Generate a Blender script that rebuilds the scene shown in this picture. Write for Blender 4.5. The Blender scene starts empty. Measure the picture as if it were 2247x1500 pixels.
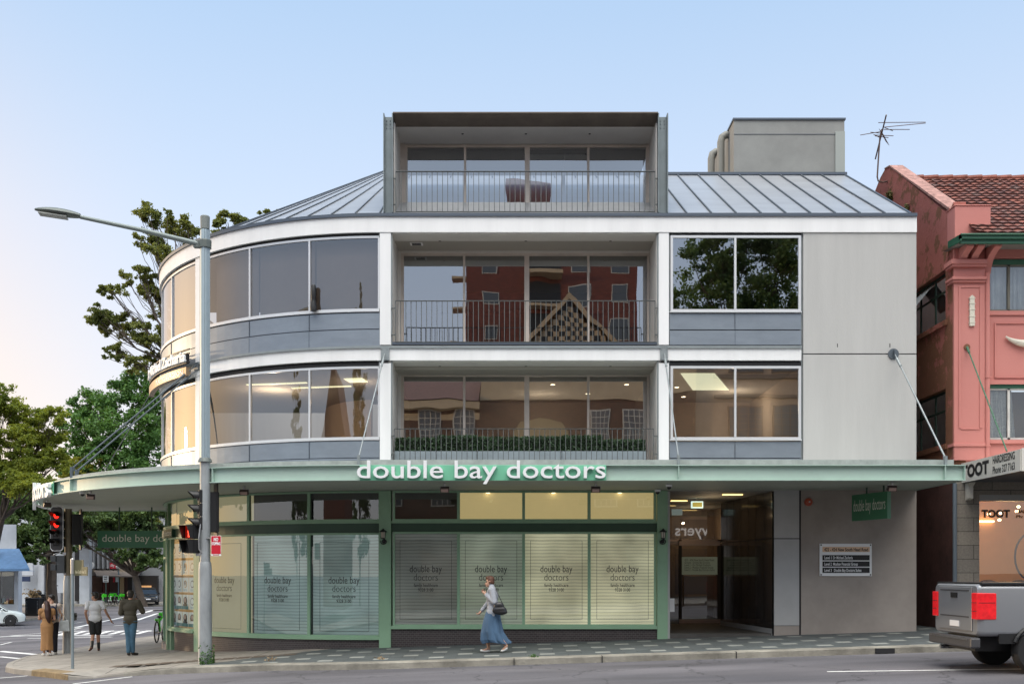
import bpy, math, random
import numpy as np
from mathutils import Vector, Matrix
R = math.radians
PI = math.pi
rng = random.Random(7)
nrng = np.random.default_rng(11)
scene = bpy.context.scene
COL = scene.collection

# ---------------------------------------------------------------- camera
EYE = 1.65
cam_d = bpy.data.cameras.new("camera")
cam_d.sensor_width = 36.0
cam_d.lens = 36.0
cam_d.shift_y = 0.2261
cam_d.clip_start = 0.1
cam_d.clip_end = 3000
cam = bpy.data.objects.new("camera", cam_d)
COL.objects.link(cam)
cam.location = (0, -25, EYE)
cam.rotation_euler = (R(90), 0, 0)
scene.camera = cam

# ---------------------------------------------------------------- sky and sun
SUN_EL, SUN_AZ = 7.0, -66.0          # degrees; azimuth from the view direction, negative = left
world = bpy.data.worlds.new("World")
scene.world = world
world.use_nodes = True
nt = world.node_tree
nt.nodes.clear()
def N(t, **kw):
    n = nt.nodes.new(t)
    for k, v in kw.items():
        setattr(n, k, v)
    return n
out = N("ShaderNodeOutputWorld"); bg = N("ShaderNodeBackground")
sky = N("ShaderNodeTexSky", sky_type='NISHITA', sun_disc=False)
sky.sun_elevation = R(SUN_EL); sky.sun_rotation = R(SUN_AZ)
sky.altitude = 50; sky.air_density = 1.0; sky.dust_density = 1.2; sky.ozone_density = 1.5
# even out the sky: mix the physical sky with a clear-evening gradient of air colours
tc = N("ShaderNodeTexCoord"); sep = N("ShaderNodeSeparateXYZ")
nt.links.new(tc.outputs['Generated'], sep.inputs[0])
ramp = N("ShaderNodeValToRGB")
nt.links.new(sep.outputs['Z'], ramp.inputs[0])
cr = ramp.color_ramp
cr.elements[0].position = 0.0; cr.elements[0].color = (0.94, 0.87, 0.79, 1)
cr.elements[1].position = 1.0; cr.elements[1].color = (0.25, 0.44, 0.72, 1)
for p, c in ((0.12, (0.78, 0.83, 0.94, 1)), (0.30, (0.64, 0.745, 0.925, 1)), (0.48, (0.45, 0.615, 0.85, 1))):
    e = cr.elements.new(p); e.color = c
# warm glow toward the setting sun
dot = N("ShaderNodeVectorMath", operation='DOT_PRODUCT')
sd = Vector((math.sin(R(SUN_AZ)), math.cos(R(SUN_AZ)), 0.06)).normalized()
dot.inputs[1].default_value = sd
nt.links.new(tc.outputs['Generated'], dot.inputs[0])
mr = N("ShaderNodeMapRange", interpolation_type='SMOOTHSTEP'); mr.inputs[1].default_value = 0.62; mr.inputs[2].default_value = 1.0
nt.links.new(dot.outputs['Value'], mr.inputs[0])
mrz = N("ShaderNodeMapRange", interpolation_type='SMOOTHSTEP'); mrz.inputs[1].default_value = 0.62; mrz.inputs[2].default_value = 0.0
nt.links.new(sep.outputs['Z'], mrz.inputs[0])
gm = N("ShaderNodeMath", operation='MULTIPLY')
nt.links.new(mr.outputs[0], gm.inputs[0]); nt.links.new(mrz.outputs[0], gm.inputs[1])
glow = N("ShaderNodeMix", data_type='RGBA'); glow.inputs[7].default_value = (1.30, 0.80, 0.36, 1)
nt.links.new(gm.outputs[0], glow.inputs[0]); nt.links.new(ramp.outputs[0], glow.inputs[6])
SKYMIX = N("ShaderNodeMix", data_type='RGBA'); SKYMIX.inputs[0].default_value = 0.85
sk_s = N("ShaderNodeVectorMath", operation='SCALE'); sk_s.inputs[3].default_value = 0.10
nt.links.new(sky.outputs[0], sk_s.inputs[0])
nt.links.new(sk_s.outputs[0], SKYMIX.inputs[6]); nt.links.new(glow.outputs[2], SKYMIX.inputs[7])
# bright sky zone added high behind the camera, out of view, lighting the facade
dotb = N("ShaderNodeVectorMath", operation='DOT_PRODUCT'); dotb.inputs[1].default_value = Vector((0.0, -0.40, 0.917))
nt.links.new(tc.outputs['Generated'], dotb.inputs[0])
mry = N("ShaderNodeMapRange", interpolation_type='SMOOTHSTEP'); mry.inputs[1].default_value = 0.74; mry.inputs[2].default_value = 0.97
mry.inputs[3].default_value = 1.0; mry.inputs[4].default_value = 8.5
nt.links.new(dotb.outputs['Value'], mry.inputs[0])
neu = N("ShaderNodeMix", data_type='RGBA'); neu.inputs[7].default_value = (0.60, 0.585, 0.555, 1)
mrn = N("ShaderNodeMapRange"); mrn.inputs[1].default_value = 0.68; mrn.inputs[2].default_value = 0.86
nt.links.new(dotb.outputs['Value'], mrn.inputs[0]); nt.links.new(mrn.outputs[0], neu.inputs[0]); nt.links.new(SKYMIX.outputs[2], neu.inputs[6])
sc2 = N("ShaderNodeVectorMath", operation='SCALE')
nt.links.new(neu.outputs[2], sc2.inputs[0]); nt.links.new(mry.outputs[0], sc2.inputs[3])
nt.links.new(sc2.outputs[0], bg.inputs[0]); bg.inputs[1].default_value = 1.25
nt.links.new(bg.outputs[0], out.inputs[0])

sun_d = bpy.data.lights.new("sun", 'SUN')
sun_d.energy = 1.5; sun_d.angle = R(1.5); sun_d.color = (1.0, 0.74, 0.46)
sun = bpy.data.objects.new("sun", sun_d); COL.objects.link(sun)
sv = Vector((math.sin(R(SUN_AZ)) * math.cos(R(SUN_EL)), math.cos(R(SUN_AZ)) * math.cos(R(SUN_EL)), math.sin(R(SUN_EL))))
sun.rotation_euler = sv.to_track_quat('Z', 'Y').to_euler()
sun.location = (-30, 20, 30)

scene.view_settings.view_transform = 'Standard'
scene.view_settings.look = 'None'
scene.view_settings.exposure = 0.0
scene.view_settings.gamma = 1.0
scene.cycles.max_bounces = 7
scene.cycles.transparent_max_bounces = 16
scene.cycles.sample_clamp_indirect = 4.0
scene.cycles.caustics_reflective = False
scene.cycles.caustics_refractive = False

# ---------------------------------------------------------------- measuring
F = 2247.0
def X(px, d=25.0): return (px - 1123.5) * d / F
def Z(py, d=25.0): return EYE + (1258.0 - py) * d / F
def base(x):
    z = -0.05 + 0.031 * x
    if x < -5: z -= 0.029 * (-5 - x)
    if x < -28: z = -0.05 - 0.868 - 0.667
    return z
def ground(x, y):
    """height of the pavement/road surface (before the kerb drop)"""
    z = base(x)
    if y < 0: z += 0.018 * max(y, -9)
    if x < -5 and y > 12: z += 0.010 * min(y - 12, 70) * min(1, (-5 - x) / 15)
    return z
def G(px, py, drop=0.0):
    """where the ray through a photo point meets the ground"""
    lo, hi = 5.0, 250.0
    f = lambda d: Z(py, d) - (ground(X(px, d), d - 25) - drop)
    for i in range(60):
        m = (lo + hi) / 2
        if f(m) > 0: lo = m
        else: hi = m
    return Vector((X(px, lo), lo - 25, Z(py, lo)))

# ---------------------------------------------------------------- materials
MATS = {}
def mat(name, col=(0.5, 0.5, 0.5), rough=0.6, metal=0.0, var=0.0, vscale=3.0, bump=0.0, bscale=40.0, emit=0.0, ecol=None, spec=0.5, stretch=None, col2=None, trans=0.0):
    if name in MATS: return MATS[name]
    m = bpy.data.materials.new(name); m.use_nodes = True
    t = m.node_tree; b = t.nodes['Principled BSDF']
    b.inputs['Base Color'].default_value = (*col, 1); b.inputs['Roughness'].default_value = rough
    b.inputs['Metallic'].default_value = metal; b.inputs['Specular IOR Level'].default_value = spec
    L = t.links.new
    if var or bump:
        g = t.nodes.new("ShaderNodeNewGeometry")
        mp = t.nodes.new("ShaderNodeMapping"); L(g.outputs['Position'], mp.inputs[0])
        if stretch: mp.inputs['Scale'].default_value = stretch
    if var:
        n = t.nodes.new("ShaderNodeTexNoise"); n.inputs['Scale'].default_value = vscale
        n.inputs['Detail'].default_value = 6; n.inputs['Roughness'].default_value = 0.65
        L(mp.outputs[0], n.inputs['Vector'])
        r = t.nodes.new("ShaderNodeMapRange"); r.inputs[1].default_value = 0.3; r.inputs[2].default_value = 0.7
        L(n.outputs[0], r.inputs[0])
        mx = t.nodes.new("ShaderNodeMix"); mx.data_type = 'RGBA'
        c2 = col2 if col2 else tuple(min(1, c * (1 + var)) for c in col)
        mx.inputs[6].default_value = (*(tuple(c * (1 - var) for c in col)), 1); mx.inputs[7].default_value = (*c2, 1)
        L(r.outputs[0], mx.inputs[0]); L(mx.outputs[2], b.inputs['Base Color'])
    if bump:
        n2 = t.nodes.new("ShaderNodeTexNoise"); n2.inputs['Scale'].default_value = bscale; n2.inputs['Detail'].default_value = 4
        L(mp.outputs[0], n2.inputs['Vector'])
        bp = t.nodes.new("ShaderNodeBump"); bp.inputs['Strength'].default_value = bump; bp.inputs['Distance'].default_value = 0.02
        L(n2.outputs[0], bp.inputs['Height']); L(bp.outputs[0], b.inputs['Normal'])
    if emit:
        b.inputs['Emission Color'].default_value = (*(ecol or col), 1); b.inputs['Emission Strength'].default_value = emit
    MATS[name] = m
    return m

def glass(name, tint=(0.75, 0.78, 0.80), lo=0.12, hi=1.0, wave=0.0, ior=1.45, rc=(0.95, 0.97, 1.0)):
    """window glass: mirrors the street by Fresnel, otherwise lets the room show"""
    if name in MATS: return MATS[name]
    m = bpy.data.materials.new(name); m.use_nodes = True
    t = m.node_tree; t.nodes.clear(); L = t.links.new
    o = t.nodes.new("ShaderNodeOutputMaterial"); mx = t.nodes.new("ShaderNodeMixShader")
    tr = t.nodes.new("ShaderNodeBsdfTransparent"); tr.inputs[0].default_value = (*tint, 1)
    gl = t.nodes.new("ShaderNodeBsdfGlossy"); gl.inputs['Roughness'].default_value = 0.0; gl.inputs[0].default_value = (*rc, 1)
    fr = t.nodes.new("ShaderNodeFresnel"); fr.inputs[0].default_value = ior
    mr = t.nodes.new("ShaderNodeMapRange"); mr.inputs[3].default_value = lo; mr.inputs[4].default_value = hi
    L(fr.outputs[0], mr.inputs[0]); L(mr.outputs[0], mx.inputs[0]); L(tr.outputs[0], mx.inputs[1]); L(gl.outputs[0], mx.inputs[2]); L(mx.outputs[0], o.inputs[0])
    if wave:
        g = t.nodes.new("ShaderNodeNewGeometry"); n = t.nodes.new("ShaderNodeTexNoise"); n.inputs['Scale'].default_value = 0.9; n.inputs['Detail'].default_value = 1
        b = t.nodes.new("ShaderNodeBump"); b.inputs['Strength'].default_value = wave; b.inputs['Distance'].default_value = 0.02
        L(g.outputs['Position'], n.inputs[0]); L(n.outputs[0], b.inputs['Height']); L(b.outputs[0], gl.inputs['Normal']); L(b.outputs[0], fr.inputs['Normal'])
    MATS[name] = m
    return m

def nodes_mat(name, fn, rough=0.7):
    """material whose base colour and bump come from fn(tree, link, bsdf)"""
    if name in MATS: return MATS[name]
    m = bpy.data.materials.new(name); m.use_nodes = True
    b = m.node_tree.nodes['Principled BSDF']; b.inputs['Roughness'].default_value = rough
    fn(m.node_tree, m.node_tree.links.new, b)
    MATS[name] = m
    return m

# ---------------------------------------------------------------- mesh building
def world_loc(o):
    l = Vector((0, 0, 0))
    while o:
        l += o.location; o = o.parent
    return l
class MB:
    def __init__(s): s.v = []; s.f = []; s.m = []
    def add(s, vs, fs, m=0):
        k = len(s.v); s.v += [tuple(v) for v in vs]; s.f += [tuple(i + k for i in f) for f in fs]; s.m += [m] * len(fs)
        return s
    def box(s, x0, x1, y0, y1, z0, z1, m=0):
        if x0 > x1: x0, x1 = x1, x0
        if y0 > y1: y0, y1 = y1, y0
        if z0 > z1: z0, z1 = z1, z0
        return s.add([(x0, y0, z0), (x1, y0, z0), (x1, y1, z0), (x0, y1, z0), (x0, y0, z1), (x1, y0, z1), (x1, y1, z1), (x0, y1, z1)],
                     [(0, 3, 2, 1), (4, 5, 6, 7), (0, 1, 5, 4), (1, 2, 6, 5), (2, 3, 7, 6), (3, 0, 4, 7)], m)
    def obox(s, c, sz, rz=0.0, m=0, rx=0.0, ry=0.0):
        M = Matrix.Translation(c) @ Matrix.Rotation(rz, 4, 'Z') @ Matrix.Rotation(rx, 4, 'X') @ Matrix.Rotation(ry, 4, 'Y')
        a, b, c2 = sz[0] / 2, sz[1] / 2, sz[2] / 2
        P = [M @ Vector(p) for p in ((-a, -b, -c2), (a, -b, -c2), (a, b, -c2), (-a, b, -c2), (-a, -b, c2), (a, -b, c2), (a, b, c2), (-a, b, c2))]
        return s.add(P, [(0, 3, 2, 1), (4, 5, 6, 7), (0, 1, 5, 4), (1, 2, 6, 5), (2, 3, 7, 6), (3, 0, 4, 7)], m)
    def quad(s, a, b, c, d, m=0): return s.add([a, b, c, d], [(0, 1, 2, 3)], m)
    def poly(s, pts, m=0): return s.add(pts, [tuple(range(len(pts)))], m)
    def prism(s, pts, axis, a0, a1, m=0):
        """polygon extruded along an axis; pts are the two other coordinates in xyz order"""
        def mk(p, a):
            return (a, p[0], p[1]) if axis == 'x' else ((p[0], a, p[1]) if axis == 'y' else (p[0], p[1], a))
        n = len(pts); vs = [mk(p, a0) for p in pts] + [mk(p, a1) for p in pts]
        fs = [tuple(range(n)), tuple(range(2 * n - 1, n - 1, -1))] + [(i, i + n, (i + 1) % n + n, (i + 1) % n) for i in range(n)]
        return s.add(vs, fs, m)
    def tube(s, pts, r, n=8, m=0, closed=False):
        pts = [Vector(p) for p in pts]; k = len(pts)
        rs = r if isinstance(r, (list, tuple)) else [r] * k
        vs = []; up = None
        for i, p in enumerate(pts):
            if closed: d = pts[(i + 1) % k] - pts[i - 1]
            else: d = pts[min(i + 1, k - 1)] - pts[max(i - 1, 0)]
            d.normalize()
            if up is None:
                up = Vector((0, 0, 1)) if abs(d.z) < 0.9 else Vector((1, 0, 0))
            a = d.cross(up).normalized(); b = a.cross(d).normalized(); up = b
            for j in range(n):
                t = 2 * PI * j / n
                vs.append(p + (a * math.cos(t) + b * math.sin(t)) * rs[i])
        fs = []
        for i in range(k if closed else k - 1):
            for j in range(n):
                i2 = (i + 1) % k
                fs.append((i * n + j, i * n + (j + 1) % n, i2 * n + (j + 1) % n, i2 * n + j))
        if not closed:
            fs.append(tuple(range(n))[::-1]); fs.append(tuple((k - 1) * n + j for j in range(n)))
        return s.add(vs, fs, m)
    def lathe(s, prof, c=(0, 0, 0), n=16, m=0, M=None):
        vs = []; fs = []
        for (r, z) in prof:
            for j in range(n):
                t = 2 * PI * j / n; p = Vector((r * math.cos(t), r * math.sin(t), z))
                if M: p = M @ p
                vs.append(p + Vector(c))
        for i in range(len(prof) - 1):
            for j in range(n):
                fs.append((i * n + j, i * n + (j + 1) % n, (i + 1) * n + (j + 1) % n, (i + 1) * n + j))
        fs.append(tuple(range(n))[::-1]); fs.append(tuple((len(prof) - 1) * n + j for j in range(n)))
        return s.add(vs, fs, m)
    def ell(s, c, r, m=0, n=12, M=None):
        prof = [(math.sin(PI * i / n), -math.cos(PI * i / n)) for i in range(n + 1)]
        prof[0] = (0.02, -1); prof[-1] = (0.02, 1)
        S = Matrix.Diagonal((r[0], r[1], r[2])).to_4x4()
        return s.lathe(prof, c, n + 4, m, (M @ S) if M else S)
    def arc(s, c, r0, r1, t0, t1, z0, z1, n=12, m=0):
        """ring sector round centre c; t = 0 faces the street (-y), growing toward -x (radians)"""
        vs = []; fs = []
        for i in range(n + 1):
            t = t0 + (t1 - t0) * i / n; sx, cy = -math.sin(t), -math.cos(t)
            for (r, z) in ((r1, z0), (r1, z1), (r0, z1), (r0, z0)):
                vs.append((c[0] + r * sx, c[1] + r * cy, z))
        for i in range(n):
            for j in range(4):
                fs.append((i * 4 + j, (i + 1) * 4 + j, (i + 1) * 4 + (j + 1) % 4, i * 4 + (j + 1) % 4))
        fs.append((0, 1, 2, 3)); fs.append(tuple(n * 4 + j for j in (3, 2, 1, 0)))
        return s.add(vs, fs, m)
    def text(s, body, h, fn, width=None, m=0, depth=0.0, bold=0.0, align='LEFT', space=1.0, line=1.0):
        """fn(x, y, z) places a glyph point: x along the line, y up, z out of the face"""
        cu = bpy.data.curves.new("t", 'FONT'); cu.body = body; cu.size = h; cu.extrude = depth; cu.offset = bold
        cu.align_x = align; cu.space_character = space; cu.space_line = line; cu.resolution_u = 3
        ob = bpy.data.objects.new("t", cu); COL.objects.link(ob)
        bpy.context.view_layer.update()
        me = bpy.data.meshes.new_from_object(ob.evaluated_get(bpy.context.evaluated_depsgraph_get()))
        vs = [v.co.copy() for v in me.vertices]; fs = [tuple(p.vertices) for p in me.polygons]
        bpy.data.objects.remove(ob); bpy.data.curves.remove(cu); bpy.data.meshes.remove(me)
        if not vs: return s
        if width:
            x0 = min(v.x for v in vs); x1 = max(v.x for v in vs); k = width / (x1 - x0)
            off = x0 if align == 'LEFT' else (x0 + x1) / 2
            for v in vs: v.x = (v.x - off) * k
        return s.add([fn(v.x, v.y, v.z) for v in vs], fs, m)
    def build(s, name, mats, parent=None, smooth=False, bevel=0.0, origin=None):
        if not isinstance(mats, (list, tuple)): mats = [mats]
        a = np.array(s.v, dtype=np.float64)
        if origin is None:
            mn = a.min(0); mx = a.max(0); origin = Vector(((mn[0] + mx[0]) / 2, (mn[1] + mx[1]) / 2, mn[2]))
        else: origin = Vector(origin)
        a = a - np.array(origin)
        me = bpy.data.meshes.new(name); me.from_pydata(a.tolist(), [], s.f)
        for q in mats: me.materials.append(q)
        if any(s.m): me.polygons.foreach_set('material_index', s.m)
        if smooth:
            me.polygons.foreach_set('use_smooth', [True] * len(me.polygons))
            me.set_sharp_from_angle(angle=R(38))
        me.update()
        o = bpy.data.objects.new(name, me); COL.objects.link(o)
        if parent: o.parent = parent
        o.location = origin - (world_loc(parent) if parent else Vector((0, 0, 0)))
        if bevel:
            b = o.modifiers.new("bevel", 'BEVEL'); b.width = bevel; b.segments = 2; b.limit_method = 'ANGLE'; b.angle_limit = R(50)
        return o
def tag(o, label=None, cat=None, group=None, kind=None):
    if label: o['label'] = label
    if cat: o['category'] = cat
    if group: o['group'] = group
    if kind: o['kind'] = kind
    return o
def thing(name, label, cat, loc=(0, 0, 0), group=None, rz=0.0):
    o = bpy.data.objects.new(name, None); COL.objects.link(o); o.location = loc; o.empty_display_size = 0.3
    o.rotation_euler = (0, 0, rz)
    return tag(o, label, cat, group)
def copy_tree(o, parent=None):
    c = o.copy(); COL.objects.link(c); c.parent = parent
    for ch in [q for q in o.children]: copy_tree(ch, c)
    return c
# ================================================================ the corner building
M_white = mat("white_paint", (0.80, 0.80, 0.80), 0.55, var=0.06, vscale=2.2, bump=0.05, bscale=30, stretch=(1, 1, 0.10))
M_grey = mat("grey_render", (0.47, 0.465, 0.45), 0.85, var=0.07, vscale=1.6, bump=0.25, bscale=120, stretch=(1, 1, 0.10))
M_taupe = mat("taupe_render", (0.33, 0.29, 0.26), 0.85, var=0.16, vscale=0.9, bump=0.25, bscale=90)
M_frame = mat("pale_frame", (0.66, 0.67, 0.69), 0.35, metal=0.3)
M_jamb = mat("weathered_frame", (0.55, 0.49, 0.44), 0.6, var=0.12, vscale=2)
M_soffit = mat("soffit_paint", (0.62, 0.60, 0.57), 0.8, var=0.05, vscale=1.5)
M_zinc = mat("zinc_cladding", (0.235, 0.27, 0.315), 0.42, metal=0.45, var=0.10, vscale=1.6, stretch=(1, 1, 2.5))
M_roof = mat("zinc_roof", (0.36, 0.375, 0.40), 0.40, metal=0.45, var=0.10, vscale=1.2, stretch=(0.5, 1, 3))
M_dark = mat("dark_gap", (0.015, 0.015, 0.017), 0.8)
M_gutter = mat("gutter_metal", (0.09, 0.11, 0.14), 0.4, metal=0.4)
M_steel = mat("galvanised_steel", (0.26, 0.29, 0.30), 0.5, metal=0.4, var=0.1)
M_rail = mat("railing_steel", (0.12, 0.13, 0.13), 0.5, metal=0.5)
M_green = mat("green_paint", (0.26, 0.425, 0.28), 0.5, var=0.08, vscale=1.5, bump=0.04, bscale=60)
M_dgreen = mat("dark_green_paint", (0.030, 0.075, 0.045), 0.45)
M_teal = mat("pale_green_steel", (0.41, 0.535, 0.47), 0.5, var=0.07, vscale=0.7)
M_under = mat("awning_soffit", (0.40, 0.43, 0.37), 0.7, var=0.06, vscale=0.6, stretch=(0.6, 4, 1))
M_lead = mat("awning_flashing", (0.36, 0.40, 0.38), 0.7, var=0.2, vscale=5)
M_glass = glass("window_glass", (0.62, 0.63, 0.64), 0.34, 1.0, wave=0.12)
M_glassb = glass("curved_window_glass", (0.66, 0.62, 0.58), 0.15, 1.0, wave=0.03)
M_glassc = glass("shop_glass", (0.80, 0.84, 0.80), 0.10, 1.0, wave=0.04)
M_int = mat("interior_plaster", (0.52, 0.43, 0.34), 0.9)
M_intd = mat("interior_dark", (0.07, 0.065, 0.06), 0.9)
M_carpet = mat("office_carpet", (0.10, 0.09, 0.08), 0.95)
M_lampw = mat("warm_downlight", (1, 0.85, 0.6), 0.5, emit=6.0, ecol=(1, 0.82, 0.55))
M_panel = mat("ceiling_light_panel", (0.9, 0.92, 0.7), 0.5, emit=1.6, ecol=(0.85, 0.86, 0.58))

def tilesfn(t, L, b):
    g = t.nodes.new("ShaderNodeNewGeometry"); sp = t.nodes.new("ShaderNodeSeparateXYZ"); L(g.outputs['Position'], sp.inputs[0])
    ad = t.nodes.new("ShaderNodeMath"); ad.operation = 'SUBTRACT'; L(sp.outputs['X'], ad.inputs[0]); L(sp.outputs['Y'], ad.inputs[1])
    cb = t.nodes.new("ShaderNodeCombineXYZ"); L(ad.outputs[0], cb.inputs[0]); L(sp.outputs['Z'], cb.inputs[1])
    br = t.nodes.new("ShaderNodeTexBrick"); br.offset = 0.5; L(cb.outputs[0], br.inputs[0])
    br.inputs['Color1'].default_value = (0.040, 0.033, 0.034, 1); br.inputs['Color2'].default_value = (0.062, 0.050, 0.050, 1)
    br.inputs['Mortar'].default_value = (0.13, 0.12, 0.12, 1); br.inputs['Scale'].default_value = 1
    br.inputs['Mortar Size'].default_value = 0.004; br.inputs['Brick Width'].default_value = 0.10; br.inputs['Row Height'].default_value = 0.05
    L(br.outputs[0], b.inputs['Base Color'])
M_tiles = nodes_mat("dark_wall_tiles", tilesfn, 0.4)

C = (-3.2, 7.5); RB = 7.5
XR = 9.86
def t_of(px, r=RB, c=C):
    lo, hi = 0.0, R(72)
    for _ in range(50):
        m = (lo + hi) / 2
        q = 1123.5 + F * (c[0] - r * math.sin(m)) / (25 + c[1] - r * math.cos(m))
        if q > px: lo = m
        else: hi = m
    return lo
T90 = PI / 2
BACK = 15.0
def band(mb, z0, z1, o, i=0.25, xr=XR, x0=None, m=0, n=40, tail=True):
    """a horizontal course following the facade: straight front, round corner, side"""
    mb.box(C[0], xr, -o, i, z0, z1, m)
    mb.arc(C, RB - i, RB + o, 0, T90, z0, z1, n, m)
    if tail: mb.box(C[0] - RB - o, C[0] - RB + i, C[1], BACK, z0, z1, m)
    return mb

bld = thing("office_building", "four level white and grey corner office building with curved glazed end and green shopfront", "building", (0, 0, -0.1))
Zf = lambda py: Z(py, 25.0)
z_roof0, z_roof1 = Zf(511), Zf(477)
# --- white fascias
band(MB(), z_roof0, z_roof1, 0.06).build("roof_fascia", M_white, bld)
band(MB(), z_roof1, Zf(470), 0.10).build("gutter", M_gutter, bld)
band(MB(), Zf(791), Zf(765), 0.05, xr=X(1757)).build("floor_fascia", M_white, bld)
band(MB(), Zf(765), Zf(760), 0.09, xr=X(1757)).build("fascia_flashing", M_steel, bld)
# --- grey side wall
w = MB(); w.box(X(1762), XR, -0.03, 0.3, 4.0, Zf(778)); w.box(X(1762), XR, -0.03, 0.3, Zf(775.5), z_roof0)
w.box(X(1762), XR - 0.02, -0.01, 0.3, Zf(778), Zf(775.5), 1)
w.box(XR - 0.3, XR, 0.3, BACK, -1, z_roof0)
for px in (1836, 1951): w.box(X(px), X(px + 1.6), -0.034, 0.0, Zf(762), Zf(754), 1)
w.build("side_wall", [M_grey, M_dark], bld)
# --- gaps (dark shadow joints) behind everything on the front
g = MB(); g.box(X(1757), X(1763), 0.03, 0.2, 4.0, z_roof0); g.build("expansion_joint", M_steel, bld)
# --- white columns of the upper floors
for (a, b) in ((834, 858), (1445, 1467)):
    c = MB()
    for (p0, p1) in ((512, 757), (797, 1010)): c.box(X(a), X(b), -0.045, 0.32, Zf(p1), Zf(p0))
    c.box(X(a) - 0.03, X(a), 0.0, 0.3, Zf(1010), Zf(512), 1); c.box(X(b), X(b) + 0.03, 0.0, 0.3, Zf(1010), Zf(512), 1)
    c.box(X(a) + 0.03, X(b) - 0.03, -0.09, 0.0, Zf(791), Zf(763), 1)
    for dx in (0.05, 0.17):
        for pz in (767, 786): c.tube([(X(a) + dx + .01, -0.09, Zf(pz)), (X(a) + dx + .01, -0.11, Zf(pz))], 0.012, 6, 1)
    c.build("column", [M_white, M_steel], bld)
# pilaster in the curved bay
tA, tB = t_of(446), t_of(431)
c = MB(); c.arc(C, RB - 0.2, RB + 0.03, tA, tB, Zf(1012), z_roof0, 3); c.arc(C, RB - 0.1, RB + 0.05, tA + 0.005, tA + 0.012, Zf(1012), z_roof0, 1, 1)
c.build("column", [M_white, M_steel], bld)

# --- rooms behind the glass
def room(z0, z1, name, dep=5.5, wallm=M_int, lights=()):
    r = MB()
    r.box(C[0], XR - 0.35, 1.6, dep, z0 - 0.12, z0, 2)      # floor (set in from the facade)
    r.box(C[0], XR - 0.35, dep, dep + 0.1, z0, z1, 0)      # rear wall
    r.box(C[0], XR - 0.35, 0.55, dep, z1, z1 + 0.1, 1)     # ceiling
    r.arc(C, 1.9, RB - 0.25, 0, T90, z1, z1 + 0.1, 24, 1); r.arc(C, 1.9, RB - 0.25, 0, T90, z0 - .12, z0, 24, 2)
    for x in (X(838), X(1453), X(1762)): r.box(x, x + 0.12, 0.5, dep, z0, z1, 0)
    r.arc(C, 2.6, 2.7, R(20), R(120), z0, z1, 40, 0)
    o = r.build(name, [wallm, mat("ceiling_board", (0.38, 0.36, 0.32), 0.9), M_carpet], bld)
    return o
L1F, L2F, L3F = Zf(1012) + 0.0, Zf(762), Zf(472)
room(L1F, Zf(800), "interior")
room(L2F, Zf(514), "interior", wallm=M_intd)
# --- floor plates and balconies
BX0, BX1 = X(861), X(1441)
for (zt, zb, nm) in ((Zf(513), Zf(752), 'second'), (Zf(793), Zf(1010), 'first')):
    b = MB()
    b.box(BX0 - 0.1, BX1 + 0.1, 0.05, 1.5, zt, zt + 0.25, 0)                       # soffit
    b.box(BX0 - 0.1, BX0, 0.05, 1.5, zb - .1, zt, 0); b.box(BX1, BX1 + 0.1, 0.05, 1.5, zb - .1, zt, 0)
    b.box(BX0 - 0.1, BX1 + 0.1, 0.04, 1.5, zb - 0.16, zb - 0.02, 1)
    b.box(BX0, BX1, -0.03, 0.05, zb - 0.05, zb + 0.02, 2)
    for px in ((965, 1154, 1340)):
        b.lathe([(0.035, 0), (0.035, 0.01)], (X(px, 25.5), 0.55, zt - 0.011), 10, 3)
    if nm == 'second':
        b.box(X(898, 25.5), X(926, 25.5), 0.62, 0.86, zt - 0.015, zt, 4)
        for k in range(5): b.box(X(902, 25.5), X(922, 25.5), 0.65 + k * .04, 0.67 + k * .04, zt - 0.02, zt - 0.014, 3)
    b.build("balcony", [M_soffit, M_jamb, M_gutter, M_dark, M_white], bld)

def win_group(name, xs, z0, z1, y, fw=0.05, mats=None, double=None, gl=None, label=None, fd=0.06):
    """a run of panes: one frame (the part) with each pane a sub-part"""
    f = MB(); x0, x1 = xs[0], xs[-1]
    f.box(x0, x0 + fw, y, y + fd, z0, z1); f.box(x1 - fw, x1, y, y + fd, z0, z1)
    f.box(x0 + fw, x1 - fw, y, y + fd, z1 - fw, z1); f.box(x0 + fw, x1 - fw, y, y + fd, z0, z0 + fw)
    for i, x in enumerate(xs[1:-1]):
        h = fw * (0.9 if double is not None and i == double else 0.42)
        f.box(x - h, x + h, y - 0.005, y + fd, z0 + fw, z1 - fw)
    fo = f.build(name, mats or M_frame, bld)
    if label: fo['label'] = label
    for i in range(len(xs) - 1):
        MB().quad((xs[i] + .01, y + 0.03, z0 + .01), (xs[i + 1] - .01, y + 0.03, z0 + .01), (xs[i + 1] - .01, y + 0.03, z1 - .01), (xs[i] + .01, y + 0.03, z1 - .01)).build("pane", gl or M_glass, fo)
    return fo
YB = 1.3
XB = lambda p: X(p, 26.3)
for (za, zb, h) in ((Z(555, 26.3), Zf(752) - .02, 2), (Z(820, 26.3), Zf(1010) - .02, 1)):
    win_group("balcony_window", [XB(880), XB(1018.5), XB(1156), XB(1291), XB(1426)], zb, za, YB, 0.07, M_jamb, double=1)
    fr = MB(); fr.box(BX0, XB(880), YB - 0.02, YB + 0.08, zb, za); fr.box(XB(1426), BX1, YB - .02, YB + .08, zb, za)
    fr.box(BX0, BX1, YB - 0.02, YB + 0.08, za, za + 0.1); fr.build("window_surround", M_soffit, bld)

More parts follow.
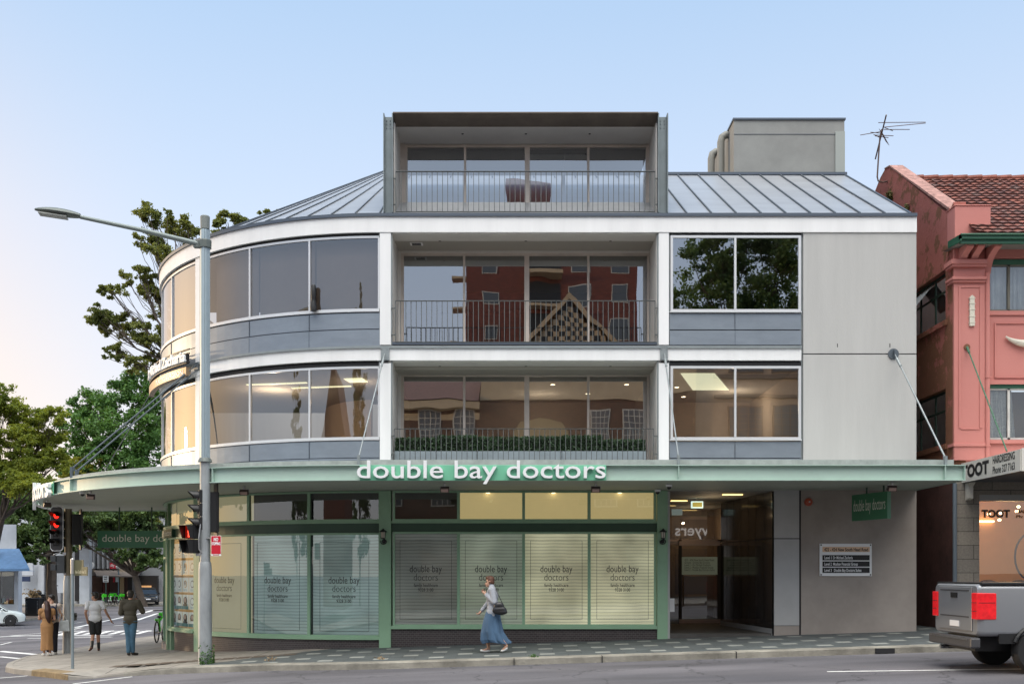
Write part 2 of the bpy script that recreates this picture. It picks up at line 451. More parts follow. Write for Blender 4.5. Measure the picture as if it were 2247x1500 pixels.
# --- railings
def railing(x0, x1, zt, zb, y=-0.02):
    r = MB(); n = 50
    r.box(x0, x1, y - 0.03, y + 0.03, zt - 0.012, zt); r.box(x0, x1, y - 0.02, y + 0.02, zb, zb + 0.012)
    for i in range(n + 1):
        x = x0 + (x1 - x0) * i / n
        r.box(x - 0.007, x + 0.007, y - 0.018, y + 0.018, zb, zt - 0.012)
    for (xa, xb) in ((BX0 - 0.02, x0), (x1, BX1 + 0.02)):
        for z in (zt - 0.18, zb + 0.18): r.box(xa, xb, y - .012, y + .012, z - 0.015, z + 0.015)
    return r.build("railing", M_rail, bld)
railing(X(868), X(1437), Zf(660), Zf(751))
railing(X(866), X(1434), Zf(940), Zf(1012))
railing(X(869), X(1437), Zf(377), Zf(466), -0.03)

# --- right-hand windows and cladding
for (a, b) in ((517, 684), (803, 964)):
    win_group("office_window", [X(1471), X(1613), X(1757)], Zf(b), Zf(a), -0.03, 0.06)
    MB().box(X(1469), X(1758), -0.07, 0.05, Zf(b + 2.5), Zf(b)).build("window_sill", M_frame, bld)
    MB().box(X(1469), X(1758), 0.0, 0.3, Zf(a), Zf(a - 9)).build("window_head", M_dark, bld)
s = MB()
for (a, b) in ((688, 723), (725.5, 757), (968, 1004), (1006, 1020)):
    for (p, q) in ((1469.5, 1611.6), (1612.4, 1757)): s.box(X(p), X(q), -0.02 if a in (688, 968) else -0.035, 0.2, Zf(b), Zf(a))
s.box(X(1469), X(1757), 0.0, 0.15, Zf(1020), Zf(686), 1)
for a in (965,): pass
s2 = MB()
for (a, b) in ((688, 723), (725.5, 757), (968, 1004), (1006, 1020)): s2.box(X(1469.5), X(1757), -0.02 if a in (688, 968) else -0.035, 0.2, Zf(b), Zf(a))
s2.box(X(1612), X(1612.8), -0.04, -0.0, Zf(757), Zf(688), 1); s2.box(X(1612), X(1612.8), -0.04, 0, Zf(1020), Zf(968), 1)
s2.v, s2.f, s2.m = [], [], []
for (p_, q_) in (((688, 723), (725.5, 757)), ((968, 1004), (1006, 1020))):
    s2 = MB()
    for k, (a, b) in enumerate((p_, q_)): s2.box(X(1469.5), X(1757), -0.02 - .015 * k, 0.2, Zf(b), Zf(a))
    s2.box(X(1612), X(1612.8), -0.04, 0.0, Zf(q_[1]), Zf(p_[0]), 1); s2.build("cladding", [M_zinc, M_gutter], bld)

# --- curved bay: frames, panes, blinds, cladding
ts_front = [0.005, t_of(679), t_of(548), t_of(447)]
tl = [t_of(431), t_of(377)]
dt = tl[1] - tl[0]
ts_left = [tl[0], tl[1], tl[1] + dt * 1.0, min(tl[1] + 2 * dt, T90 - .01)]
def arc_window(name, ts, z0, z1, r=RB, fw=0.055, gl=M_glassb, blind=None, fm=M_frame, dz=0.0):
    f = MB(); a, b = ts[0], ts[-1]; w = fw / r
    f.arc(C, r - 0.06, r, a, b, z1 - fw, z1, 18); f.arc(C, r - 0.06, r + 0.03, a, b, z0 - 0.02, z0 + fw, 18)
    for i, t in enumerate(ts):
        k = 0.5 if 0 < i < len(ts) - 1 else 0.8
        f.arc(C, r - 0.055, r + 0.012, t - w * k * .8, t + w * k * .8, z0 + fw, z1 - fw, 1)
    fo = f.build(name, fm, bld)
    for i in range(len(ts) - 1):
        p = MB(); n = 5; pts = []
        for j in range(n + 1):
            t = ts[i] + (ts[i + 1] - ts[i]) * j / n; pts.append((C[0] - (r - .03) * math.sin(t), C[1] - (r - .03) * math.cos(t)))
        vs = [(x, y, z0 + 0.01) for x, y in pts] + [(x, y, z1 - 0.01) for x, y in pts]
        p.add(vs, [(j + 1, j, j + n + 1, j + n + 2) for j in range(n)])
        p.build("pane", gl, fo, smooth=True)
        if blind:
            q = MB(); q.arc(C, r - 0.38, r - 0.37, ts[i] + 0.003, ts[i + 1] - 0.003, z0 + 0.02, z1, 6); q.build("blind", blind, fo)
    return fo
M_blind = mat("window_sheet", (0.60, 0.50, 0.43), 0.9, var=0.05, vscale=1.5, bump=0.1, bscale=300)
for (a, b, bl) in ((517, 682, M_blind), (803, 963, None)):
    for ts in (ts_front, ts_left):
        arc_window("curved_window", ts, Zf(b), Zf(a), blind=bl, gl=M_glassb if ts is ts_front else glass("sunset_side_glass", (0.5, 0.45, 0.4), 0.50, 1.0, wave=0.03))
    MB().arc(C, RB - 0.3, RB - 0.01, 0.0, T90, Zf(a), Zf(a - 8), 40).build("window_head", M_dark, bld)
s = MB()
for (a, b) in ((687, 721), (723.5, 759), (967, 1003), (1005, 1020)):
    s.arc(C, RB - 0.2, RB + (0.01 if a in (687, 967) else 0.025), 0, T90, Zf(b), Zf(a), 40)
s.arc(C, RB - 0.2, RB - 0.01, 0, T90, Zf(764), Zf(685), 40, 1); s.arc(C, RB - 0.2, RB - 0.01, 0, T90, Zf(1020), Zf(965.5), 40, 1)
for t in ts_front[1:-1] + ts_left[1:-1]: s.arc(C, RB, RB + 0.028, t - .0008, t + .0008, Zf(759), Zf(687), 1, 1); s.arc(C, RB, RB + 0.028, t - .0008, t + .0008, Zf(1020), Zf(967), 1, 1)
s.build("curved_cladding", [M_zinc, M_gutter], bld)
# side wall beyond the curve
MB().box(C[0] - RB, C[0] - RB + 0.3, C[1], BACK, -2, z_roof0).build("rear_side_wall", M_grey, bld)
MB().box(C[0] - RB, XR, BACK, BACK + 0.3, -2, z_roof0).build("rear_wall", M_grey, bld)
# lights in the rooms
def disc(mb, x, y, z, r, m=0): mb.lathe([(r, 0), (r, 0.01)], (x, y, z), 10, m)
l = MB()
for px, d in ((1213, 27.6), (1375, 27.6), (1485, 28), (1500, 29.5), (1290, 29)): disc(l, X(px, d), d - 25, Zf(800) - 0.011, 0.06)
l.build("downlights", M_lampw, bld)
l = MB(); l.quad((X(1490, 26.2), 1.0, Zf(800) - .012), (X(1565, 26.2), 1.0, Zf(800) - .012), (X(1600, 28.4), 3.4, Zf(800) - .012), (X(1520, 28.4), 3.4, Zf(800) - .012))
for k in (0, 1): l.obox((-6.3 + k * 1.1, 2.4 + k * .5, Zf(800) - .02), (1.7, 0.10, 0.02), R(-10))
l.obox((-4.1, 1.9, Zf(800) - .02), (0.5, 0.5, 0.02), R(-10))
l.build("ceiling_light", M_panel, bld)
def room_lamp(x, y, z, e, c=(1, .80, .58)):
    q = bpy.data.lights.new("room_lamp", 'POINT'); q.energy = e; q.color = c; q.shadow_soft_size = .03
    ob_ = bpy.data.objects.new("room_lamp", q); COL.objects.link(ob_); ob_.parent = bld; ob_.location = Vector((x, y, z)) - bld.location
room_lamp(-6.6, 3.4, Zf(800) - .5, 75); room_lamp(-4.0, 2.2, Zf(800) - .5, 18); room_lamp(6.2, 3.6, Zf(800) - .5, 38); room_lamp(0.8, 4.0, Zf(800) - .5, 22)
room_lamp(X(1530, 31), 6.2, 3.0, 26, (1, .72, .42)); room_lamp(X(1560, 27), 2.0, 3.2, 7, (1, .72, .42))  # lamps added to brighten the lobby and entrance recess

# --- dormer box
D0, D1 = X(842), X(1465)
for (a, b) in ((X(842), X(863)), (X(1443), X(1465))):
    d = MB()
    d.box(a, a + 0.025, -0.10, 0.22, Zf(468), Zf(252), 0); d.box(b - 0.025, b, -0.10, 0.22, Zf(468), Zf(252), 0)
    d.box(a + .025, b - .025, 0.0, 0.03, Zf(468), Zf(257), 0)
    for dx in (0.07, 0.16):
        for pz in (265, 272, 281): d.tube([(a + dx, 0.0, Zf(pz)), (a + dx, -0.02, Zf(pz))], 0.014, 6, 0)
    d.build("dormer_beam", mat("aged_steel", (0.17, 0.20, 0.21), 0.45, metal=0.4, var=0.15), bld, bevel=0.0)
M_rust = mat("rusty_hood", (0.13, 0.105, 0.085), 0.6, metal=0.2, var=0.25, vscale=1.5)
h = MB(); x0, x1 = X(863), X(1443)
h.prism([(-0.10, 12.84), (0.40, 12.70), (0.40, 12.76), (3.6, 12.80), (3.6, 12.90), (-0.10, 12.87)], 'x', x0, x1, 0)
h.build("dormer_hood", M_rust, bld)
h = MB()
h.box(x0, x1, 0.35, 3.4, 12.68, 12.70)
h.box(x0 - 0.02, x0 + 0.03, 0.1, 1.4, Zf(468), 12.69); h.box(x1 - 0.03, x1 + 0.02, 0.1, 1.4, Zf(468), 12.69)
h.box(x0 + .03, XB(888), 1.28, 1.38, Zf(468), 12.68, 1); h.box(XB(1423), x1 - .03, 1.28, 1.38, Zf(468), 12.68, 1)
h.box(x0 - .1, x1 + .1, 0.02, 1.5, Zf(474), Zf(468), 1)
for px in (1015, 1154, 1294): h.lathe([(0.03, 0), (0.03, 0.01)], (X(px, 25.7), 0.7, 12.67), 8, 2)
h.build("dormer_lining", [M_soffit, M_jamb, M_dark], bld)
win_group("dormer_window", [XB(888), XB(1020.5), XB(1157), XB(1291), XB(1423)], Zf(466) - .02, 12.66, YB, 0.07, M_jamb, double=1)
h = MB(); h.box(D0, D0 + 0.05, 0.2, 4.6, Zf(468), 12.83); h.box(D1 - 0.05, D1, 0.2, 4.6, Zf(468), 12.83); h.box(D0, D1, 4.4, 4.6, Zf(468), 12.83)
h.build("dormer_cheeks", M_zinc, bld)
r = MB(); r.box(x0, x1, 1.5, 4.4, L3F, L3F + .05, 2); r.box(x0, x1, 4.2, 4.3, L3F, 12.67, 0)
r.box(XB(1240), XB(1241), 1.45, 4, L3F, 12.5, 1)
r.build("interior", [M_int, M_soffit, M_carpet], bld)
q = MB()
for i, (a, b, py) in enumerate(((893, 1018, 356), (1024, 1150, 352), (1163, 1288, 340), (1295, 1421, 352))): q.box(XB(a), XB(b), 1.46, 1.47, Z(py, 26.5), 12.6)
q.build("window_sheet", mat("soffit_reflection", (0.05, 0.048, 0.045), 0.9), bld)  # dark sheets stand in for the soffit reflected in the panes

# --- roof
EZ = Zf(471); SL = 0.575; RUN = 5.2
r = MB()
r.add([(C[0], -0.05, EZ), (XR - 0.14, -0.05, EZ), (XR - 0.05, RUN, EZ + SL * RUN), (C[0], RUN, EZ + SL * RUN)], [(0, 1, 2, 3)])
r.add([(XR - 0.14, -0.05, EZ - .1), (XR - 0.05, RUN, EZ - .1), (XR - 0.05, RUN, EZ + SL * RUN), (XR - 0.14, -0.05, EZ)], [(0, 1, 2, 3)], 1)
r.box(C[0], XR - 0.04, RUN, 12, EZ - 1, EZ + SL * RUN - .01, 1)
r.box(X(1466, 30), XR + 0.0, RUN - 0.08, RUN + 0.06, EZ + SL * RUN - 0.02, EZ + SL * RUN + 0.06, 1)
n = 48; AP = (C[0], C[1], EZ + SL * (RB + .05))
vs = [AP] + [(C[0] - (RB + .05) * math.sin(T90 * 1.15 * i / n), C[1] - (RB + .05) * math.cos(T90 * 1.15 * i / n), EZ) for i in range(n + 1)]
r.add(vs, [(0, i + 2, i + 1) for i in range(n)])
r.tube([Vector((XR - 0.14, -0.05, EZ + .01)), Vector((XR - 0.05, RUN, EZ + SL * RUN + .01))], 0.03, 6, 1)
r.build("roof", [M_roof, M_gutter], bld)
r = MB()
def seam(a, b):
    a, b = Vector(a), Vector(b); dirv = (b - a).normalized(); sd_ = dirv.cross(Vector((0, 0, 1))).normalized() * 0.014; up = Vector((0, 0, 0.045))
    r.add([a - sd_, a + sd_, b + sd_, b - sd_, a - sd_ + up, a + sd_ + up, b + sd_ + up, b - sd_ + up], [(4, 5, 6, 7), (0, 1, 5, 4), (1, 2, 6, 5), (2, 3, 7, 6), (3, 0, 4, 7)])
sp = (X(1941) - X(1507)) / 8 if False else 0.604
for k in range(10):
    x = X(1506.5) + k * sp
    if x < XR - .2: seam((x, -0.05, EZ), (x, RUN, EZ + SL * RUN))
for k in range(1, 14):
    x = X(1506.5) - k * sp
    if x > C[0]: seam((x, 4.6, EZ + SL * 4.65), (x, RUN, EZ + SL * RUN))
for k in range(24):
    t = 0.004 + k * 0.604 / RB
    if t < T90 * 1.1: seam((C[0] - RB * math.sin(t), C[1] - RB * math.cos(t), EZ + .02), (C[0] - 0.9 * math.sin(t), C[1] - 0.9 * math.cos(t), EZ + SL * (RB - .9)))
r.build("roof_seams", mat("seam_metal", (0.10, 0.115, 0.135), 0.5, metal=0.4), bld)
# plant room
p = MB(); px0, px1 = X(1611, 30.2), XR - 0.04
p.box(px0, px1, 5.25, 9.0, EZ + SL * RUN - .05, Z(262, 30.2)); p.box(px1 - 0.28, px1 - .0, 5.20, 5.25, EZ + SL * RUN, Z(288, 30.2), 2)
p.box(px0 - 0.03, px1 + 0.03, 5.21, 9.03, Z(262, 30.2), Z(258, 30.2), 1); p.box(px0, px1 - .28, 5.238, 5.25, Z(293.6, 30.2), Z(292.8, 30.2), 1)
po = p.build("plant_room", [mat("plant_room_render", (0.27, 0.275, 0.265), 0.9, var=0.12, vscale=1.2, bump=0.3, bscale=80), M_gutter, mat("plant_room_flashing", (.33, .36, .34), .6)], bld)
for (yy, zt_) in ((6.0, Z(296, 31)), (7.5, Z(327, 32.3))):
    x = px0 - 0.18
    MB().tube([(px0 + .05, yy, zt_), (px0 - 0.08, yy, zt_), (x - .02, yy, zt_ - 0.08), (x - .05, yy, zt_ - 0.22), (x - .05, yy, 13.2)], 0.11, 10).build("vent_pipe", mat("pipe_grey", (0.22, 0.22, 0.20), 0.6), po, smooth=True)

# ================================================================ awning
AC = (-3.2, 8.35); AR = 11.1; AY = -2.75; AE = 8.2
za0, za1 = Z(1053.5, 22.25), Z(1019, 22.25)
def aw_arc(mb, r0, r1, z0, z1, m=0, n=56, t1=T90): return mb.arc(AC, r0, r1, 0, t1, z0, z1, n, m)
a = MB()
a.box(AC[0], XR, AY + 0.09, AY + 0.11, za0, za1, 0); aw_arc(a, AR - 0.11, AR - 0.09, za0, za1)
for z in (za0, za1 - 0.018):
    a.box(AC[0], XR, AY, AY + 0.09, z, z + 0.018, 0); aw_arc(a, AR - 0.09, AR, z, z + 0.018)
for x in (X(1133, 22.3), X(1489, 22.3), X(2073, 22.3)): a.box(x - 0.008, x + 0.008, AY + 0.005, AY + 0.09, za0, za1, 0)
for px in (152, 465, 110, 790):
    t = t_of(px, AR, AC); a.arc(AC, AR - 0.09, AR - 0.005, t - 0.0008, t + 0.0008, za0, za1, 1, 0)
a.box(XR - 0.02, XR, AY + 0.01, 0.0, za0, za1, 0)
a.box(AC[0] - AR, C[0] - RB, AE - 0.02, AE, za0, za1, 0)
a.build("awning_fascia", M_teal, bld)
a = MB()
# soffit sheet following both curves
n = 56; vs = []; fs = []
for i in range(n + 1):
    t = T90 * i / n
    vs.append((AC[0] - (AR - .1) * math.sin(t), AC[1] - (AR - .1) * math.cos(t), za0 + 0.01)); vs.append((C[0] - (RB - .5) * math.sin(t), C[1] - (RB - .5) * math.cos(t), za0 + 0.01))
for i in range(n): fs.append((2 * i, 2 * i + 1, 2 * i + 3, 2 * i + 2))
a.add(vs, fs); a.quad((AC[0], AY + .1, za0 + .01), (XR - .02, AY + .1, za0 + .01), (XR - .02, 0.4, za0 + .01), (AC[0], 0.4, za0 + .01))
a.build("awning_soffit", M_under, bld)
a = MB(); zt = Z(1008, 22.55)
a.box(AC[0], X(2093, 22.55), AY + 0.3, 0.1, za1 - 0.02, zt, 0); a.arc(AC, AR - 3.3, AR - 0.3, 0, T90, za1 - 0.02, zt - 0.02, 56, 0)
a.build("awning_roof", M_lead, bld)
# rods holding the awning
def rod(p0, p1, r=0.017, nm="tie_rod", mt=None):
    p0, p1 = Vector(p0), Vector(p1); v = p1 - p0
    m = MB(); m.tube([p0, p0 + v * 0.10], 0.013, 6); m.tube([p0 + v * 0.05, p0 + v * 0.13], r * 1.7, 8); m.tube([p0 + v * 0.13, p1], r, 8)
    m.tube([p1 - v * 0.02, p1 + Vector((0, 0, -0.12))], r * 1.6, 6); m.box(p1.x - .03, p1.x + .03, p1.y - .03, p1.y + .03, za1, p1.z + .05)
    return m.build(nm, mt or M_steel, bld)
rod((X(845), -0.1, Zf(778)), (X(787, 22.4), AY + 0.15, Z(1003, 22.4)))
rod((X(1457), -0.1, Zf(778)), (X(1489, 22.4), AY + 0.15, Z(1003, 22.4)))
rod((X(1959), -0.12, Zf(778)), (X(2075, 22.4), AY + 0.15, Z(1005, 22.4)), 0.02)
m = MB(); m.tube([(X(1959), -0.03, Zf(777)), (X(1959), -0.06, Zf(777))], 0.13, 20)
m.box(X(1959) - .012, X(1959) + .012, -0.16, -0.05, Zf(786), Zf(770)); m.build("rod_plate", mat("plate_grey", (0.10, 0.12, 0.14), 0.5, metal=0.3), bld)
tcol = t_of(437); pc = Vector((C[0] - (RB + .08) * math.sin(tcol), C[1] - (RB + .08) * math.cos(tcol), 0))
ta = t_of(157, AR - .3, AC); pa = Vector((AC[0] - (AR - .3) * math.sin(ta), AC[1] - (AR - .3) * math.cos(ta), 0))
dc, da = pc.y + 25, pa.y + 25
for k in (0, 1): rod((pc.x, pc.y, Z(800 + 12 * k, dc)), (pa.x + .12 * k, pa.y, Z(1028 + 6 * k, da)), 0.02, mt=MATS['plate_grey'])
m = MB(); m.arc(C, RB, RB + 0.09, tcol - .014, tcol + .014, Z(812, dc), Z(795, dc), 2); m.build("rod_plate", MATS["plate_grey"], bld)
t2 = R(84); rod((C[0] - RB * math.sin(R(75)), C[1] - RB * math.cos(R(75)), 7.6), (AC[0] - (AR - 1.0) * math.sin(t2), AC[1] - (AR - 1.0) * math.cos(t2), za1 + .2), 0.012, mt=MATS['plate_grey'])

# ================================================================ shopfront
GB = -1.1
RS = RB - 0.05
def Yz(py): return Zf(py)
for (a_, b_) in ((832, 858), (1442, 1465)): MB().box(X(a_), X(b_), -0.03, 0.35, GB, za0).build("shop_column", M_green, bld, bevel=0.006)
MB().arc(C, RS - 0.3, RS + 0.05, t_of(437), t_of(425), GB, za0, 2).build("shop_column", M_green, bld)
# plinth tiles
p = MB(); p.box(X(858), X(1442), 0.02, 0.3, GB, Yz(1378)); p.build("tiled_plinth", M_tiles, bld)
p = MB(); p.arc(C, RS - 0.3, RS - 0.02, 0.0, t_of(437), GB, Yz(1401), 24); p.arc(C, RS - .3, RS - .02, t_of(425), t_of(377), GB, Yz(1400), 8); p.build("tiled_plinth", M_tiles, bld)
# straight part: rails, mullions
s = MB()
def srow(mb, xs, z0, z1, y0, y1, w=0.035, m=0):
    mb.box(xs[0], xs[-1], y0, y1, z0, z0 + 0.045, m); mb.box(xs[0], xs[-1], y0, y1, z1 - 0.045, z1, m)
    for i, x in enumerate(xs):
        a_ = x - w if i else x; b_ = x + w if i < len(xs) - 1 else x
        if i == 0: b_ = x + 1.4 * w
        if i == len(xs) - 1: a_ = x - 1.4 * w
        mb.box(a_, b_, y0 + .003, y1, z0 + 0.045, z1 - 0.045, m)
xsM = [X(862), X(1006), X(1149), X(1293), X(1440)]
s.box(X(858), X(1442), -0.04, 0.1, Yz(1379), Yz(1372)); s.box(X(858), X(1442), 0.02, 0.2, Yz(1147), Yz(1142), 0); s.box(X(858), X(1442), 0.05, 0.2, Yz(1166), Yz(1147), 1)
s.box(X(858), X(1442), 0.0, 0.2, za0, Yz(1076), 1)
srow(s, xsM, Yz(1142), Yz(1076), 0.0, 0.08); srow(s, xsM, Yz(1373), Yz(1166), 0.0, 0.08)
s.build("shopfront_frame", [M_green, M_dgreen], bld)
def venetian(name, warm, e):
    def fn(t, L, b):
        g = t.nodes.new("ShaderNodeNewGeometry"); sp = t.nodes.new("ShaderNodeSeparateXYZ"); L(g.outputs['Position'], sp.inputs[0])
        mth = t.nodes.new("ShaderNodeMath"); mth.operation = 'MULTIPLY'; mth.inputs[1].default_value = 12.5
        nn_ = t.nodes.new("ShaderNodeTexNoise"); nn_.inputs['Scale'].default_value = 1.7; L(g.outputs['Position'], nn_.inputs[0]); za__ = t.nodes.new("ShaderNodeMath"); za__.operation = 'MULTIPLY_ADD'; za__.inputs[1].default_value = .05; L(nn_.outputs[0], za__.inputs[0]); L(sp.outputs['Z'], za__.inputs[2]); L(za__.outputs[0], mth.inputs[0])
        fr = t.nodes.new("ShaderNodeMath"); fr.operation = 'FRACT'; L(mth.outputs[0], fr.inputs[0])
        n = t.nodes.new("ShaderNodeTexNoise"); n.inputs['Scale'].default_value = 0.9; L(g.outputs['Position'], n.inputs[0])
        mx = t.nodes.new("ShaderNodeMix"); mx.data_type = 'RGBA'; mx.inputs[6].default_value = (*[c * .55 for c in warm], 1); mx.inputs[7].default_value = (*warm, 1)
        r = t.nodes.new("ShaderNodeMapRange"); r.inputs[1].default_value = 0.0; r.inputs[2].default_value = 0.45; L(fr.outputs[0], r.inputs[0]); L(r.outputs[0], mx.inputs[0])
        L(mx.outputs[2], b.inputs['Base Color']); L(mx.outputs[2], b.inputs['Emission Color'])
        ms = t.nodes.new("ShaderNodeMath"); ms.operation = 'MULTIPLY'; ms.inputs[1].default_value = e * 2; L(n.outputs[0], ms.inputs[0]); L(ms.outputs[0], b.inputs['Emission Strength'])  # light behind the slats is put in as emission
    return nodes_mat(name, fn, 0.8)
V_grey = venetian("blind_grey_glow", (0.46, 0.48, 0.46), 0.16)
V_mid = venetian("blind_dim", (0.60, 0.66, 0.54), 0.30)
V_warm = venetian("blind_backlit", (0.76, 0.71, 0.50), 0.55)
V_blue = venetian("blind_teal_glow", (0.44, 0.60, 0.60), 0.26)  # grey and teal blinds also given a glow to brighten their panes
V_cream = mat("cream_blind", (0.66, 0.60, 0.42), 0.8, emit=0.28, ecol=(0.85, 0.74, 0.46))  # glow of light behind is put into the blind
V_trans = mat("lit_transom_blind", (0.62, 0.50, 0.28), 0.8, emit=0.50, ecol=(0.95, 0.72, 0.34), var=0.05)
V_dark = mat("unlit_transom", (0.13, 0.115, 0.10), 0.8)
M_ink = mat("black_lettering", (0.018, 0.02, 0.02), 0.5)
def shop_lettering(mb, cx, place, k=1.0, zc=None):
    """place(u, z) -> 3D point; u metres along the glass"""
    f = lambda zz: (lambda x, y, z: place(x, zz + y))
    mb.text("double bay", 0.25 * k, f(zc + 0.085), 0.80 * k, align='CENTER', bold=0.0)
    mb.text("doctors", 0.25 * k, f(zc - 0.12), 0.60 * k, align='CENTER', bold=-0.002)
    mb.text("family healthcare", 0.115 * k, f(zc - 0.27), 0.60 * k, align='CENTER', bold=0.0015)
    mb.text("9328 3100", 0.115 * k, f(zc - 0.385), 0.38 * k, align='CENTER', bold=0.0015)
for i in range(4):
    xa, xb = xsM[i] + .02, xsM[i + 1] - .02
    fo = MB().box(xa, xb, 0.19, 0.2, Yz(1371), Yz(1168)).build("shop_window", (V_grey, V_mid, V_warm, V_warm)[i], bld)
    MB().quad((xa, 0.045, Yz(1371)), (xb, 0.045, Yz(1371)), (xb, 0.045, Yz(1169)), (xa, 0.045, Yz(1169))).build("pane", M_glassc, fo)
    cx = (xa + xb) / 2; L_ = MB(); shop_lettering(L_, cx, lambda u, z, cx=cx: (cx + u, 0.040, z), 0.98, Yz(1262))
    for (a_, b_, c_, d_) in ((-.63, .63, Yz(1186), Yz(1185.3)), (-.63, .63, Yz(1358), Yz(1357.3))): L_.box(cx + a_, cx + b_, 0.040, 0.041, c_, d_)
    for u in (-.63, .63): L_.box(cx + u - .004, cx + u + .004, 0.040, 0.041, Yz(1358), Yz(1185.3))
    L_.build("window_lettering", M_ink, fo)
    fo = MB().box(xa, xb, 0.35, 0.36, Yz(1141), Yz(1077)).build("transom", V_dark if i == 0 else V_trans, bld)
    MB().quad((xa, 0.05, Yz(1141)), (xb, 0.05, Yz(1141)), (xb, 0.05, Yz(1077)), (xa, 0.05, Yz(1077))).build("pane", M_glassc, fo)
    if i: disc_mb = MB(); disc_mb.lathe([(0.05, 0), (0.05, 0.02)], ((xa + xb) / 2 - .1 + .02 * i, 0.28, Yz(1079)), 10); disc_mb.build("downlight", M_lampw, fo)
# curved part
tg = [0.004, t_of(677, RS), t_of(544, RS), t_of(436, RS)]
tq = [t_of(426, RS), t_of(368, RS)]
s = MB(); w = 0.035 / RS
def arow(z0, z1, ts, m=0):
    s.arc(C, RS - 0.08, RS, ts[0], ts[-1], z0, z0 + 0.045, 16, m); s.arc(C, RS - 0.08, RS, ts[0], ts[-1], z1 - 0.045, z1, 16, m)
    for t in ts: s.arc(C, RS - 0.075, RS + .002, t - w, t + w, z0 + 0.045, z1 - 0.045, 1, m)
tD = R(80)
for (ts, zb_) in ((tg, 1397), (tq, 1394)):
    arow(Yz(1142), Yz(1076), ts); arow(Yz(zb_), Yz(1168), ts)
    s.arc(C, RS - 0.1, RS + 0.05, ts[0], ts[-1], Yz(zb_ + 6), Yz(zb_), 12, 0)
arow(Yz(1142), Yz(1076), [tq[1], tD])
s.arc(C, RS - 0.2, RS - 0.02, 0, tD, Yz(1147), Yz(1142), 30, 0); s.arc(C, RS - 0.2, RS - 0.06, 0, tD, Yz(1168), Yz(1147), 30, 1); s.arc(C, RS - 0.2, RS + 0.01, 0, tD, za0, Yz(1076), 30, 1)
# door at the corner end
s.arc(C, RS - 0.1, RS + .02, tq[1] - .002, tq[1] + .012, GB, Yz(1168), 1, 0)
s.arc(C, RS - 0.1, RS, tq[1] + 0.012, tD, Yz(1220), Yz(1214), 5, 0); s.arc(C, RS - .1, RS, tq[1] + .012, tD, Yz(1172), Yz(1166), 5, 0)
for t in (R(58), R(63), R(72), R(79)): s.arc(C, RS - 0.1, RS, t, t + .014, GB, Yz(1168), 1, 0)
s.arc(C, RS - 0.35, RS + .04, tq[1] + .01, tD, GB, base(-9.5) + 0.14, 5, 2)
s.build("curved_shopfront_frame", [M_green, M_dgreen, M_taupe], bld)
def arc_sheet(mb, r, t0, t1, z0, z1, n=6, m=0):
    vs = []
    for j in range(n + 1):
        t = t0 + (t1 - t0) * j / n; vs += [(C[0] - r * math.sin(t), C[1] - r * math.cos(t), z0), (C[0] - r * math.sin(t), C[1] - r * math.cos(t), z1)]
    return mb.add(vs, [(2 * j + 2, 2 * j, 2 * j + 1, 2 * j + 3) for j in range(n)], m)
onarc = lambda r, t: (lambda u, z: (C[0] - r * math.sin(t - u / r), C[1] - r * math.cos(t - u / r), z))
for i in range(3):
    a_, b_ = tg[i] + .004, tg[i + 1] - .004
    fo = arc_sheet(MB(), RS - 0.2, a_, b_, Yz(1396), Yz(1170)).build("shop_window", (V_blue, V_blue, V_cream)[i], bld)
    arc_sheet(MB(), RS - 0.04, a_, b_, Yz(1396), Yz(1170)).build("pane", M_glassc, fo, smooth=True)
    tm = (a_ + b_) / 2 if i < 2 else t_of(489, RS)
    L_ = MB(); P_ = onarc(RS - 0.034, tm); shop_lettering(L_, 0, P_, 0.98, Yz(1287))
    for zz in (1188, 1384):
        for k in range(8): L_.add([P_(-.62 + .155 * k, Yz(zz)), P_(-.62 + .155 * (k + 1), Yz(zz)), P_(-.62 + .155 * (k + 1), Yz(zz) - .008), P_(-.62 + .155 * k, Yz(zz) - .008)], [(0, 1, 2, 3)])
    for u in (-.62, .62): L_.add([P_(u, Yz(1188)), P_(u + .008, Yz(1188)), P_(u + .008, Yz(1384)), P_(u, Yz(1384))], [(0, 1, 2, 3)])
    L_.build("window_lettering", M_ink, fo)
    fo = arc_sheet(MB(), RS - 0.25, a_, b_, Yz(1141), Yz(1077)).build("transom", (V_dark, V_dark, V_cream)[i], bld)
    arc_sheet(MB(), RS - 0.05, a_, b_, Yz(1141), Yz(1077)).build("pane", M_glassc, fo, smooth=True)
for (a_, b_) in ((tq[0] + .004, tq[1] - .004), (tq[1] + .008, tD)):
    fo = arc_sheet(MB(), RS - 0.25, a_, b_, Yz(1141), Yz(1077)).build("transom", V_cream, bld)
    arc_sheet(MB(), RS - 0.05, a_, b_, Yz(1141), Yz(1077)).build("pane", M_glassc, fo, smooth=True)
# poster window
fo = arc_sheet(MB(), RS - 0.30, tq[0] + .004, tq[1] - .004, Yz(1393), Yz(1170)).build("shop_window", mat("poster_backing", (0.62, 0.48, 0.28), 0.8, emit=0.15, ecol=(1, .7, .4), var=0.3, vscale=4), bld)  # backing glows to stand in for light from inside
arc_sheet(MB(), RS - 0.04, tq[0] + .004, tq[1] - .004, Yz(1393), Yz(1170)).build("pane", glass("poster_glass", (.95, .97, .95), .02, .7), fo, smooth=True)
pm = [mat("poster_paper", (0.80, 0.86, 0.82), 0.7, emit=.12, ecol=(.8, .9, .85)), mat("poster_teal", (0.12, 0.33, 0.36), 0.7), M_ink, mat("poster_skin", (0.55, 0.42, 0.36), 0.7), mat("poster_orange", (0.62, 0.36, 0.12), 0.6)]  # paper given a glow in place of light from inside
ph = MB(); tw = (tq[1] - tq[0] - .03) / 4; rp = RS - 0.12
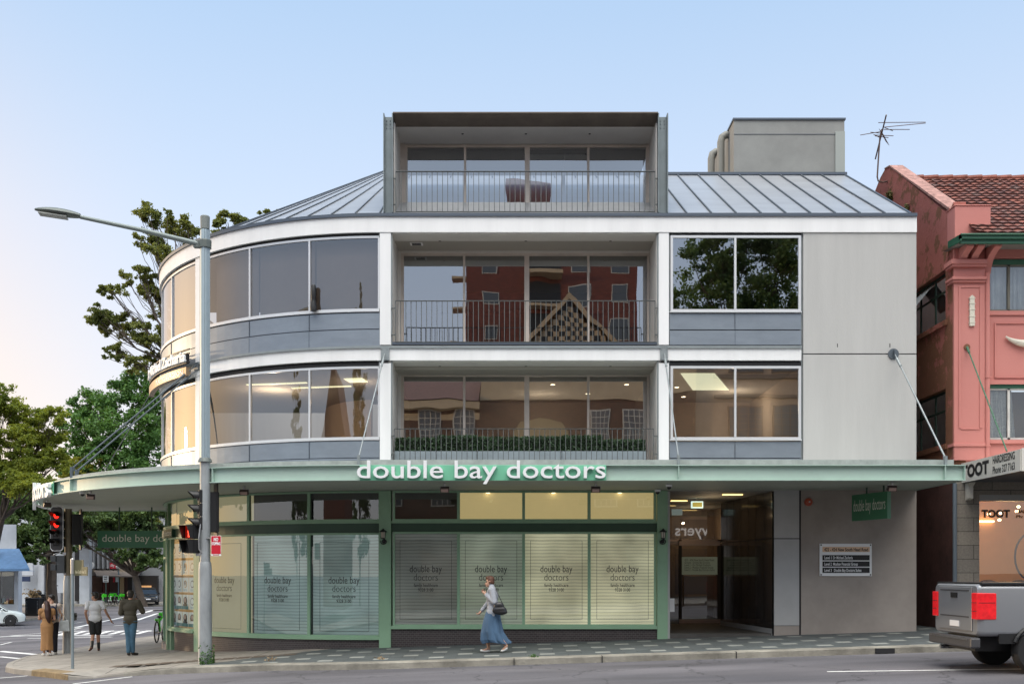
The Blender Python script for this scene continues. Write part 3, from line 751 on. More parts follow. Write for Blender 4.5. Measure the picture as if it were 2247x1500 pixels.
for row in range(5):
    ztop = Yz(1183) - row * (Yz(1183) - Yz(1393)) / 5; hh = (Yz(1183) - Yz(1393)) / 5 - 0.07
    for cidx in range(4):
        t0 = tq[0] + .015 + cidx * tw; t1 = t0 + tw * 0.94; tm = (t0 + t1) / 2; P_ = onarc(rp + .008, tm)
        arc_sheet(ph, rp, t0, t1, ztop - hh, ztop, 2, 0); ww = (t1 - t0) * rp
        def blob(u, z, a, b, m, off=.008, k=10):
            Q = onarc(rp + off, tm); ph.add([Q(u + a * math.cos(2 * PI * j / k), z + b * math.sin(2 * PI * j / k)) for j in range(k)], [tuple(range(k))], m)
        if row >= 3 and not (row == 3 and cidx == 0):
            zc_ = ztop - hh * .38
            blob(0, zc_ - .02, ww * .30, hh * .30, 2); blob(0, zc_ + .01, ww * .17, hh * .17, 3, .012); blob(0, zc_ - hh * .33, ww * .36, hh * .12, 2 if cidx % 2 else 0, .01)
            arc_sheet(ph, rp + .014, t0, t1, ztop - hh, ztop - hh * .78, 2, 1)
        else:
            k = (row * 4 + cidx) % 4; zc_ = ztop - hh * .45
            blob(0, zc_, ww * .26, hh * .26, 2 if k != 1 else 4); blob(0, zc_, ww * .20, hh * .21, 0, .012)
            if k == 1: blob(0, zc_ + .02, ww * .1, hh * .16, 2, .016)
            if k == 3: blob(0, zc_ + .08, ww * .2, .02, 2, .016)
            for q in range(2): ph.add([P_(-ww * .3, ztop - hh * (.82 + .07 * q)), P_(ww * .3, ztop - hh * (.82 + .07 * q)), P_(ww * .3, ztop - hh * (.84 + .07 * q)), P_(-ww * .3, ztop - hh * (.84 + .07 * q))], [(0, 1, 2, 3)], 1)
    arc_sheet(ph, rp - .004, tq[0] + .012, tq[1] - .012, ztop, ztop + 0.05, 4, 4)
ph.build("posters", pm, fo)
# door leaf
fo = arc_sheet(MB(), RS - 0.12, tq[1] + .02, tD, GB, Yz(1220), 4).build("shop_door", mat("door_glass_back", (0.20, 0.22, 0.17), 0.4), bld)
arc_sheet(MB(), RS - 0.13, tq[1] + .02, tD, Yz(1213), Yz(1172), 4).build("door_transom", V_cream, bld)
MB().tube([Vector(onarc(RS + .03, R(66))(0, -0.1 + h_)) for h_ in (0.5, 1.4)], 0.015, 8).build("door_handle", M_steel, fo)
# core wall so light does not leak through the shop
MB().box(X(858), X(1465), 0.5, 0.6, GB, za0).arc(C, RS - 0.6, RS - 0.5, 0, tD, GB, za0, 20).box(C[0] - RB + 0.3, C[0] - RB + .4, 7.6, 14, GB, za0).build("inner_wall", M_intd, bld)

# ================================================================ entrance
M_gran = mat("grey_stone", (0.42, 0.42, 0.42), 0.35, var=0.06, vscale=2)
M_black = mat("dark_glass_cladding", (0.05, 0.045, 0.042), 0.08, var=0.4, vscale=1, spec=0.8)
e = MB()
e.box(X(1698), X(1753), -0.03, 0.4, Yz(1180), Yz(1072)); e.box(X(1698), X(1753), -0.03, 0.4, Yz(1371), Yz(1182)); e.box(X(1698), X(1753), -0.028, 0.4, GB, Yz(1372), 2)
e.box(X(1699), X(1752), -0.015, 0.3, Yz(1372), Yz(1180), 1); e.box(X(1753), X(1757), -0.01, 0.2, GB, Yz(1072), 1)
e.build("entrance_pier", [M_gran, M_dark, M_taupe], bld)
e = MB(); e.box(X(1757), XR, -0.03, 0.4, GB, za0 + .02); e.build("ground_wall", M_taupe, bld)
e = MB()   # recess: left wall is the column, right wall panelled, back glazed
yb = 4.2; db = 25 + yb
zc0 = Zf(1077)
FLZ = 0.22
# angled right wall in panels
pA, pB = Vector((X(1695), 0.0, 0)), Vector((X(1581, db), yb, 0))
for i in range(7):
    a_, b_ = pA.lerp(pB, i / 7 + .003), pA.lerp(pB, (i + 1) / 7 - .003)
    for (z0, z1) in ((FLZ + .1, Zf(1181)), (Zf(1179.5), zc0)):
        e.add([(a_.x, a_.y, z0), (b_.x, b_.y, z0), (b_.x, b_.y, z1), (a_.x, a_.y, z1)], [(0, 1, 2, 3)], 0)
e.add([(pA.x + .03, 0, GB), (pB.x + .03, yb, GB), (pB.x + .03, yb, zc0), (pA.x + .03, 0, zc0)], [(0, 1, 2, 3)], 1)
e.add([(pA.x - .01, 0, GB), (pB.x - .01, yb, GB), (pB.x - .01, yb, FLZ + .1), (pA.x - .01, 0, FLZ + .09)], [(0, 1, 2, 3)], 2)
e.box(X(1464), X(1470), 0.0, 0.4, GB, zc0, 2)
e.box(X(1470) - .1, X(1470), 0.4, yb, GB, zc0, 3)
e.build("entrance_wall", [M_black, M_dark, M_gran, M_intd], bld)
e = MB(); e.box(X(1465), X(1698), 0.0, yb + 3, zc0 + 0.01, zc0 + 0.2); e.build("entrance_ceiling", mat("entrance_soffit", (0.30, 0.30, 0.29), 0.7), bld)
e = MB(); e.box(X(1465), X(1698), 0.05, yb + 3, GB, FLZ - .03); e.build("entrance_floor", mat("entrance_paving", (0.075, 0.07, 0.065), 0.5, var=0.2), bld)
xd0, xd1 = X(1470, db), X(1581, db)
e = MB(); zh = Z(1183, db)
e.box(xd0, xd1, yb - .02, yb + .03, zh - .05, zh, 0); e.box(X(1489, db), X(1496, db), yb - .02, yb + .03, FLZ, zh, 1); e.box(X(1574, db), X(1581, db), yb - .02, yb + .03, FLZ, zh, 1)
e.box(X(1490, db), X(1580, db), yb - .05, yb - .0, zh - .17, zh - .05, 2); e.box(X(1490, db), X(1580, db), yb - .05, yb, FLZ + .02, FLZ + .14, 2)
fo = e.build("entrance_door", [mat("bronze_trim", (0.40, 0.30, 0.24), 0.3, metal=0.7), M_intd, MATS.get("bronze_trim")], bld)
e = MB(); e.quad((xd0, yb, FLZ), (xd1, yb, FLZ), (xd1, yb, zc0), (xd0, yb, zc0)); e.build("door_glass", glass("door_pane", (0.35, 0.35, 0.35), 0.12, 1.0), fo)
e = MB(); e.box(X(1496, db), X(1575, db), yb - .012, yb - .008, Z(1260, db), Z(1221, db), 0)
for k, s_ in enumerate(("422 - 424 New South Head Road", "Ground - Double Bay Doctors", "Level 1 - Dr Michael Zacharia", "Level 2 - Moshav Financial Group", "Level 3 - Double Bay Doctors Suites")):
    e.text(s_, 0.085, lambda x, y, z, k=k: (X(1502, db) + x, yb - .015, Z(1230 + 5.4 * k, db) + y), width=(.84, .72, .74, .82, .86)[k], m=1)
e.build("door_notice", [mat("notice_film", (0.42, 0.46, 0.38), 0.6, emit=.06, ecol=(.6, .7, .5)), M_ink], fo)  # faint glow put into the film to brighten the notice
e = MB(); e.tube([(X(1499, db), yb - .06, FLZ + .5), (X(1499, db), yb - .06, Z(1262, db))], 0.015, 8); e.tube([(X(1499, db), yb - .06, Z(1262, db)), (X(1570, db), yb - .06, Z(1262, db))], 0.012, 8); e.build("door_handle", MATS["bronze_trim"], fo)
e = MB(); e.box(xd0 - .5, xd1 + .5, yb + 3, yb + 3.1, FLZ, zc0); e.box(xd0 - .5, xd0 - .4, yb, yb + 3, FLZ, zc0); e.box(xd1 + .4, xd1 + .5, yb, yb + 3, FLZ, zc0); e.build("lobby_wall", mat("lobby_wall_paint", (0.20, 0.15, 0.11), 0.6), bld)
e = MB(); e.obox((X(1490, db - 1), yb - 1, zc0 - .01), (0.45, 0.08, 0.02)); e.obox((X(1600, db - 2.8), 1.0, zc0 - .01), (0.5, 0.1, 0.02)); e.build("entrance_light", mat("amber_tube", (1, .75, .3), 0.5, emit=3.0, ecol=(1, .68, .25)), bld)
e = MB(); e.box(X(1466, 25.5), X(1479, 25.5), 0.42, 0.47, Z(1341, 25.5), Z(1312, 25.5)); e.build("letter_box", M_white, bld)
# ================================================================ ground, road, pavements
def coln(t, L, fn): pass
def asphalt(t, L, b):
    g = t.nodes.new("ShaderNodeNewGeometry")
    n = t.nodes.new("ShaderNodeTexNoise"); n.inputs['Scale'].default_value = 90; n.inputs['Detail'].default_value = 3; L(g.outputs['Position'], n.inputs[0])
    n2 = t.nodes.new("ShaderNodeTexNoise"); n2.inputs['Scale'].default_value = 0.6; n2.inputs['Detail'].default_value = 6
    mp = t.nodes.new("ShaderNodeMapping"); mp.inputs['Scale'].default_value = (0.25, 1.2, 1); L(g.outputs['Position'], mp.inputs[0]); L(mp.outputs[0], n2.inputs[0])
    ad = t.nodes.new("ShaderNodeMath"); ad.operation = 'MULTIPLY_ADD'; ad.inputs[1].default_value = 0.75; L(n.outputs[0], ad.inputs[0]); L(n2.outputs[0], ad.inputs[2])
    r = t.nodes.new("ShaderNodeMapRange"); r.inputs[1].default_value = 0.65; r.inputs[2].default_value = 1.1; L(ad.outputs[0], r.inputs[0])
    mx = t.nodes.new("ShaderNodeMix"); mx.data_type = 'RGBA'; mx.inputs[6].default_value = (0.060, 0.058, 0.066, 1); mx.inputs[7].default_value = (0.165, 0.158, 0.172, 1); L(r.outputs[0], mx.inputs[0])
    vo = t.nodes.new("ShaderNodeTexVoronoi"); vo.feature = 'DISTANCE_TO_EDGE'; vo.inputs['Scale'].default_value = 0.35
    nw = t.nodes.new("ShaderNodeTexNoise"); nw.inputs['Scale'].default_value = 1.4; nw.inputs['Detail'].default_value = 5; L(g.outputs['Position'], nw.inputs[0])
    wv = t.nodes.new("ShaderNodeVectorMath"); wv.operation = 'MULTIPLY_ADD'; wv.inputs[1].default_value = (1.6, 1.6, 0); L(nw.outputs['Color'], wv.inputs[0]); L(g.outputs['Position'], wv.inputs[2]); L(wv.outputs[0], vo.inputs[0])
    ck = t.nodes.new("ShaderNodeMapRange"); ck.inputs[1].default_value = .004; ck.inputs[2].default_value = .012; ck.inputs[3].default_value = .55; ck.inputs[4].default_value = 1.0; L(vo.outputs['Distance'], ck.inputs[0])
    oil = t.nodes.new("ShaderNodeTexNoise"); oil.inputs['Scale'].default_value = .9; oil.inputs['Detail'].default_value = 3; L(mp.outputs[0], oil.inputs[0])
    ol = t.nodes.new("ShaderNodeMapRange"); ol.inputs[1].default_value = .38; ol.inputs[2].default_value = .55; ol.inputs[3].default_value = .78; ol.inputs[4].default_value = 1.0; L(oil.outputs[0], ol.inputs[0])
    mu = t.nodes.new("ShaderNodeMath"); mu.operation = 'MULTIPLY'; L(ck.outputs[0], mu.inputs[0]); L(ol.outputs[0], mu.inputs[1])
    scl = t.nodes.new("ShaderNodeVectorMath"); scl.operation = 'SCALE'; L(mx.outputs[2], scl.inputs[0]); L(mu.outputs[0], scl.inputs[3])
    L(scl.outputs[0], b.inputs['Base Color'])
    bp = t.nodes.new("ShaderNodeBump"); bp.inputs['Strength'].default_value = 0.35; bp.inputs['Distance'].default_value = 0.01; L(n.outputs[0], bp.inputs['Height']); L(bp.outputs[0], b.inputs['Normal'])
M_asph = nodes_mat("asphalt", asphalt, 0.8)
def paverfn(t, L, b):
    def math_(op, a, bb=None):
        n = t.nodes.new("ShaderNodeMath"); n.operation = op
        for i, v in enumerate((a, bb)):
            if v is None: continue
            if isinstance(v, (int, float)): n.inputs[i].default_value = v
            else: L(v, n.inputs[i])
        return n.outputs[0]
    g = t.nodes.new("ShaderNodeNewGeometry"); sp = t.nodes.new("ShaderNodeSeparateXYZ"); L(g.outputs['Position'], sp.inputs[0])
    x, y = sp.outputs['X'], sp.outputs['Y']
    yr = math_('MULTIPLY', y, 1 / 0.60); row = math_('FLOOR', yr); fy = math_('FRACT', yr)
    xs = math_('ADD', math_('MULTIPLY', x, 1 / 1.20), math_('MULTIPLY', row, 0.5)); fx = math_('FRACT', xs)
    ins = math_('MULTIPLY', math_('LESS_THAN', fx, 0.27), math_('LESS_THAN', fy, 0.46))
    # paver joints
    br = t.nodes.new("ShaderNodeTexBrick"); br.offset = 0.5; L(g.outputs['Position'], br.inputs[0]); br.inputs['Scale'].default_value = 1
    br.inputs['Brick Width'].default_value = 0.60; br.inputs['Row Height'].default_value = 0.30; br.inputs['Mortar Size'].default_value = 0.006
    br.inputs['Color1'].default_value = (0.070, 0.082, 0.085, 1); br.inputs['Color2'].default_value = (0.088, 0.102, 0.104, 1); br.inputs['Mortar'].default_value = (0.03, 0.032, 0.032, 1)
    mx = t.nodes.new("ShaderNodeMix"); mx.data_type = 'RGBA'; L(ins, mx.inputs[0]); L(br.outputs[0], mx.inputs[6]); mx.inputs[7].default_value = (0.27, 0.28, 0.26, 1)
    n = t.nodes.new("ShaderNodeTexNoise"); n.inputs['Scale'].default_value = 2.0; n.inputs['Detail'].default_value = 6; n.inputs['Roughness'].default_value = .7; L(g.outputs['Position'], n.inputs[0])
    r = t.nodes.new("ShaderNodeMapRange"); r.inputs[1].default_value = .3; r.inputs[2].default_value = .7; r.inputs[3].default_value = 0.72; r.inputs[4].default_value = 1.2; L(n.outputs[0], r.inputs[0])
    # west of the shop column the paving is plain concrete slabs
    br2 = t.nodes.new("ShaderNodeTexBrick"); br2.offset = 0.0; L(g.outputs['Position'], br2.inputs[0]); br2.inputs['Scale'].default_value = 1
    br2.inputs['Brick Width'].default_value = 1.5; br2.inputs['Row Height'].default_value = 1.5; br2.inputs['Mortar Size'].default_value = 0.012
    br2.inputs['Color1'].default_value = (0.27, 0.25, 0.22, 1); br2.inputs['Color2'].default_value = (0.31, 0.285, 0.25, 1); br2.inputs['Mortar'].default_value = (0.10, 0.09, 0.08, 1)
    n3 = t.nodes.new("ShaderNodeTexNoise"); n3.inputs['Scale'].default_value = 1.2; n3.inputs['Detail'].default_value = 5; L(g.outputs['Position'], n3.inputs[0])
    edge = math_('LESS_THAN', math_('ADD', x, math_('MULTIPLY', math_('SUBTRACT', n3.outputs[0], 0.5), 0.8)), math_('MULTIPLY_ADD', y, -1.3) if False else math_('ADD', math_('MULTIPLY', y, 1.0), -4.6))
    m2 = t.nodes.new("ShaderNodeMix"); m2.data_type = 'RGBA'; L(edge, m2.inputs[0]); L(mx.outputs[2], m2.inputs[6]); L(br2.outputs[0], m2.inputs[7])
    sc = t.nodes.new("ShaderNodeVectorMath"); sc.operation = 'SCALE'; L(m2.outputs[2], sc.inputs[0]); L(r.outputs[0], sc.inputs[3]); L(sc.outputs[0], b.inputs['Base Color'])
M_pave = nodes_mat("footpath_pavers", paverfn, 0.75)
M_conc = mat("concrete_paving", (0.27, 0.25, 0.22), 0.85, var=0.2, vscale=1.5, bump=0.2, bscale=40)
M_kerb = mat("kerb_stone", (0.20, 0.185, 0.155), 0.85, var=0.45, vscale=1.1, bump=0.6, bscale=22, col2=(0.34, 0.32, 0.27))
M_kerbs = mat("sandstone_kerb", (0.22, 0.16, 0.085), 0.9, var=0.4, vscale=4, bump=0.6, bscale=20)
M_line = mat("road_paint", (0.72, 0.72, 0.70), 0.6, var=0.15, vscale=8)

def grid_sheet(name, xs, ys, zf, m, parent=None):
    v = [(x, y, zf(x, y)) for y in ys for x in xs]; n = len(xs)
    f = [(j * n + i, j * n + i + 1, (j + 1) * n + i + 1, (j + 1) * n + i) for j in range(len(ys) - 1) for i in range(n - 1)]
    return MB().add(v, f).build(name, m, parent)
DROP = 0.13
xs = [-1500, -500, -200, -120, -80] + list(np.arange(-60, 61, 1.0)) + [80, 120, 200, 500, 1500]
ys = [-1500, -500, -200, -100, -60, -40] + list(np.arange(-30, 20, 1.0)) + list(np.arange(20, 100, 4.0)) + [100, 140, 200, 500, 1500]
xs = [float(a) for a in xs]; ys = [float(a) for a in ys]
def roadz(x, y):
    xx = max(-60, min(60, x)); return ground(xx, y) - DROP
tag(grid_sheet("road", xs, ys, roadz, M_asph), kind='structure')

K = [(60, -3.75), (30, -3.75), (12, -3.75), (8.4, -3.74), (6, -3.73), (4, -3.72), (2, -3.71), (0, -3.7), (-1.5, -3.7), (-2.7, -3.7), (-4, -3.55), (-5.3, -3.25), (-6.2, -3.0), (-7.1, -2.78), (-7.8, -2.64), (-8.5, -2.56),
     (-9.1, -2.68), (-9.65, -2.72), (-10.05, -2.3), (-10.6, -1.7), (-11.2, -1.1), (-12.0, -0.3), (-12.6, 0.5), (-13.3, 2.0), (-13.8, 3.6), (-14.1, 4.6), (-14.25, 5.8), (-14.15, 7.5), (-14.1, 9.4), (-14.15, 12.2), (-13.8, 13.8), (-13.2, 15.5), (-12.9, 18), (-12.9, 22), (-13, 30), (-13, 45), (-13, 60)]
Q = []
for (x, y) in K:
    if x > -4: Q.append((x, 6.0))
    elif y < 6: Q.append((-4.5, 7.0))
    else: Q.append((-7, max(7.5, y)))
vs = []; n = 14
ramp_i = 17
def kz(i):   # the pram ramp: kerb dips between the two stone lengths
    return 0.10 if i in (16,) else (0.05 if i == 15 else 0.0)
for i, (p, q) in enumerate(zip(K, Q)):
    p = Vector(p); q = Vector(q)
    for j in range(n + 1):
        f = (j / n) ** 1.6; a = p.lerp(q, f)
        vs.append((a.x, a.y, ground(a.x, a.y) - kz(i) * max(0, 1 - f * 5)))
fs = [(i * (n + 1) + j, i * (n + 1) + j + 1, (i + 1) * (n + 1) + j + 1, (i + 1) * (n + 1) + j) for i in range(len(K) - 1) for j in range(n)]
tag(MB().add(vs, fs).build("pavement", M_pave), kind='structure')
def kerb(path, name, m, w=0.30, drop=DROP + .05, lift=0.006, zoff=None, gf=ground):
    """kerb stone run along the outside (right-hand side when walking path reversed)"""
    mb = MB(); P = [Vector(p) for p in path]; k = len(P); inn = []
    for i in range(k):
        d = (P[min(i + 1, k - 1)] - P[max(i - 1, 0)]).normalized(); nrm = Vector((d.y, -d.x))  # points to the inside for the K direction
        inn.append(P[i] + nrm * w)
    for i in range(k):
        z = gf(P[i].x, P[i].y) - (zoff[i] if zoff else 0); zi = gf(inn[i].x, inn[i].y) - (zoff[i] if zoff else 0) * .8
        o = (P[i] - inn[i]).normalized() * 0.02
        mb.v += [(P[i].x + o.x, P[i].y + o.y, z - drop), (P[i].x + o.x * .6, P[i].y + o.y * .6, z - 0.012), (P[i].x - o.x * .3, P[i].y - o.y * .3, z + lift), (inn[i].x, inn[i].y, zi + lift), (inn[i].x, inn[i].y, zi - drop)]
    for i in range(k - 1):
        for j in range(4): mb.f.append((i * 5 + j, i * 5 + j + 1, (i + 1) * 5 + j + 1, (i + 1) * 5 + j)); mb.m.append(0)
    return tag(mb.build(name, m), kind='structure')
fine = []
for a, b in zip(K[:-1], K[1:]):
    L_ = (Vector(b) - Vector(a)).length; k = max(1, int(L_ / 0.8))
    for j in range(k): fine.append(tuple(Vector(a).lerp(Vector(b), j / k)))
fine.append(K[-1])
iA = min(range(len(fine)), key=lambda i: (Vector(fine[i]) - Vector(K[15])).length)
iB = min(range(len(fine)), key=lambda i: (Vector(fine[i]) - Vector(K[17])).length)
iC = min(range(len(fine)), key=lambda i: (Vector(fine[i]) - Vector(K[20])).length)
kerb(fine[:iA + 1], "kerb", M_kerb, zoff=[0] * (iA - 1) + [0.02, 0.06])
kerb(fine[iA:iB + 1], "kerb", M_conc, zoff=[0.06] + [0.105] * (iB - iA - 1) + [0.03])
kerb(fine[iB:iC + 1], "kerb", M_kerbs, zoff=[0.03] + [0] * (iC - iB))
kerb(fine[iC:], "kerb", M_conc, 0.15)
# joints between kerb stones and the drain in the kerb face
j_ = MB()
for px, py in ((1128, 1450), (1321, 1444), (1615, 1439)):
    x = X(px, 21.28); y = -3.74; z = ground(x, y); (kj_ := globals().setdefault('kj_', MB())).box(x - .008, x + .008, y - .03, y + .3, z - .13, z + .009)
x = X(1940, 21.28); z = ground(x, -3.75); j_.box(x - .2, x + .2, -3.785, -3.5, z - .12, z - .015)
tag(j_.build("drain", M_dark), "dark drain opening in the kerb face below the brown wall", "drain")
tag(kj_.build("kerb_joints", M_dark), kind='structure')
# trench cover strip across the footpath near the light pole
tr = MB()
for i in range(12):
    f0, f1 = i / 12, (i + 1) / 12 - .01
    a, b = Vector((-9.2, -1.3)), Vector((-5.0, -0.9)); p, q = a.lerp(b, f0), a.lerp(b, f1); w = 0.36
    tr.add([(p.x, p.y - w, ground(p.x, p.y - w) + .004), (q.x, q.y - w, ground(q.x, q.y - w) + .004), (q.x, q.y + w * .2, ground(q.x, q.y) + .005), (p.x, p.y + w * .2, ground(p.x, p.y) + .005)], [(0, 1, 2, 3)])
tag(tr.build("access_covers", mat("rusty_cover", (0.11, 0.085, 0.065), 0.8, var=0.3, vscale=6)), kind='structure')

# ---- painted lines
ln = MB()
def line(p, q, w=0.12, m=0, lift=0.006):
    p, q = Vector((p[0], p[1])), Vector((q[0], q[1])); d = (q - p); k = max(1, int(d.length / 1.5)); nn = Vector((-d.y, d.x)).normalized() * w / 2
    for i in range(k):
        a, b = p + d * i / k, p + d * (i + 1) / k
        ln.add([(v.x, v.y, roadz(v.x, v.y) + lift) for v in (a - nn, b - nn, b + nn, a + nn)], [(0, 1, 2, 3)], m)
def pl(a, b, w=0.12): 
    A, B = G(a[0], a[1], DROP), G(b[0], b[1], DROP); line((A.x, A.y), (B.x, B.y), w)
pl((1815, 1473), (2400, 1465), 0.10)
pl((160, 1500), (290, 1484), 0.12)
pl((0, 1487), (60, 1482), 0.10)
pl((0, 1428), (78, 1435), 0.22); pl((0, 1440), (42, 1444), 0.16)
pl((0, 1414), (25, 1408), 0.12)
pl((0, 1396), (140, 1384), 0.2); pl((0, 1396.5), (60, 1394), 0.25)
pl((25, 1394), (245, 1394), 0.22); pl((60, 1400), (246, 1397), 0.15)
pl((165, 1376), (335, 1338), 0.30); pl((100, 1392), (180, 1376), 0.2)
pl((140, 1384), (335, 1384), 0.18); pl((140, 1369), (182, 1364), 0.2)
for k in range(7): pl((130 + 28 * k, 1392 - k * .3), (160 + 28 * k, 1383.5 - k * .2), 0.30)
pl((250, 1372), (285, 1370), 0.3); pl((300, 1360), (345, 1345), 0.3)
tag(ln.build("road_markings", M_line), kind='structure')
# ---- far footpaths: corner with the blue-awning shop, and the cafe row
def slab(name, pts, kpath):
    mb = MB(); mb.add([(x, y, roadz(x, y) + DROP) for x, y in pts], [tuple(range(len(pts)))]); o = mb.build(name, M_conc); tag(o, kind='structure')
pts = [(-60, 30.2), (-45, 31.5), (-36.0, 33), (-33.0, 35.5), (-31.3, 38.5), (-31.7, 44), (-32.4, 49), (-34.5, 54), (-38, 58.5), (-46, 61), (-60, 62)]
mbs = MB()
cxy = (-50, 46)
for a, b in zip(pts[:-1], pts[1:]):
    for k in range(5):
        f0, f1 = k / 5, (k + 1) / 5
        q = [Vector(a).lerp(Vector(cxy), f0), Vector(b).lerp(Vector(cxy), f0), Vector(b).lerp(Vector(cxy), f1), Vector(a).lerp(Vector(cxy), f1)]
        mbs.add([(v.x, v.y, ground(v.x, v.y)) for v in q], [(0, 1, 2, 3)])
    A, B = Vector(a), Vector(b)
    mbs.add([(A.x, A.y, ground(*A) - DROP), (B.x, B.y, ground(*B) - DROP), (B.x, B.y, ground(*B)), (A.x, A.y, ground(*A))], [(0, 1, 2, 3)], 1)
tag(mbs.build("pavement", [mat("red_brown_paving", (0.17, 0.14, 0.12), 0.85, var=0.2, vscale=1), M_kerb]), kind='structure')
mbs = MB(); yk = 64.5
for x in range(-80, -12, 4):
    mbs.add([(x, yk, ground(x, yk)), (x + 4, yk, ground(x + 4, yk)), (x + 4, 82, ground(x + 4, 82)), (x, 82, ground(x, 82))], [(0, 1, 2, 3)])
    mbs.add([(x, yk, ground(x, yk) - DROP), (x + 4, yk, ground(x + 4, yk) - DROP), (x + 4, yk, ground(x + 4, yk)), (x, yk, ground(x, yk))], [(0, 1, 2, 3)], 1)
tag(mbs.build("pavement", [M_conc, M_kerb]), kind='structure')
# ================================================================ signs and lamps on the building
M_wl = mat("white_letters", (0.82, 0.83, 0.84), 0.4)
M_wls = mat("letter_backs", (0.10, 0.10, 0.11), 0.5)
M_sgreen = mat("sign_green", (0.055, 0.19, 0.10), 0.4)
M_sgreen2 = mat("sign_edge_green", (0.20, 0.48, 0.28), 0.5)
M_redl = mat("red_light", (0.9, 0.02, 0.01), 0.4, emit=2.2, ecol=(1.0, 0.02, 0.01))
M_blk = mat("black_plastic", (0.012, 0.012, 0.013), 0.45)
M_silv = mat("satin_metal", (0.5, 0.5, 0.5), 0.35, metal=0.7)

# big lettering on the awning edge
SY = AY - 0.02
sg = thing("awning_sign", "large white lettering reading double bay doctors on the front edge of the awning", "sign", (X(1055, 22.2), SY, za0))
b = MB(); b.box(X(790, 22.25), X(1330, 22.25), SY - 0.0, SY + 0.02, za0 + .0, za1 - .01); b.build("backing", mat("sign_field_green", (0.16, 0.48, 0.31), 0.5), sg)
dL = 22.14
zb = Z(1048, dL); 
tx0, tx1 = X(783, dL), X(1329, dL)
lt = MB(); lt.text("double bay doctors", 0.60, lambda x, y, z: (tx0 + x, SY - 0.055 - z, zb + y * 0.92), width=tx1 - tx0, depth=0.045, bold=0.003, m=0)
lt.build("letters", [M_wl], sg)
# return lettering on the round end: only its tail shows
sg = thing("awning_sign", "white lettering on the far left curved end of the awning seen edge on", "sign", (X(85, 27), 2.0, za0))
lt = MB(); RT = AR + 0.06; tst = t_of(113, RT, AC)
def onaw(x, y, z):
    t = tst + (6.6 - x) / RT
    return (AC[0] - (RT + .045 + z) * math.sin(t), AC[1] - (RT + .045 + z) * math.cos(t), za0 - 0.04 + y * 0.92)
lt.text("double bay doctors", 0.80, onaw, width=6.6, depth=0.045, bold=0.012)
lt.build("letters", M_wl, sg)
b = MB(); b.arc(AC, AR, AR + 0.02, tst, tst + 6.7 / RT, za0, za1, 20); b.build("backing", MATS["sign_field_green"], sg)

# hanging sign left (box parallel to the street) and right (seen end on)
def hang(label, c, w, h, rz, px_rods, ztop):
    s = thing("hanging_sign", label, "sign", c, rz=0)
    M_ = Matrix.Translation(c) @ Matrix.Rotation(rz, 4, 'Z')
    b = MB(); b.obox((c[0], c[1], c[2]), (w, 0.10, h), rz); b.build("sign_box", M_sgreen, s)
    T = MB()
    for sgn in (1, -1):
        T.text("double bay doctors", h * 0.62, (lambda x, y, z, sgn=sgn: M_ @ Vector((sgn * x, -sgn * 0.054, y - h * .14))), width=w * 0.90, align='CENTER')
    T.build("lettering", mat("sign_cream_letters", (0.70, 0.72, 0.62), 0.5), s)
    for u in px_rods:
        p = M_ @ Vector((u, 0, h / 2)); MB().tube([p, (p.x, p.y, ztop)], 0.022, 8).build("hanger_rod", M_dgreen, s)
    return s, M_
d1 = 31.2
zc = Z(1182.5, d1); hh_ = (1201 - 1164) * d1 / F; x0_ = X(215.5, d1); w_ = 2.85
hang("green hanging sign reading double bay doc left of the shop corner, partly hidden", (x0_ + w_ / 2, d1 - 25, zc), w_, hh_, 0.0, (-w_ / 2 + X(262, d1) - x0_, -w_ / 2 + X(333, d1) - x0_), za0)
# right sign: perpendicular-ish panel, near end to the right
pn, pf = Vector((X(1951, 23.35), -1.65)), Vector((X(1873, 24.55), -0.45))
cc = (pn + pf) / 2; wd = (pn - pf).length; ang = math.atan2((pn - pf).y, (pn - pf).x)
hang("green hanging sign reading double bay doctors above the brown wall at the right", (cc.x, cc.y, (Z(1112, 24) + Z(1110, 24)) / 2), wd, 0.62, ang, (-0.15, 0.45), za0)
# narrow sign band over the corner door
sg = thing("fascia_sign", "dark green curved nameplate reading bay doctors over the corner door", "sign", (X(365, 28), 3, Yz(1168)))
b = MB(); b.arc(C, RS - 0.06, RS + 0.03, t_of(379, RS), R(83), Yz(1167), Yz(1146), 8); b.build("plate", M_dgreen, sg)
T = MB(); tt = t_of(379, RS); T.text("double bay doctors", 0.22, lambda x, y, z: (C[0] - (RS + .035) * math.sin(tt + (1.9 - x) / RS), C[1] - (RS + .035) * math.cos(tt + (1.9 - x) / RS), Yz(1162) + y), width=1.85, bold=.003)
T.build("lettering", mat("sign_cream_letters"), sg)

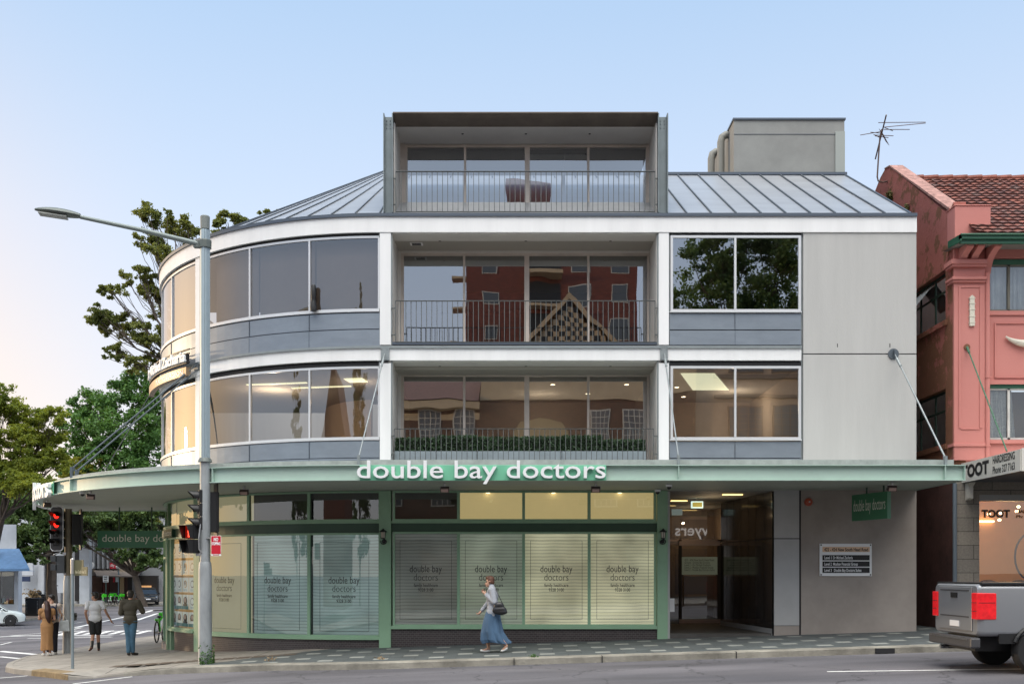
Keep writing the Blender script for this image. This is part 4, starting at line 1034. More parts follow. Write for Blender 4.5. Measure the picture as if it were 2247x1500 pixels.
# directory plaque
sg = thing("directory_plaque", "white framed directory plaque listing levels on the brown ground floor wall", "sign", (X(1854), -0.03, Zf(1263)))
b = MB(); b.box(X(1797), X(1911), -0.065, -0.03, Zf(1263), Zf(1192)); b.build("plate", M_wl, sg, bevel=0.004)
b = MB(); b.box(X(1803), X(1906), -0.073, -0.065, Zf(1210), Zf(1199)); b.build("brass_strip", mat("brass", (0.72, 0.50, 0.34), 0.4, metal=0.3), sg)
T = MB(); T.text("422 - 424 New South Head Road", 0.11, lambda x, y, z: (X(1806.5) + x, -0.076, Zf(1208.4) + y), width=X(1902.5) - X(1806.5), bold=.003); T.build("lettering", M_ink, sg)
for k, (a_, s_, w1) in enumerate((("Level 1", "Dr Michael Zacharia", 43), ("Level 2", "Moshav Financial Group", 54), ("Level 3", "Double Bay Doctors Suites", 60))):
    y0_, y1_ = 1217 + 13.7 * k, 1228.5 + 13.7 * k
    o = MB().box(X(1803), X(1906), -0.073, -0.065, Zf(y1_), Zf(y0_)).build("name_strip", M_blk, sg)
    T = MB(); T.text(a_, 0.10, lambda x, y, z: (X(1807) + x, -0.076, Zf(y1_ - 2.7) + y), width=X(1823) - X(1807), bold=.002)
    T.text(s_, 0.10, lambda x, y, z: (X(1826 + (2 if k == 2 else 0)) + x, -0.076, Zf(y1_ - 2.7) + y), width=w1 / 89.9, bold=.002)
    T.build("lettering", M_wl, o)
b = MB()
for px in (1800, 1908):
    for py in (1195, 1260): b.lathe([(0.018, 0), (0.018, .01)], (X(px), -0.066, Zf(py)), 8, M=Matrix.Rotation(R(90), 4, 'X'))
b.build("screws", M_blk, sg)
# surgeon sign on the curved end
sg = thing("surgeon_sign", "curved wall sign reading Zacharia surgeon in white letters on the rounded corner", "sign", (X(385, 27.5), 2.5, Z(830, 27.5)))
t0 = t_of(411, RB + .3); P0 = Vector((C[0] - (RB + .3) * math.sin(t0), C[1] - (RB + .3) * math.cos(t0)))
ds = P0.y + 25
za_, zb_ = Z(771, ds), Z(815, ds)
T = MB(); r_ = RB + 0.36
T.text("Dr Michael Zacharia", 0.42, lambda x, y, z: (C[0] - (r_ + z) * math.sin(t0 + (3.3 - x) / r_), C[1] - (r_ + z) * math.cos(t0 + (3.3 - x) / r_), Z(793, ds) + y * .95), width=3.3, depth=.03, bold=.008); T.build("letters", M_wl, sg)
b = MB()
for zz in (Z(768, ds), Z(777, ds), Z(796, ds)): b.arc(C, RB + .28, RB + .31, t_of(438), t0 + .5, zz, zz + .035, 14)
b.arc(C, RB + .24, RB + .33, t0, t0 + .46, Z(797, ds), Z(775, ds), 14)
b.build("rails", M_blk, sg)
b = MB(); b.arc(C, RB + .2, RB + .34, t0, t0 + .5, Z(824, ds), Z(805, ds), 14); b.build("plate", mat("bronze_plate", (0.28, 0.20, 0.13), 0.4, metal=.4), sg)
T = MB(); r2 = RB + .345; T.text("PLASTIC SURGEON", 0.17, lambda x, y, z: (C[0] - r2 * math.sin(t0 + .02 + (1.95 - x) / r2), C[1] - r2 * math.cos(t0 + .02 + (1.95 - x) / r2), Z(820, ds) + y), width=1.95, bold=.004); T.build("lettering", M_wl, sg)

# wall lanterns
def lantern(x, label):
    o = thing("wall_lantern", label, "lamp", (x, -0.03, Zf(1190)), group="wall lanterns on the green shop columns")
    b = MB(); z1 = Zf(1160)
    b.lathe([(0.10, 0), (0.095, .015), (0.03, .06), (0.008, .09)], (x, -0.17, z1 - .08), 12); b.build("cap", M_blk, o)
    b = MB(); b.lathe([(0.042, 0), (0.05, .14)], (x, -0.17, z1 - .22), 10); b.build("lantern_glass", mat("lantern_glass", (0.45, 0.42, 0.34), 0.2), o)
    b = MB(); b.lathe([(0.05, 0), (0.055, .02)], (x, -0.17, z1 - .245), 10)
    b.tube([(x + .07 * math.sin(a), -0.10 - .05 * math.cos(a) * .3, z1 - .31 + .06 * math.cos(a)) for a in [k * PI / 5 for k in range(9)]], 0.014, 6)
    b.lathe([(0.05, 0), (.05, .03)], (x, -0.03, z1 - .3), 10, M=Matrix.Rotation(R(90), 4, 'X')); b.tube([(x, -.05, z1 - .30), (x, -.17, z1 - .27)], .015, 6)
    for k in range(4): b.tube([(x + .05 * math.cos(k * PI / 2), -.17 + .05 * math.sin(k * PI / 2), z1 - .23), (x + .055 * math.cos(k * PI / 2), -.17 + .055 * math.sin(k * PI / 2), z1 - .08)], .006, 4)
    b.build("bracket", M_blk, o)
lantern(X(841, 24.85), "small black wall lantern on the green column left of the lit windows")
lantern(X(1455, 24.85), "small black wall lantern on the green column beside the entrance")
# floodlights and cameras under the awning
M_flood = mat("brown_housing", (0.06, 0.04, 0.035), 0.5)
def flood(px, d, label, rz=0.0):
    x = X(px, d); y = d - 25
    o = thing("floodlight", label, "lamp", (x, y, za0 - .2), group="floodlights under the awning")
    b = MB(); b.tube([(x, y, za0), (x, y, za0 - .06)], .03, 8); b.box(x - .11, x + .11, y - .012, y + .012, za0 - .07, za0 - .06); b.box(x - .115, x - .105, y - .012, y + .012, za0 - .13, za0 - .06); b.box(x + .105, x + .115, y - .012, y + .012, za0 - .13, za0 - .06); b.build("bracket", M_silv, o)
    MB().obox((x, y, za0 - .13), (0.2, 0.11, 0.12), rz, rx=R(25)).build("housing", M_flood, o, bevel=.01)
    MB().obox((x, y - .05, za0 - .16), (0.16, 0.02, 0.07), rz, rx=R(25)).build("lamp_glass", mat("flood_glass", (0.5, 0.35, 0.3), 0.2), o)
flood(976, 23.0, "floodlight under the awning edge below the word bay")
flood(1307, 23.0, "floodlight under the awning edge below the end of the big lettering")
flood(1957, 22.7, "floodlight under the awning edge above the green hanging sign at the right")
flood(536, 23.8, "floodlight under the awning just right of the tall light pole")
flood(199, 25.2, "floodlight under the curved awning above the traffic light", .5)
flood(104, 28.2, "leftmost floodlight under the curved awning", .8)
def dome(px, d, label):
    x, y = X(px, d), d - 25; o = thing("security_camera", label, "camera", (x, y, za0 - .1), group="security cameras under the awning")
    MB().lathe([(0.07, -.05), (0.075, 0)], (x, y, za0), 14).build("camera_base", M_wl, o); MB().ell((x, y, za0 - .05), (.055, .055, .06), n=8).build("dome", M_blk, o, smooth=True)
dome(1468, 23.3, "dome camera under the awning beside the entrance")
dome(1443, 24.7, "small dome camera at the top of the green column beside the entrance")
dome(181, 25.4, "dome camera under the curved awning end")
# alarm bell
o = thing("alarm_bell", "round red alarm bell high on the brown wall", "alarm", (X(1773), -0.03, Zf(1110)))
MB().lathe([(0.10, 0), (0.10, .03), (0.08, .07), (0.03, .09)], (X(1773), -0.03, Zf(1101)), 18, M=Matrix.Rotation(R(90), 4, 'X')).build("bell", mat("alarm_red", (0.42, 0.08, 0.04), 0.4), o, smooth=True)
MB().lathe([(0.02, .09), (0.02, .11)], (X(1773), -0.03, Zf(1101)), 8, M=Matrix.Rotation(R(90), 4, 'X')).build("cap", M_silv, o)
# exit sign in the lobby entrance
o = thing("exit_sign", "lit white framed box sign hanging in the dark entrance", "sign", (X(1530, 27.5), 2.5, Z(1113, 27.5)))
MB().box(X(1517, 27.5), X(1543, 27.5), 2.5, 2.56, Z(1114, 27.5), Z(1099, 27.5)).build("frame", mat("sign_lit_frame", (0.75, 0.9, 0.85), 0.5, emit=0.8, ecol=(.7, 1, .95)), o)
MB().box(X(1519.5, 27.5), X(1540.5, 27.5), 2.49, 2.5, Z(1111.5, 27.5), Z(1101.5, 27.5)).build("face", mat("sign_amber_face", (0.5, 0.45, 0.12), 0.5, emit=0.4, ecol=(.6, .5, .12)), o)
MB().tube([(X(1530, 27.5), 2.53, Z(1099, 27.5)), (X(1530, 27.5), 2.53, zc0)], .01, 6).build("hanger_rod", M_silv, o)

# hedges on the first floor balcony
M_leafd = mat("box_hedge_leaf", (0.035, 0.075, 0.030), 0.6, var=0.5, vscale=18)
def leaf_box(c, sz, n, s, seed):
    r = np.random.default_rng(seed); P = r.random((n, 3)) - .5
    ax = r.integers(0, 3, n); sg_ = r.choice([-.5, .5], n); mask = r.random(n) < .8
    P[np.arange(n)[mask], ax[mask]] = sg_[mask] * (0.9 + .2 * r.random(mask.sum()))
    P = P * np.array(sz) + np.array(c)
    return leaf_mesh(P, s, r)
def leaf_mesh(P, s, r, flat=0.0):
    n = len(P); a = r.normal(size=(n, 3)); a /= np.linalg.norm(a, axis=1)[:, None]
    b = r.normal(size=(n, 3)); b[:, 2] *= (1 - flat); b -= a * (a * b).sum(1)[:, None]; b /= np.linalg.norm(b, axis=1)[:, None]
    sc = (s * (0.6 + 0.8 * r.random(n)))[:, None]
    v = np.empty((n, 4, 3)); v[:, 0] = P - a * sc; v[:, 1] = P - b * sc * .55; v[:, 2] = P + a * sc; v[:, 3] = P + b * sc * .55
    return v.reshape(-1, 3), n
def mesh_quads(name, v, n, mt, parent=None, origin=None):
    o0 = np.array(origin) if origin is not None else np.array([(v[:, 0].min() + v[:, 0].max()) / 2, (v[:, 1].min() + v[:, 1].max()) / 2, v[:, 2].min()])
    me = bpy.data.meshes.new(name); me.vertices.add(len(v)); me.vertices.foreach_set('co', (v - o0).astype(np.float32).ravel())
    me.loops.add(4 * n); me.loops.foreach_set('vertex_index', np.arange(4 * n, dtype=np.int32)); me.polygons.add(n)
    me.polygons.foreach_set('loop_start', np.arange(0, 4 * n, 4, dtype=np.int32)); me.polygons.foreach_set('loop_total', np.full(n, 4, dtype=np.int32))
    me.materials.append(mt); me.update(calc_edges=True)
    o = bpy.data.objects.new(name, me); COL.objects.link(o)
    if parent: o.parent = parent
    o.location = Vector(o0) - (world_loc(parent) if parent else Vector((0, 0, 0)))
    return o
zbx = Zf(1012)
names = ["first box hedge from the left on the lowest balcony", "second box hedge from the left, taller, on the lowest balcony", "third box hedge from the left behind the lowest balcony railing",
         "fourth box hedge from the left on the lowest balcony", "fifth box hedge from the left on the lowest balcony", "low box hedge at the right end of the lowest balcony"]
for k, (a_, b_, py) in enumerate(((872, 954, 962), (963, 1044, 957), (1050, 1136, 960), (1144, 1228, 959), (1235, 1319, 957), (1327, 1411, 966))):
    d = 25.35; x0, x1 = X(a_, d), X(b_, d); zt_, zl = Z(py, d), Z(991, d)
    o = thing("box_hedge", "clipped dark green " + names[k], "hedge", ((x0 + x1) / 2, .35, zbx), group="clipped hedges on the balcony")
    v, n = leaf_box(((x0 + x1) / 2, 0.35, (zt_ + zl) / 2), (x1 - x0, 0.32, zt_ - zl), 2600, 0.028, 50 + k)
    mesh_quads("foliage", v, n, M_leafd, o)
    MB().box(x0 + .04, x1 - .04, .24, .46, zl - .05, zt_ - .05).build("stems", mat("hedge_core", (0.012, 0.02, 0.01), 0.9), o)
    MB().box(X(a_ - (4 if k else 6), d) + .004, X(b_ + 5, d) - .004, .17, .53, zbx - .1, zl).build("planter", mat("blue_grey_planter", (0.30, 0.36, 0.40), 0.6, var=.1), o)
# bits seen in the windows
o = MB(); dv = 25.38; x_, y_ = X(693, dv), .40
o.lathe([(0.08, 0), (.085, .1), (.06, .22), (.055, .28), (.06, .3), (.062, .60), (.05, .63)], (x_, y_ - .33, Zf(680)), 14)
tag(o.build("tall_vase", M_blk, smooth=True), "tall black vase standing in the upper curved window", "vase")
# ================================================================ poles, lights, signals
M_pole = mat("painted_pole", (0.30, 0.32, 0.33), 0.5, metal=0.2, var=0.22, vscale=3, stretch=(1, 1, .5), bump=.1, bscale=20)
M_polel = mat("aluminium_pole", (0.37, 0.45, 0.49), 0.4, metal=0.35, var=.06)
M_lamp = mat("lamp_housing", (0.13, 0.15, 0.14), 0.5, metal=.2)
PG = G(450, 1455); pxp, pyp = PG.x, PG.y; dp = pyp + 25
o = thing("street_light", "tall grey street light pole with a long arm and signal lights by the curved corner", "street lamp", PG)
zP = lambda py: Z(py, dp)
b = MB(); b.lathe([(0.15, PG.z - .1), (0.145, zP(1250)), (0.135, zP(1236)), (0.125, zP(1232))], (pxp, pyp, 0), 20); b.build("lower_pole", M_pole, o, smooth=True)
b = MB(); b.lathe([(0.113, zP(1236)), (0.113, zP(1012))], (pxp, pyp, 0), 16); b.build("mid_pole", M_pole, o, smooth=True)
b = MB(); b.lathe([(0.112, zP(1012)), (.112, zP(505))], (pxp, pyp, 0), 6); b.box(pxp - .02, pxp + .02, pyp - .118, pyp - .1, zP(1010), zP(505)); b.build("upper_pole", M_polel, o)
b = MB(); b.lathe([(0.16, zP(1013)), (.13, zP(1006)), (.112, zP(1004))], (pxp, pyp, 0), 16); b.build("collar", M_lamp, o)
b = MB(); b.lathe([(0.10, zP(503)), (.105, zP(476)), (.09, zP(474))], (pxp, pyp, 0), 16); b.build("pole_cap", mat("cap_grey", (.2, .22, .21), .6), o)
b = MB(); b.lathe([(0.14, zP(545)), (.145, zP(530)), (.14, zP(527))], (pxp, pyp, 0), 12); b.obox((pxp - .15, pyp, zP(536)), (.2, .12, .16)); b.build("arm_bracket", M_lamp, o, bevel=.01)
dA = dp - 1.0
p0 = Vector((pxp - .15, pyp, zP(535))); p1 = Vector((X(176, dA), dA - 25, Z(476, dA)))
b = MB(); b.tube([p0, p0.lerp(p1, .5) + Vector((0, 0, .02)), p1], [.06, .05, .042], 12); b.build("arm", mat("arm_grey", (.24, .28, .27), .5, metal=.2), o, smooth=True)
p2 = Vector((X(86, dA), dA - 25.2, Z(468, dA))); dd = (p2 - p1)
b = MB()
M_ = Matrix.Translation((p1 + p2) / 2 + Vector((0, 0, 0.01))) @ dd.to_track_quat('X', 'Z').to_matrix().to_4x4()
ring = []
for i in range(13):
    u = i / 12; x = (u - .5) * dd.length; w = .17 * math.sin(PI * min(1, .12 + u * .86)) ** .6; hgt = .10 * math.sin(PI * min(1, .15 + u * .8)) ** .7
    for j in range(12):
        a = 2 * PI * j / 12; ring.append(M_ @ Vector((x, w * math.cos(a), (hgt if math.sin(a) > 0 else hgt * .55) * math.sin(a))))
b.add(ring, [(i * 12 + j, i * 12 + (j + 1) % 12, (i + 1) * 12 + (j + 1) % 12, (i + 1) * 12 + j) for i in range(12) for j in range(12)] + [tuple(range(12)), tuple(range(144, 156))])
b.build("lamp_head", M_lamp, o, smooth=True)
b = MB(); b.add([M_ @ Vector(q) for q in ((-.2, -.12, -.085), (.36, -.12, -.085), (.36, .12, -.085), (-.2, .12, -.085), (-.2, -.12, -.06), (.36, -.12, -.06), (.36, .12, -.06), (-.2, .12, -.06))], [(0, 3, 2, 1), (4, 5, 6, 7), (0, 1, 5, 4), (1, 2, 6, 5), (2, 3, 7, 6), (3, 0, 4, 7)]); b.build("lamp_lens", mat("lens_grey", (.35, .36, .33), .3), o)

def signal_head(par, c, n, lit, facing, size=0.30, plate=True, vis=0.26, border=False, targets=None):
    """vertical signal lantern facing 'facing' (radians about z, 0 = toward the camera)"""
    c = Vector(c); Rz = Matrix.Translation(c) @ Matrix.Rotation(facing, 4, 'Z')
    H = n * size; b = MB()
    T = lambda x, y, z: Rz @ Vector((x, y, z))
    for k in range(n):
        z0 = -H / 2 + k * size
        vs = [T(x, y, z) for z in (z0 + .01, z0 + size - .01) for (x, y) in ((-.13, 0), (.13, 0), (.13, .2), (-.13, .2))]
        b.add(vs, [(0, 3, 2, 1), (4, 5, 6, 7), (0, 1, 5, 4), (1, 2, 6, 5), (2, 3, 7, 6), (3, 0, 4, 7)])
    h = b.build("signal_housing", M_blk, par)
    if plate:
        def rr(w, hh, y0, y1, m, mb, rad=.12):
            pts = []
            for (sx, sz, a0) in ((1, 1, 0), (-1, 1, 90), (-1, -1, 180), (1, -1, 270)):
                for k in range(5):
                    a = R(a0 + k * 22.5); pts.append((sx * (w - rad) + rad * math.cos(a), sz * (hh - rad) + rad * math.sin(a)))
            kk = len(pts); vs = [T(x, y0, z) for x, z in pts] + [T(x, y1, z) for x, z in pts]
            mb.add(vs, [tuple(range(kk))[::-1], tuple(range(kk, 2 * kk))] + [(i, (i + 1) % kk, (i + 1) % kk + kk, i + kk) for i in range(kk)], m)
        q = MB()
        if border: rr(.235, H / 2 + .13, .012, .022, 1, q)
        rr(.215 if border else .235, H / 2 + (.11 if border else .13), .0, .01 if border else .015, 0, q)
        q.build("backboard", [M_blk, M_wl], par)
    for k in range(n):
        zc_ = H / 2 - (k + .5) * size; r = size * .40
        v = MB(); m = 14
        arc_ = [(-R(200) + R(220 + 0) * j / m) for j in range(m + 1)]
        arc_ = [R(-20) + R(220) * j / m for j in range(m + 1)]
        vs = [T(r * math.cos(a), -.005, zc_ + r * math.sin(a)) for a in arc_] + [T(r * .98 * math.cos(a), -vis * (0.45 + .55 * max(0, math.sin(a))), zc_ + r * .98 * math.sin(a)) for a in arc_]
        v.add(vs, [(i, i + 1, i + m + 2, i + m + 1) for i in range(m)]); vo = v.build("visor", M_blk, h)
        sm = vo.modifiers.new("thick", 'SOLIDIFY'); sm.thickness = .008
        l = MB(); l.lathe([(r * .95, 0), (r * .7, .03), (r * .3, .045), (.005, .05)], T(0, 0, zc_), 16, M=Matrix.Rotation(facing, 4, 'Z') @ Matrix.Rotation(R(90), 4, 'X'))
        l.build("lens", M_redl if k in lit else mat("unlit_lens", (.02, .022, .02), .2), h, smooth=True)
def ped_head(par, c, facing, lit=True):
    c = Vector(c); Rz = Matrix.Translation(c) @ Matrix.Rotation(facing, 4, 'Z'); T = lambda x, y, z: Rz @ Vector((x, y, z))
    b = MB()
    for z0 in (0.0, -.32):
        vs = [T(x, y, z) for z in (z0 + .005, z0 + .31) for (x, y) in ((-.16, 0), (.16, 0), (.16, .18), (-.16, .18))]
        b.add(vs, [(0, 3, 2, 1), (4, 5, 6, 7), (0, 1, 5, 4), (1, 2, 6, 5), (2, 3, 7, 6), (3, 0, 4, 7)])
    h = b.build("pedestrian_signal", M_blk, par)
    for i, z0 in enumerate((0.0, -.32)):
        v = MB()
        for (xa, za, xb, zb2) in ((-.15, .30, .15, .30), (-.15, .02, -.15, .30), (.15, .02, .15, .30)):
            y1 = -.17; v.add([T(xa, 0, z0 + za), T(xb, 0, z0 + zb2), T(xb, y1 if zb2 > .2 else y1 * .5, z0 + zb2), T(xa, y1 if za > .2 else y1 * .5, z0 + za)], [(0, 1, 2, 3)])
        vo = v.build("visor", M_blk, h); sm = vo.modifiers.new("thick", 'SOLIDIFY'); sm.thickness = .008
        if i == 0 and lit:
            m = MB()   # standing figure
            def pl_(pts): m.add([T(x, -.012, z0 + .155 + z) for x, z in pts], [tuple(range(len(pts)))])
            pl_([(.022 * math.cos(a), .085 + .022 * math.sin(a)) for a in [k * PI / 5 for k in range(10)]])
            pl_([(-.03, .06), (.03, .06), (.034, -.01), (-.034, -.01)]); pl_([(-.03, -.01), (-.002, -.01), (-.012, -.11), (-.034, -.11)]); pl_([(.002, -.01), (.03, -.01), (.034, -.11), (.012, -.11)]); pl_([(-.055, .0), (-.04, .0), (-.03, .06), (-.036, .06)]); pl_([(.055, .0), (.04, .0), (.03, .06), (.036, .06)])
            m.build("red_figure", mat("red_figure_light", (1, .1, .05), .4, emit=5.0, ecol=(1, .06, .03)), h)
            g_ = MB(); g_.add([T(x, -.006, z0 + z) for x, z in ((-.14, .02), (.14, .02), (.14, .29), (-.14, .29))], [(0, 1, 2, 3)]); g_.build("lens", mat("dark_red_lens", (.08, .004, .004), .3, emit=.35, ecol=(.5, 0.01, 0.0)), h)
# signals on the light pole: three-aspect head left side (seen from the side), backboard behind right
signal_head(o, (X(436, dp), pyp - .02, zP(1118)), 3, (), R(-65), .30, plate=False, vis=.24)
b = MB(); b.obox((X(466, dp), pyp + .28, zP(1122)), (.40, .03, 1.28), R(-62)); b.obox((X(463, dp), pyp + .18, zP(1122)), (.2, .22, .9), R(-62)); b.build("signal_backboard", M_blk, o, bevel=.015)
ped_head(o, (X(417, dp), pyp - .05, zP(1182)), R(-38))
b = MB(); b.obox((X(436, dp), pyp, zP(1158)), (.18, .06, .1)); b.obox((X(437, dp), pyp, zP(1215)), (.14, .05, .08)); b.tube([(X(444, dp), pyp - .1, zP(1140)), (X(441, dp), pyp - .16, zP(1180)), (X(441, dp), pyp - .14, zP(1205)), (X(446, dp), pyp - .1, zP(1212))], .015, 6); b.build("signal_bracket", M_silv, o)
s_ = thing("no_stopping_sign", "red and white NO STOPPING sign on the right of the tall light pole", "sign", (X(477, dp), pyp, zP(1219)))
x0, x1, z0, z1 = X(466.5, dp), X(488.5, dp), zP(1219), zP(1175)
MB().box(x0, x1, pyp - .12, pyp - .112, z0, z1).build("plate", mat("sign_white", (.8, .8, .8), .4), s_)
b = MB(); b.box(x0 + .008, x1 - .008, pyp - .124, pyp - .12, z0 + .045, z1 - .008); b.build("red_field", mat("sign_red", (.55, .012, .03), .4), s_)
T = MB()
T.text("NO", .11, lambda x, y, z: ((x0 + x1) / 2 + x, pyp - .127, zP(1186.5) + y), width=.10, align='CENTER', bold=.004)
T.text("STOPPING", .085, lambda x, y, z: ((x0 + x1) / 2 + x, pyp - .127, zP(1195) + y), width=.19, align='CENTER', bold=.004)
T.add([((x0 + x1) / 2 + x, pyp - .127, z0 + .022 + z) for x, z in ((-.07, 0), (-.045, .014), (-.045, .005), (.045, .005), (.045, .014), (.07, 0), (.045, -.014), (.045, -.005), (-.045, -.005), (-.045, -.014))], [tuple(range(10))], 1)
T.build("lettering", [M_wl, mat("sign_red")], s_)
MB().box(X(455, dp), x0 + .02, pyp - .11, pyp - .05, zP(1181), zP(1179)).build("bracket", M_silv, s_)
# weeds at the foot of the pole
vv = []; r = np.random.default_rng(3)
for k in range(240):
    a = r.uniform(-2.2, .6); h = abs(r.normal(0, .16)); vv.append((pxp + .17 * math.cos(a) * (1 + .1 * r.random()) + .02, pyp + .17 * math.sin(a) - .02, PG.z + h))
v, n = leaf_mesh(np.array(vv), .028, r); tag(mesh_quads("weeds", v, n, mat("weed_leaf", (.06, .14, .03), .7, var=.4, vscale=20)), "green weeds climbing the foot of the tall light pole", "weeds", kind='stuff')
vv = [(X(1092, 21.6) + r.normal(0, .1), -3.40 + r.normal(0, .03), ground(-.4, -3.4) + abs(r.normal(0, .03))) for _ in range(90)]
for (px, py, nn, sc_) in ((1172, 1441, 60, .05), (594, 1449, 40, .07), (835, 1446, 30, .05)):
    g_ = G(px, py); vv = [(g_.x + r.normal(0, sc_), g_.y + r.normal(0, .03), g_.z + abs(r.normal(0, sc_ * .6))) for _ in range(nn)]
    v, n = leaf_mesh(np.array(vv), .022, r); tag(mesh_quads("weeds", v, n, mat("weed_leaf") if px == 1172 else mat("dry_leaf", (.35, .24, .12), .8)), {1172: "small green weed tuft on the kerb edge near the walking woman", 594: "dry leaf litter on the kerb just right of the tall light pole", 835: "dry leaves on the kerb below the left green column"}[px], "weeds", kind='stuff')

# left traffic signal pole
PT = G(150, 1432); dt_ = PT.y + 25; zT = lambda py: Z(py, dt_)
o = thing("traffic_light", "traffic light with two lit red lamps and white edged board beside the corner crowd", "traffic light", PT)
b = MB(); b.lathe([(.16, PT.z - .1), (.14, zT(1300)), (.135, zT(1272)), (.12, zT(1268)), (.105, zT(1262))], (PT.x, PT.y, 0), 18); b.build("lower_pole", M_pole, o, smooth=True)
b = MB(); b.lathe([(.105, zT(1264)), (.105, zT(1116))], (PT.x, PT.y, 0), 16); b.build("upper_pole", mat("weathered_pole", (.20, .17, .12), .6, metal=.2, var=.2), o, smooth=True)
signal_head(o, (X(131, dt_), PT.y - .22, zT(1160)), 4, (0, 1), R(-18), .262, plate=True, vis=.30, border=True)
b = MB(); b.obox((X(172, dt_), PT.y + .15, zT(1161)), (.50, .04, 1.22), R(-62)); b.obox((X(168, dt_), PT.y + .05, zT(1161)), (.24, .3, .9), R(-62)); b.build("signal_backboard", M_blk, o, bevel=.02)
h_ = MB()
for k, py in enumerate((1222, 1241)):
    h_.obox((X(139, dt_), PT.y - .1, zT(py + 6)), (.24, .2, .26)); h_.obox((X(124, dt_), PT.y - .12, zT(py + 3)), (.16, .22, .18))
h_.build("pedestrian_signal", mat("signal_grey", (.05, .055, .06), .5), o, bevel=.01)
b = MB(); b.obox((X(145, dt_), PT.y - .08, zT(1214)), (.1, .1, .08)); b.obox((X(146, dt_), PT.y - .05, zT(1258)), (.1, .1, .06)); b.tube([(X(134, dt_), PT.y - .1, zT(1212)), (X(122, dt_), PT.y - .12, zT(1216)), (X(118, dt_), PT.y - .1, zT(1230))], .018, 6); b.build("signal_bracket", M_silv, o)
b = MB(); b.obox((X(163, dt_), PT.y, zT(1352)), (.09, .16, .22)); b.lathe([(.04, 0), (.035, .03)], (X(166.5, dt_), PT.y, zT(1350)), 10, M=Matrix.Rotation(R(90), 4, 'Y')); b.build("push_button", M_blk, o, bevel=.008)
# thin street-name pole
PN = G(159, 1466); dn = PN.y + 25; zN = lambda py: Z(py, dn)
o = thing("street_name_post", "thin grey post with two street name blades standing at the kerb corner", "sign post", PN)
b = MB(); b.lathe([(.036, PN.z - .05), (.036, zN(1258))], (PN.x, PN.y, 0), 12); b.build("post", mat("post_grey", (.24, .29, .32), .45, metal=.4, var=.1), o, smooth=True)
b = MB(); b.lathe([(.042, zN(1258)), (.042, zN(1226)), (.03, zN(1224))], (PN.x, PN.y, 0), 12); b.build("cap", M_silv, o)
M_blade = mat("blade_olive", (.10, .10, .05), .5)
for (a_, b_, yt, yb_, sk) in ((163, 183, 1228, 1243, .6), (163, 192, 1243, 1262, .9)):
    dy = -sk * .35; xa, xb = X(a_, dn), X(b_, dn + dy); m = MB()
    zt0, zb0 = zN(yt), zN(yb_); m.add([(xa, PN.y, zb0), (xb, PN.y + dy, zb0 - .0), (xb, PN.y + dy, zt0), (xa, PN.y, zt0), (xa, PN.y + .02, zb0), (xb, PN.y + dy + .02, zb0), (xb, PN.y + dy + .02, zt0), (xa, PN.y + .02, zt0)], [(0, 1, 2, 3), (7, 6, 5, 4), (3, 2, 6, 7), (0, 4, 5, 1), (1, 5, 6, 2)])
    bo = m.build("name_blade", M_blade, o)
    if yt == 1228: continue
    T = MB(); T.text("New South Head Rd", .11, lambda x, y, z: (xa + .03 + x, PN.y + dy * (x + .03) / (xb - xa) - .006, zb0 + .05 + y), width=(xb - xa) * .85, bold=.003)
    T.build("lettering", mat("blade_letters", (.45, .42, .28), .5), bo)
# ================================================================ red rendered neighbour
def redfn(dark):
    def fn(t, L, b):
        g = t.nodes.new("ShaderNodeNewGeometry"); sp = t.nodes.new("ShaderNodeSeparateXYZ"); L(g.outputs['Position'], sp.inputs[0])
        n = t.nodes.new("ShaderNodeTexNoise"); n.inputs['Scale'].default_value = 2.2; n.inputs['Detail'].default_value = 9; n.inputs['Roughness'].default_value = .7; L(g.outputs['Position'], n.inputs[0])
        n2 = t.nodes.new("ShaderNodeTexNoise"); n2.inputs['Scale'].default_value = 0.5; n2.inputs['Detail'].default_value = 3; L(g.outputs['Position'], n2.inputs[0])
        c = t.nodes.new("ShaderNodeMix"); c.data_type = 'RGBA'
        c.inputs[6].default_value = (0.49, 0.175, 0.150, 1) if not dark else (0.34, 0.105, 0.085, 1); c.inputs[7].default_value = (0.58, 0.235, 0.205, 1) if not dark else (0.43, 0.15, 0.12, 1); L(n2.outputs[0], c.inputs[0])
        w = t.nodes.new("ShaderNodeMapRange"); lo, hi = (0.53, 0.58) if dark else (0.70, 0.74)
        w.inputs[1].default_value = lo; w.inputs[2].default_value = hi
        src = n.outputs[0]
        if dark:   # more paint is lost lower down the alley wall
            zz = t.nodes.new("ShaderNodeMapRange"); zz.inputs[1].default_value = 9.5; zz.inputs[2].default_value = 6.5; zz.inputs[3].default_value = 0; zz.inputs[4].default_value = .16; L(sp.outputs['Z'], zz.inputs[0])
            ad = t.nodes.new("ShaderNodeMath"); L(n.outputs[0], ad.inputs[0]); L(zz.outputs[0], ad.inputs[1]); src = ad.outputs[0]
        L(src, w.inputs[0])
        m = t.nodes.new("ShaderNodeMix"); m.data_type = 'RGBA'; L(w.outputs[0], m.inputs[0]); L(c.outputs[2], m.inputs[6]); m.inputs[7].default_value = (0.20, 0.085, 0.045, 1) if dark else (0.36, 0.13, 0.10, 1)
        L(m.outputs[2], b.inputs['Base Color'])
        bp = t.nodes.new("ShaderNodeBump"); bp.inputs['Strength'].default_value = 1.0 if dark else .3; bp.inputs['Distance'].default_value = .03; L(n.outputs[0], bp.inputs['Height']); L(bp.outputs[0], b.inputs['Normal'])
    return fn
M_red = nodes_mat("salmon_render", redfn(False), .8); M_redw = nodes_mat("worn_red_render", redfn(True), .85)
M_dred = mat("dark_red_wall", (0.075, 0.032, 0.026), .8, var=.35, vscale=2, bump=.3, bscale=12)
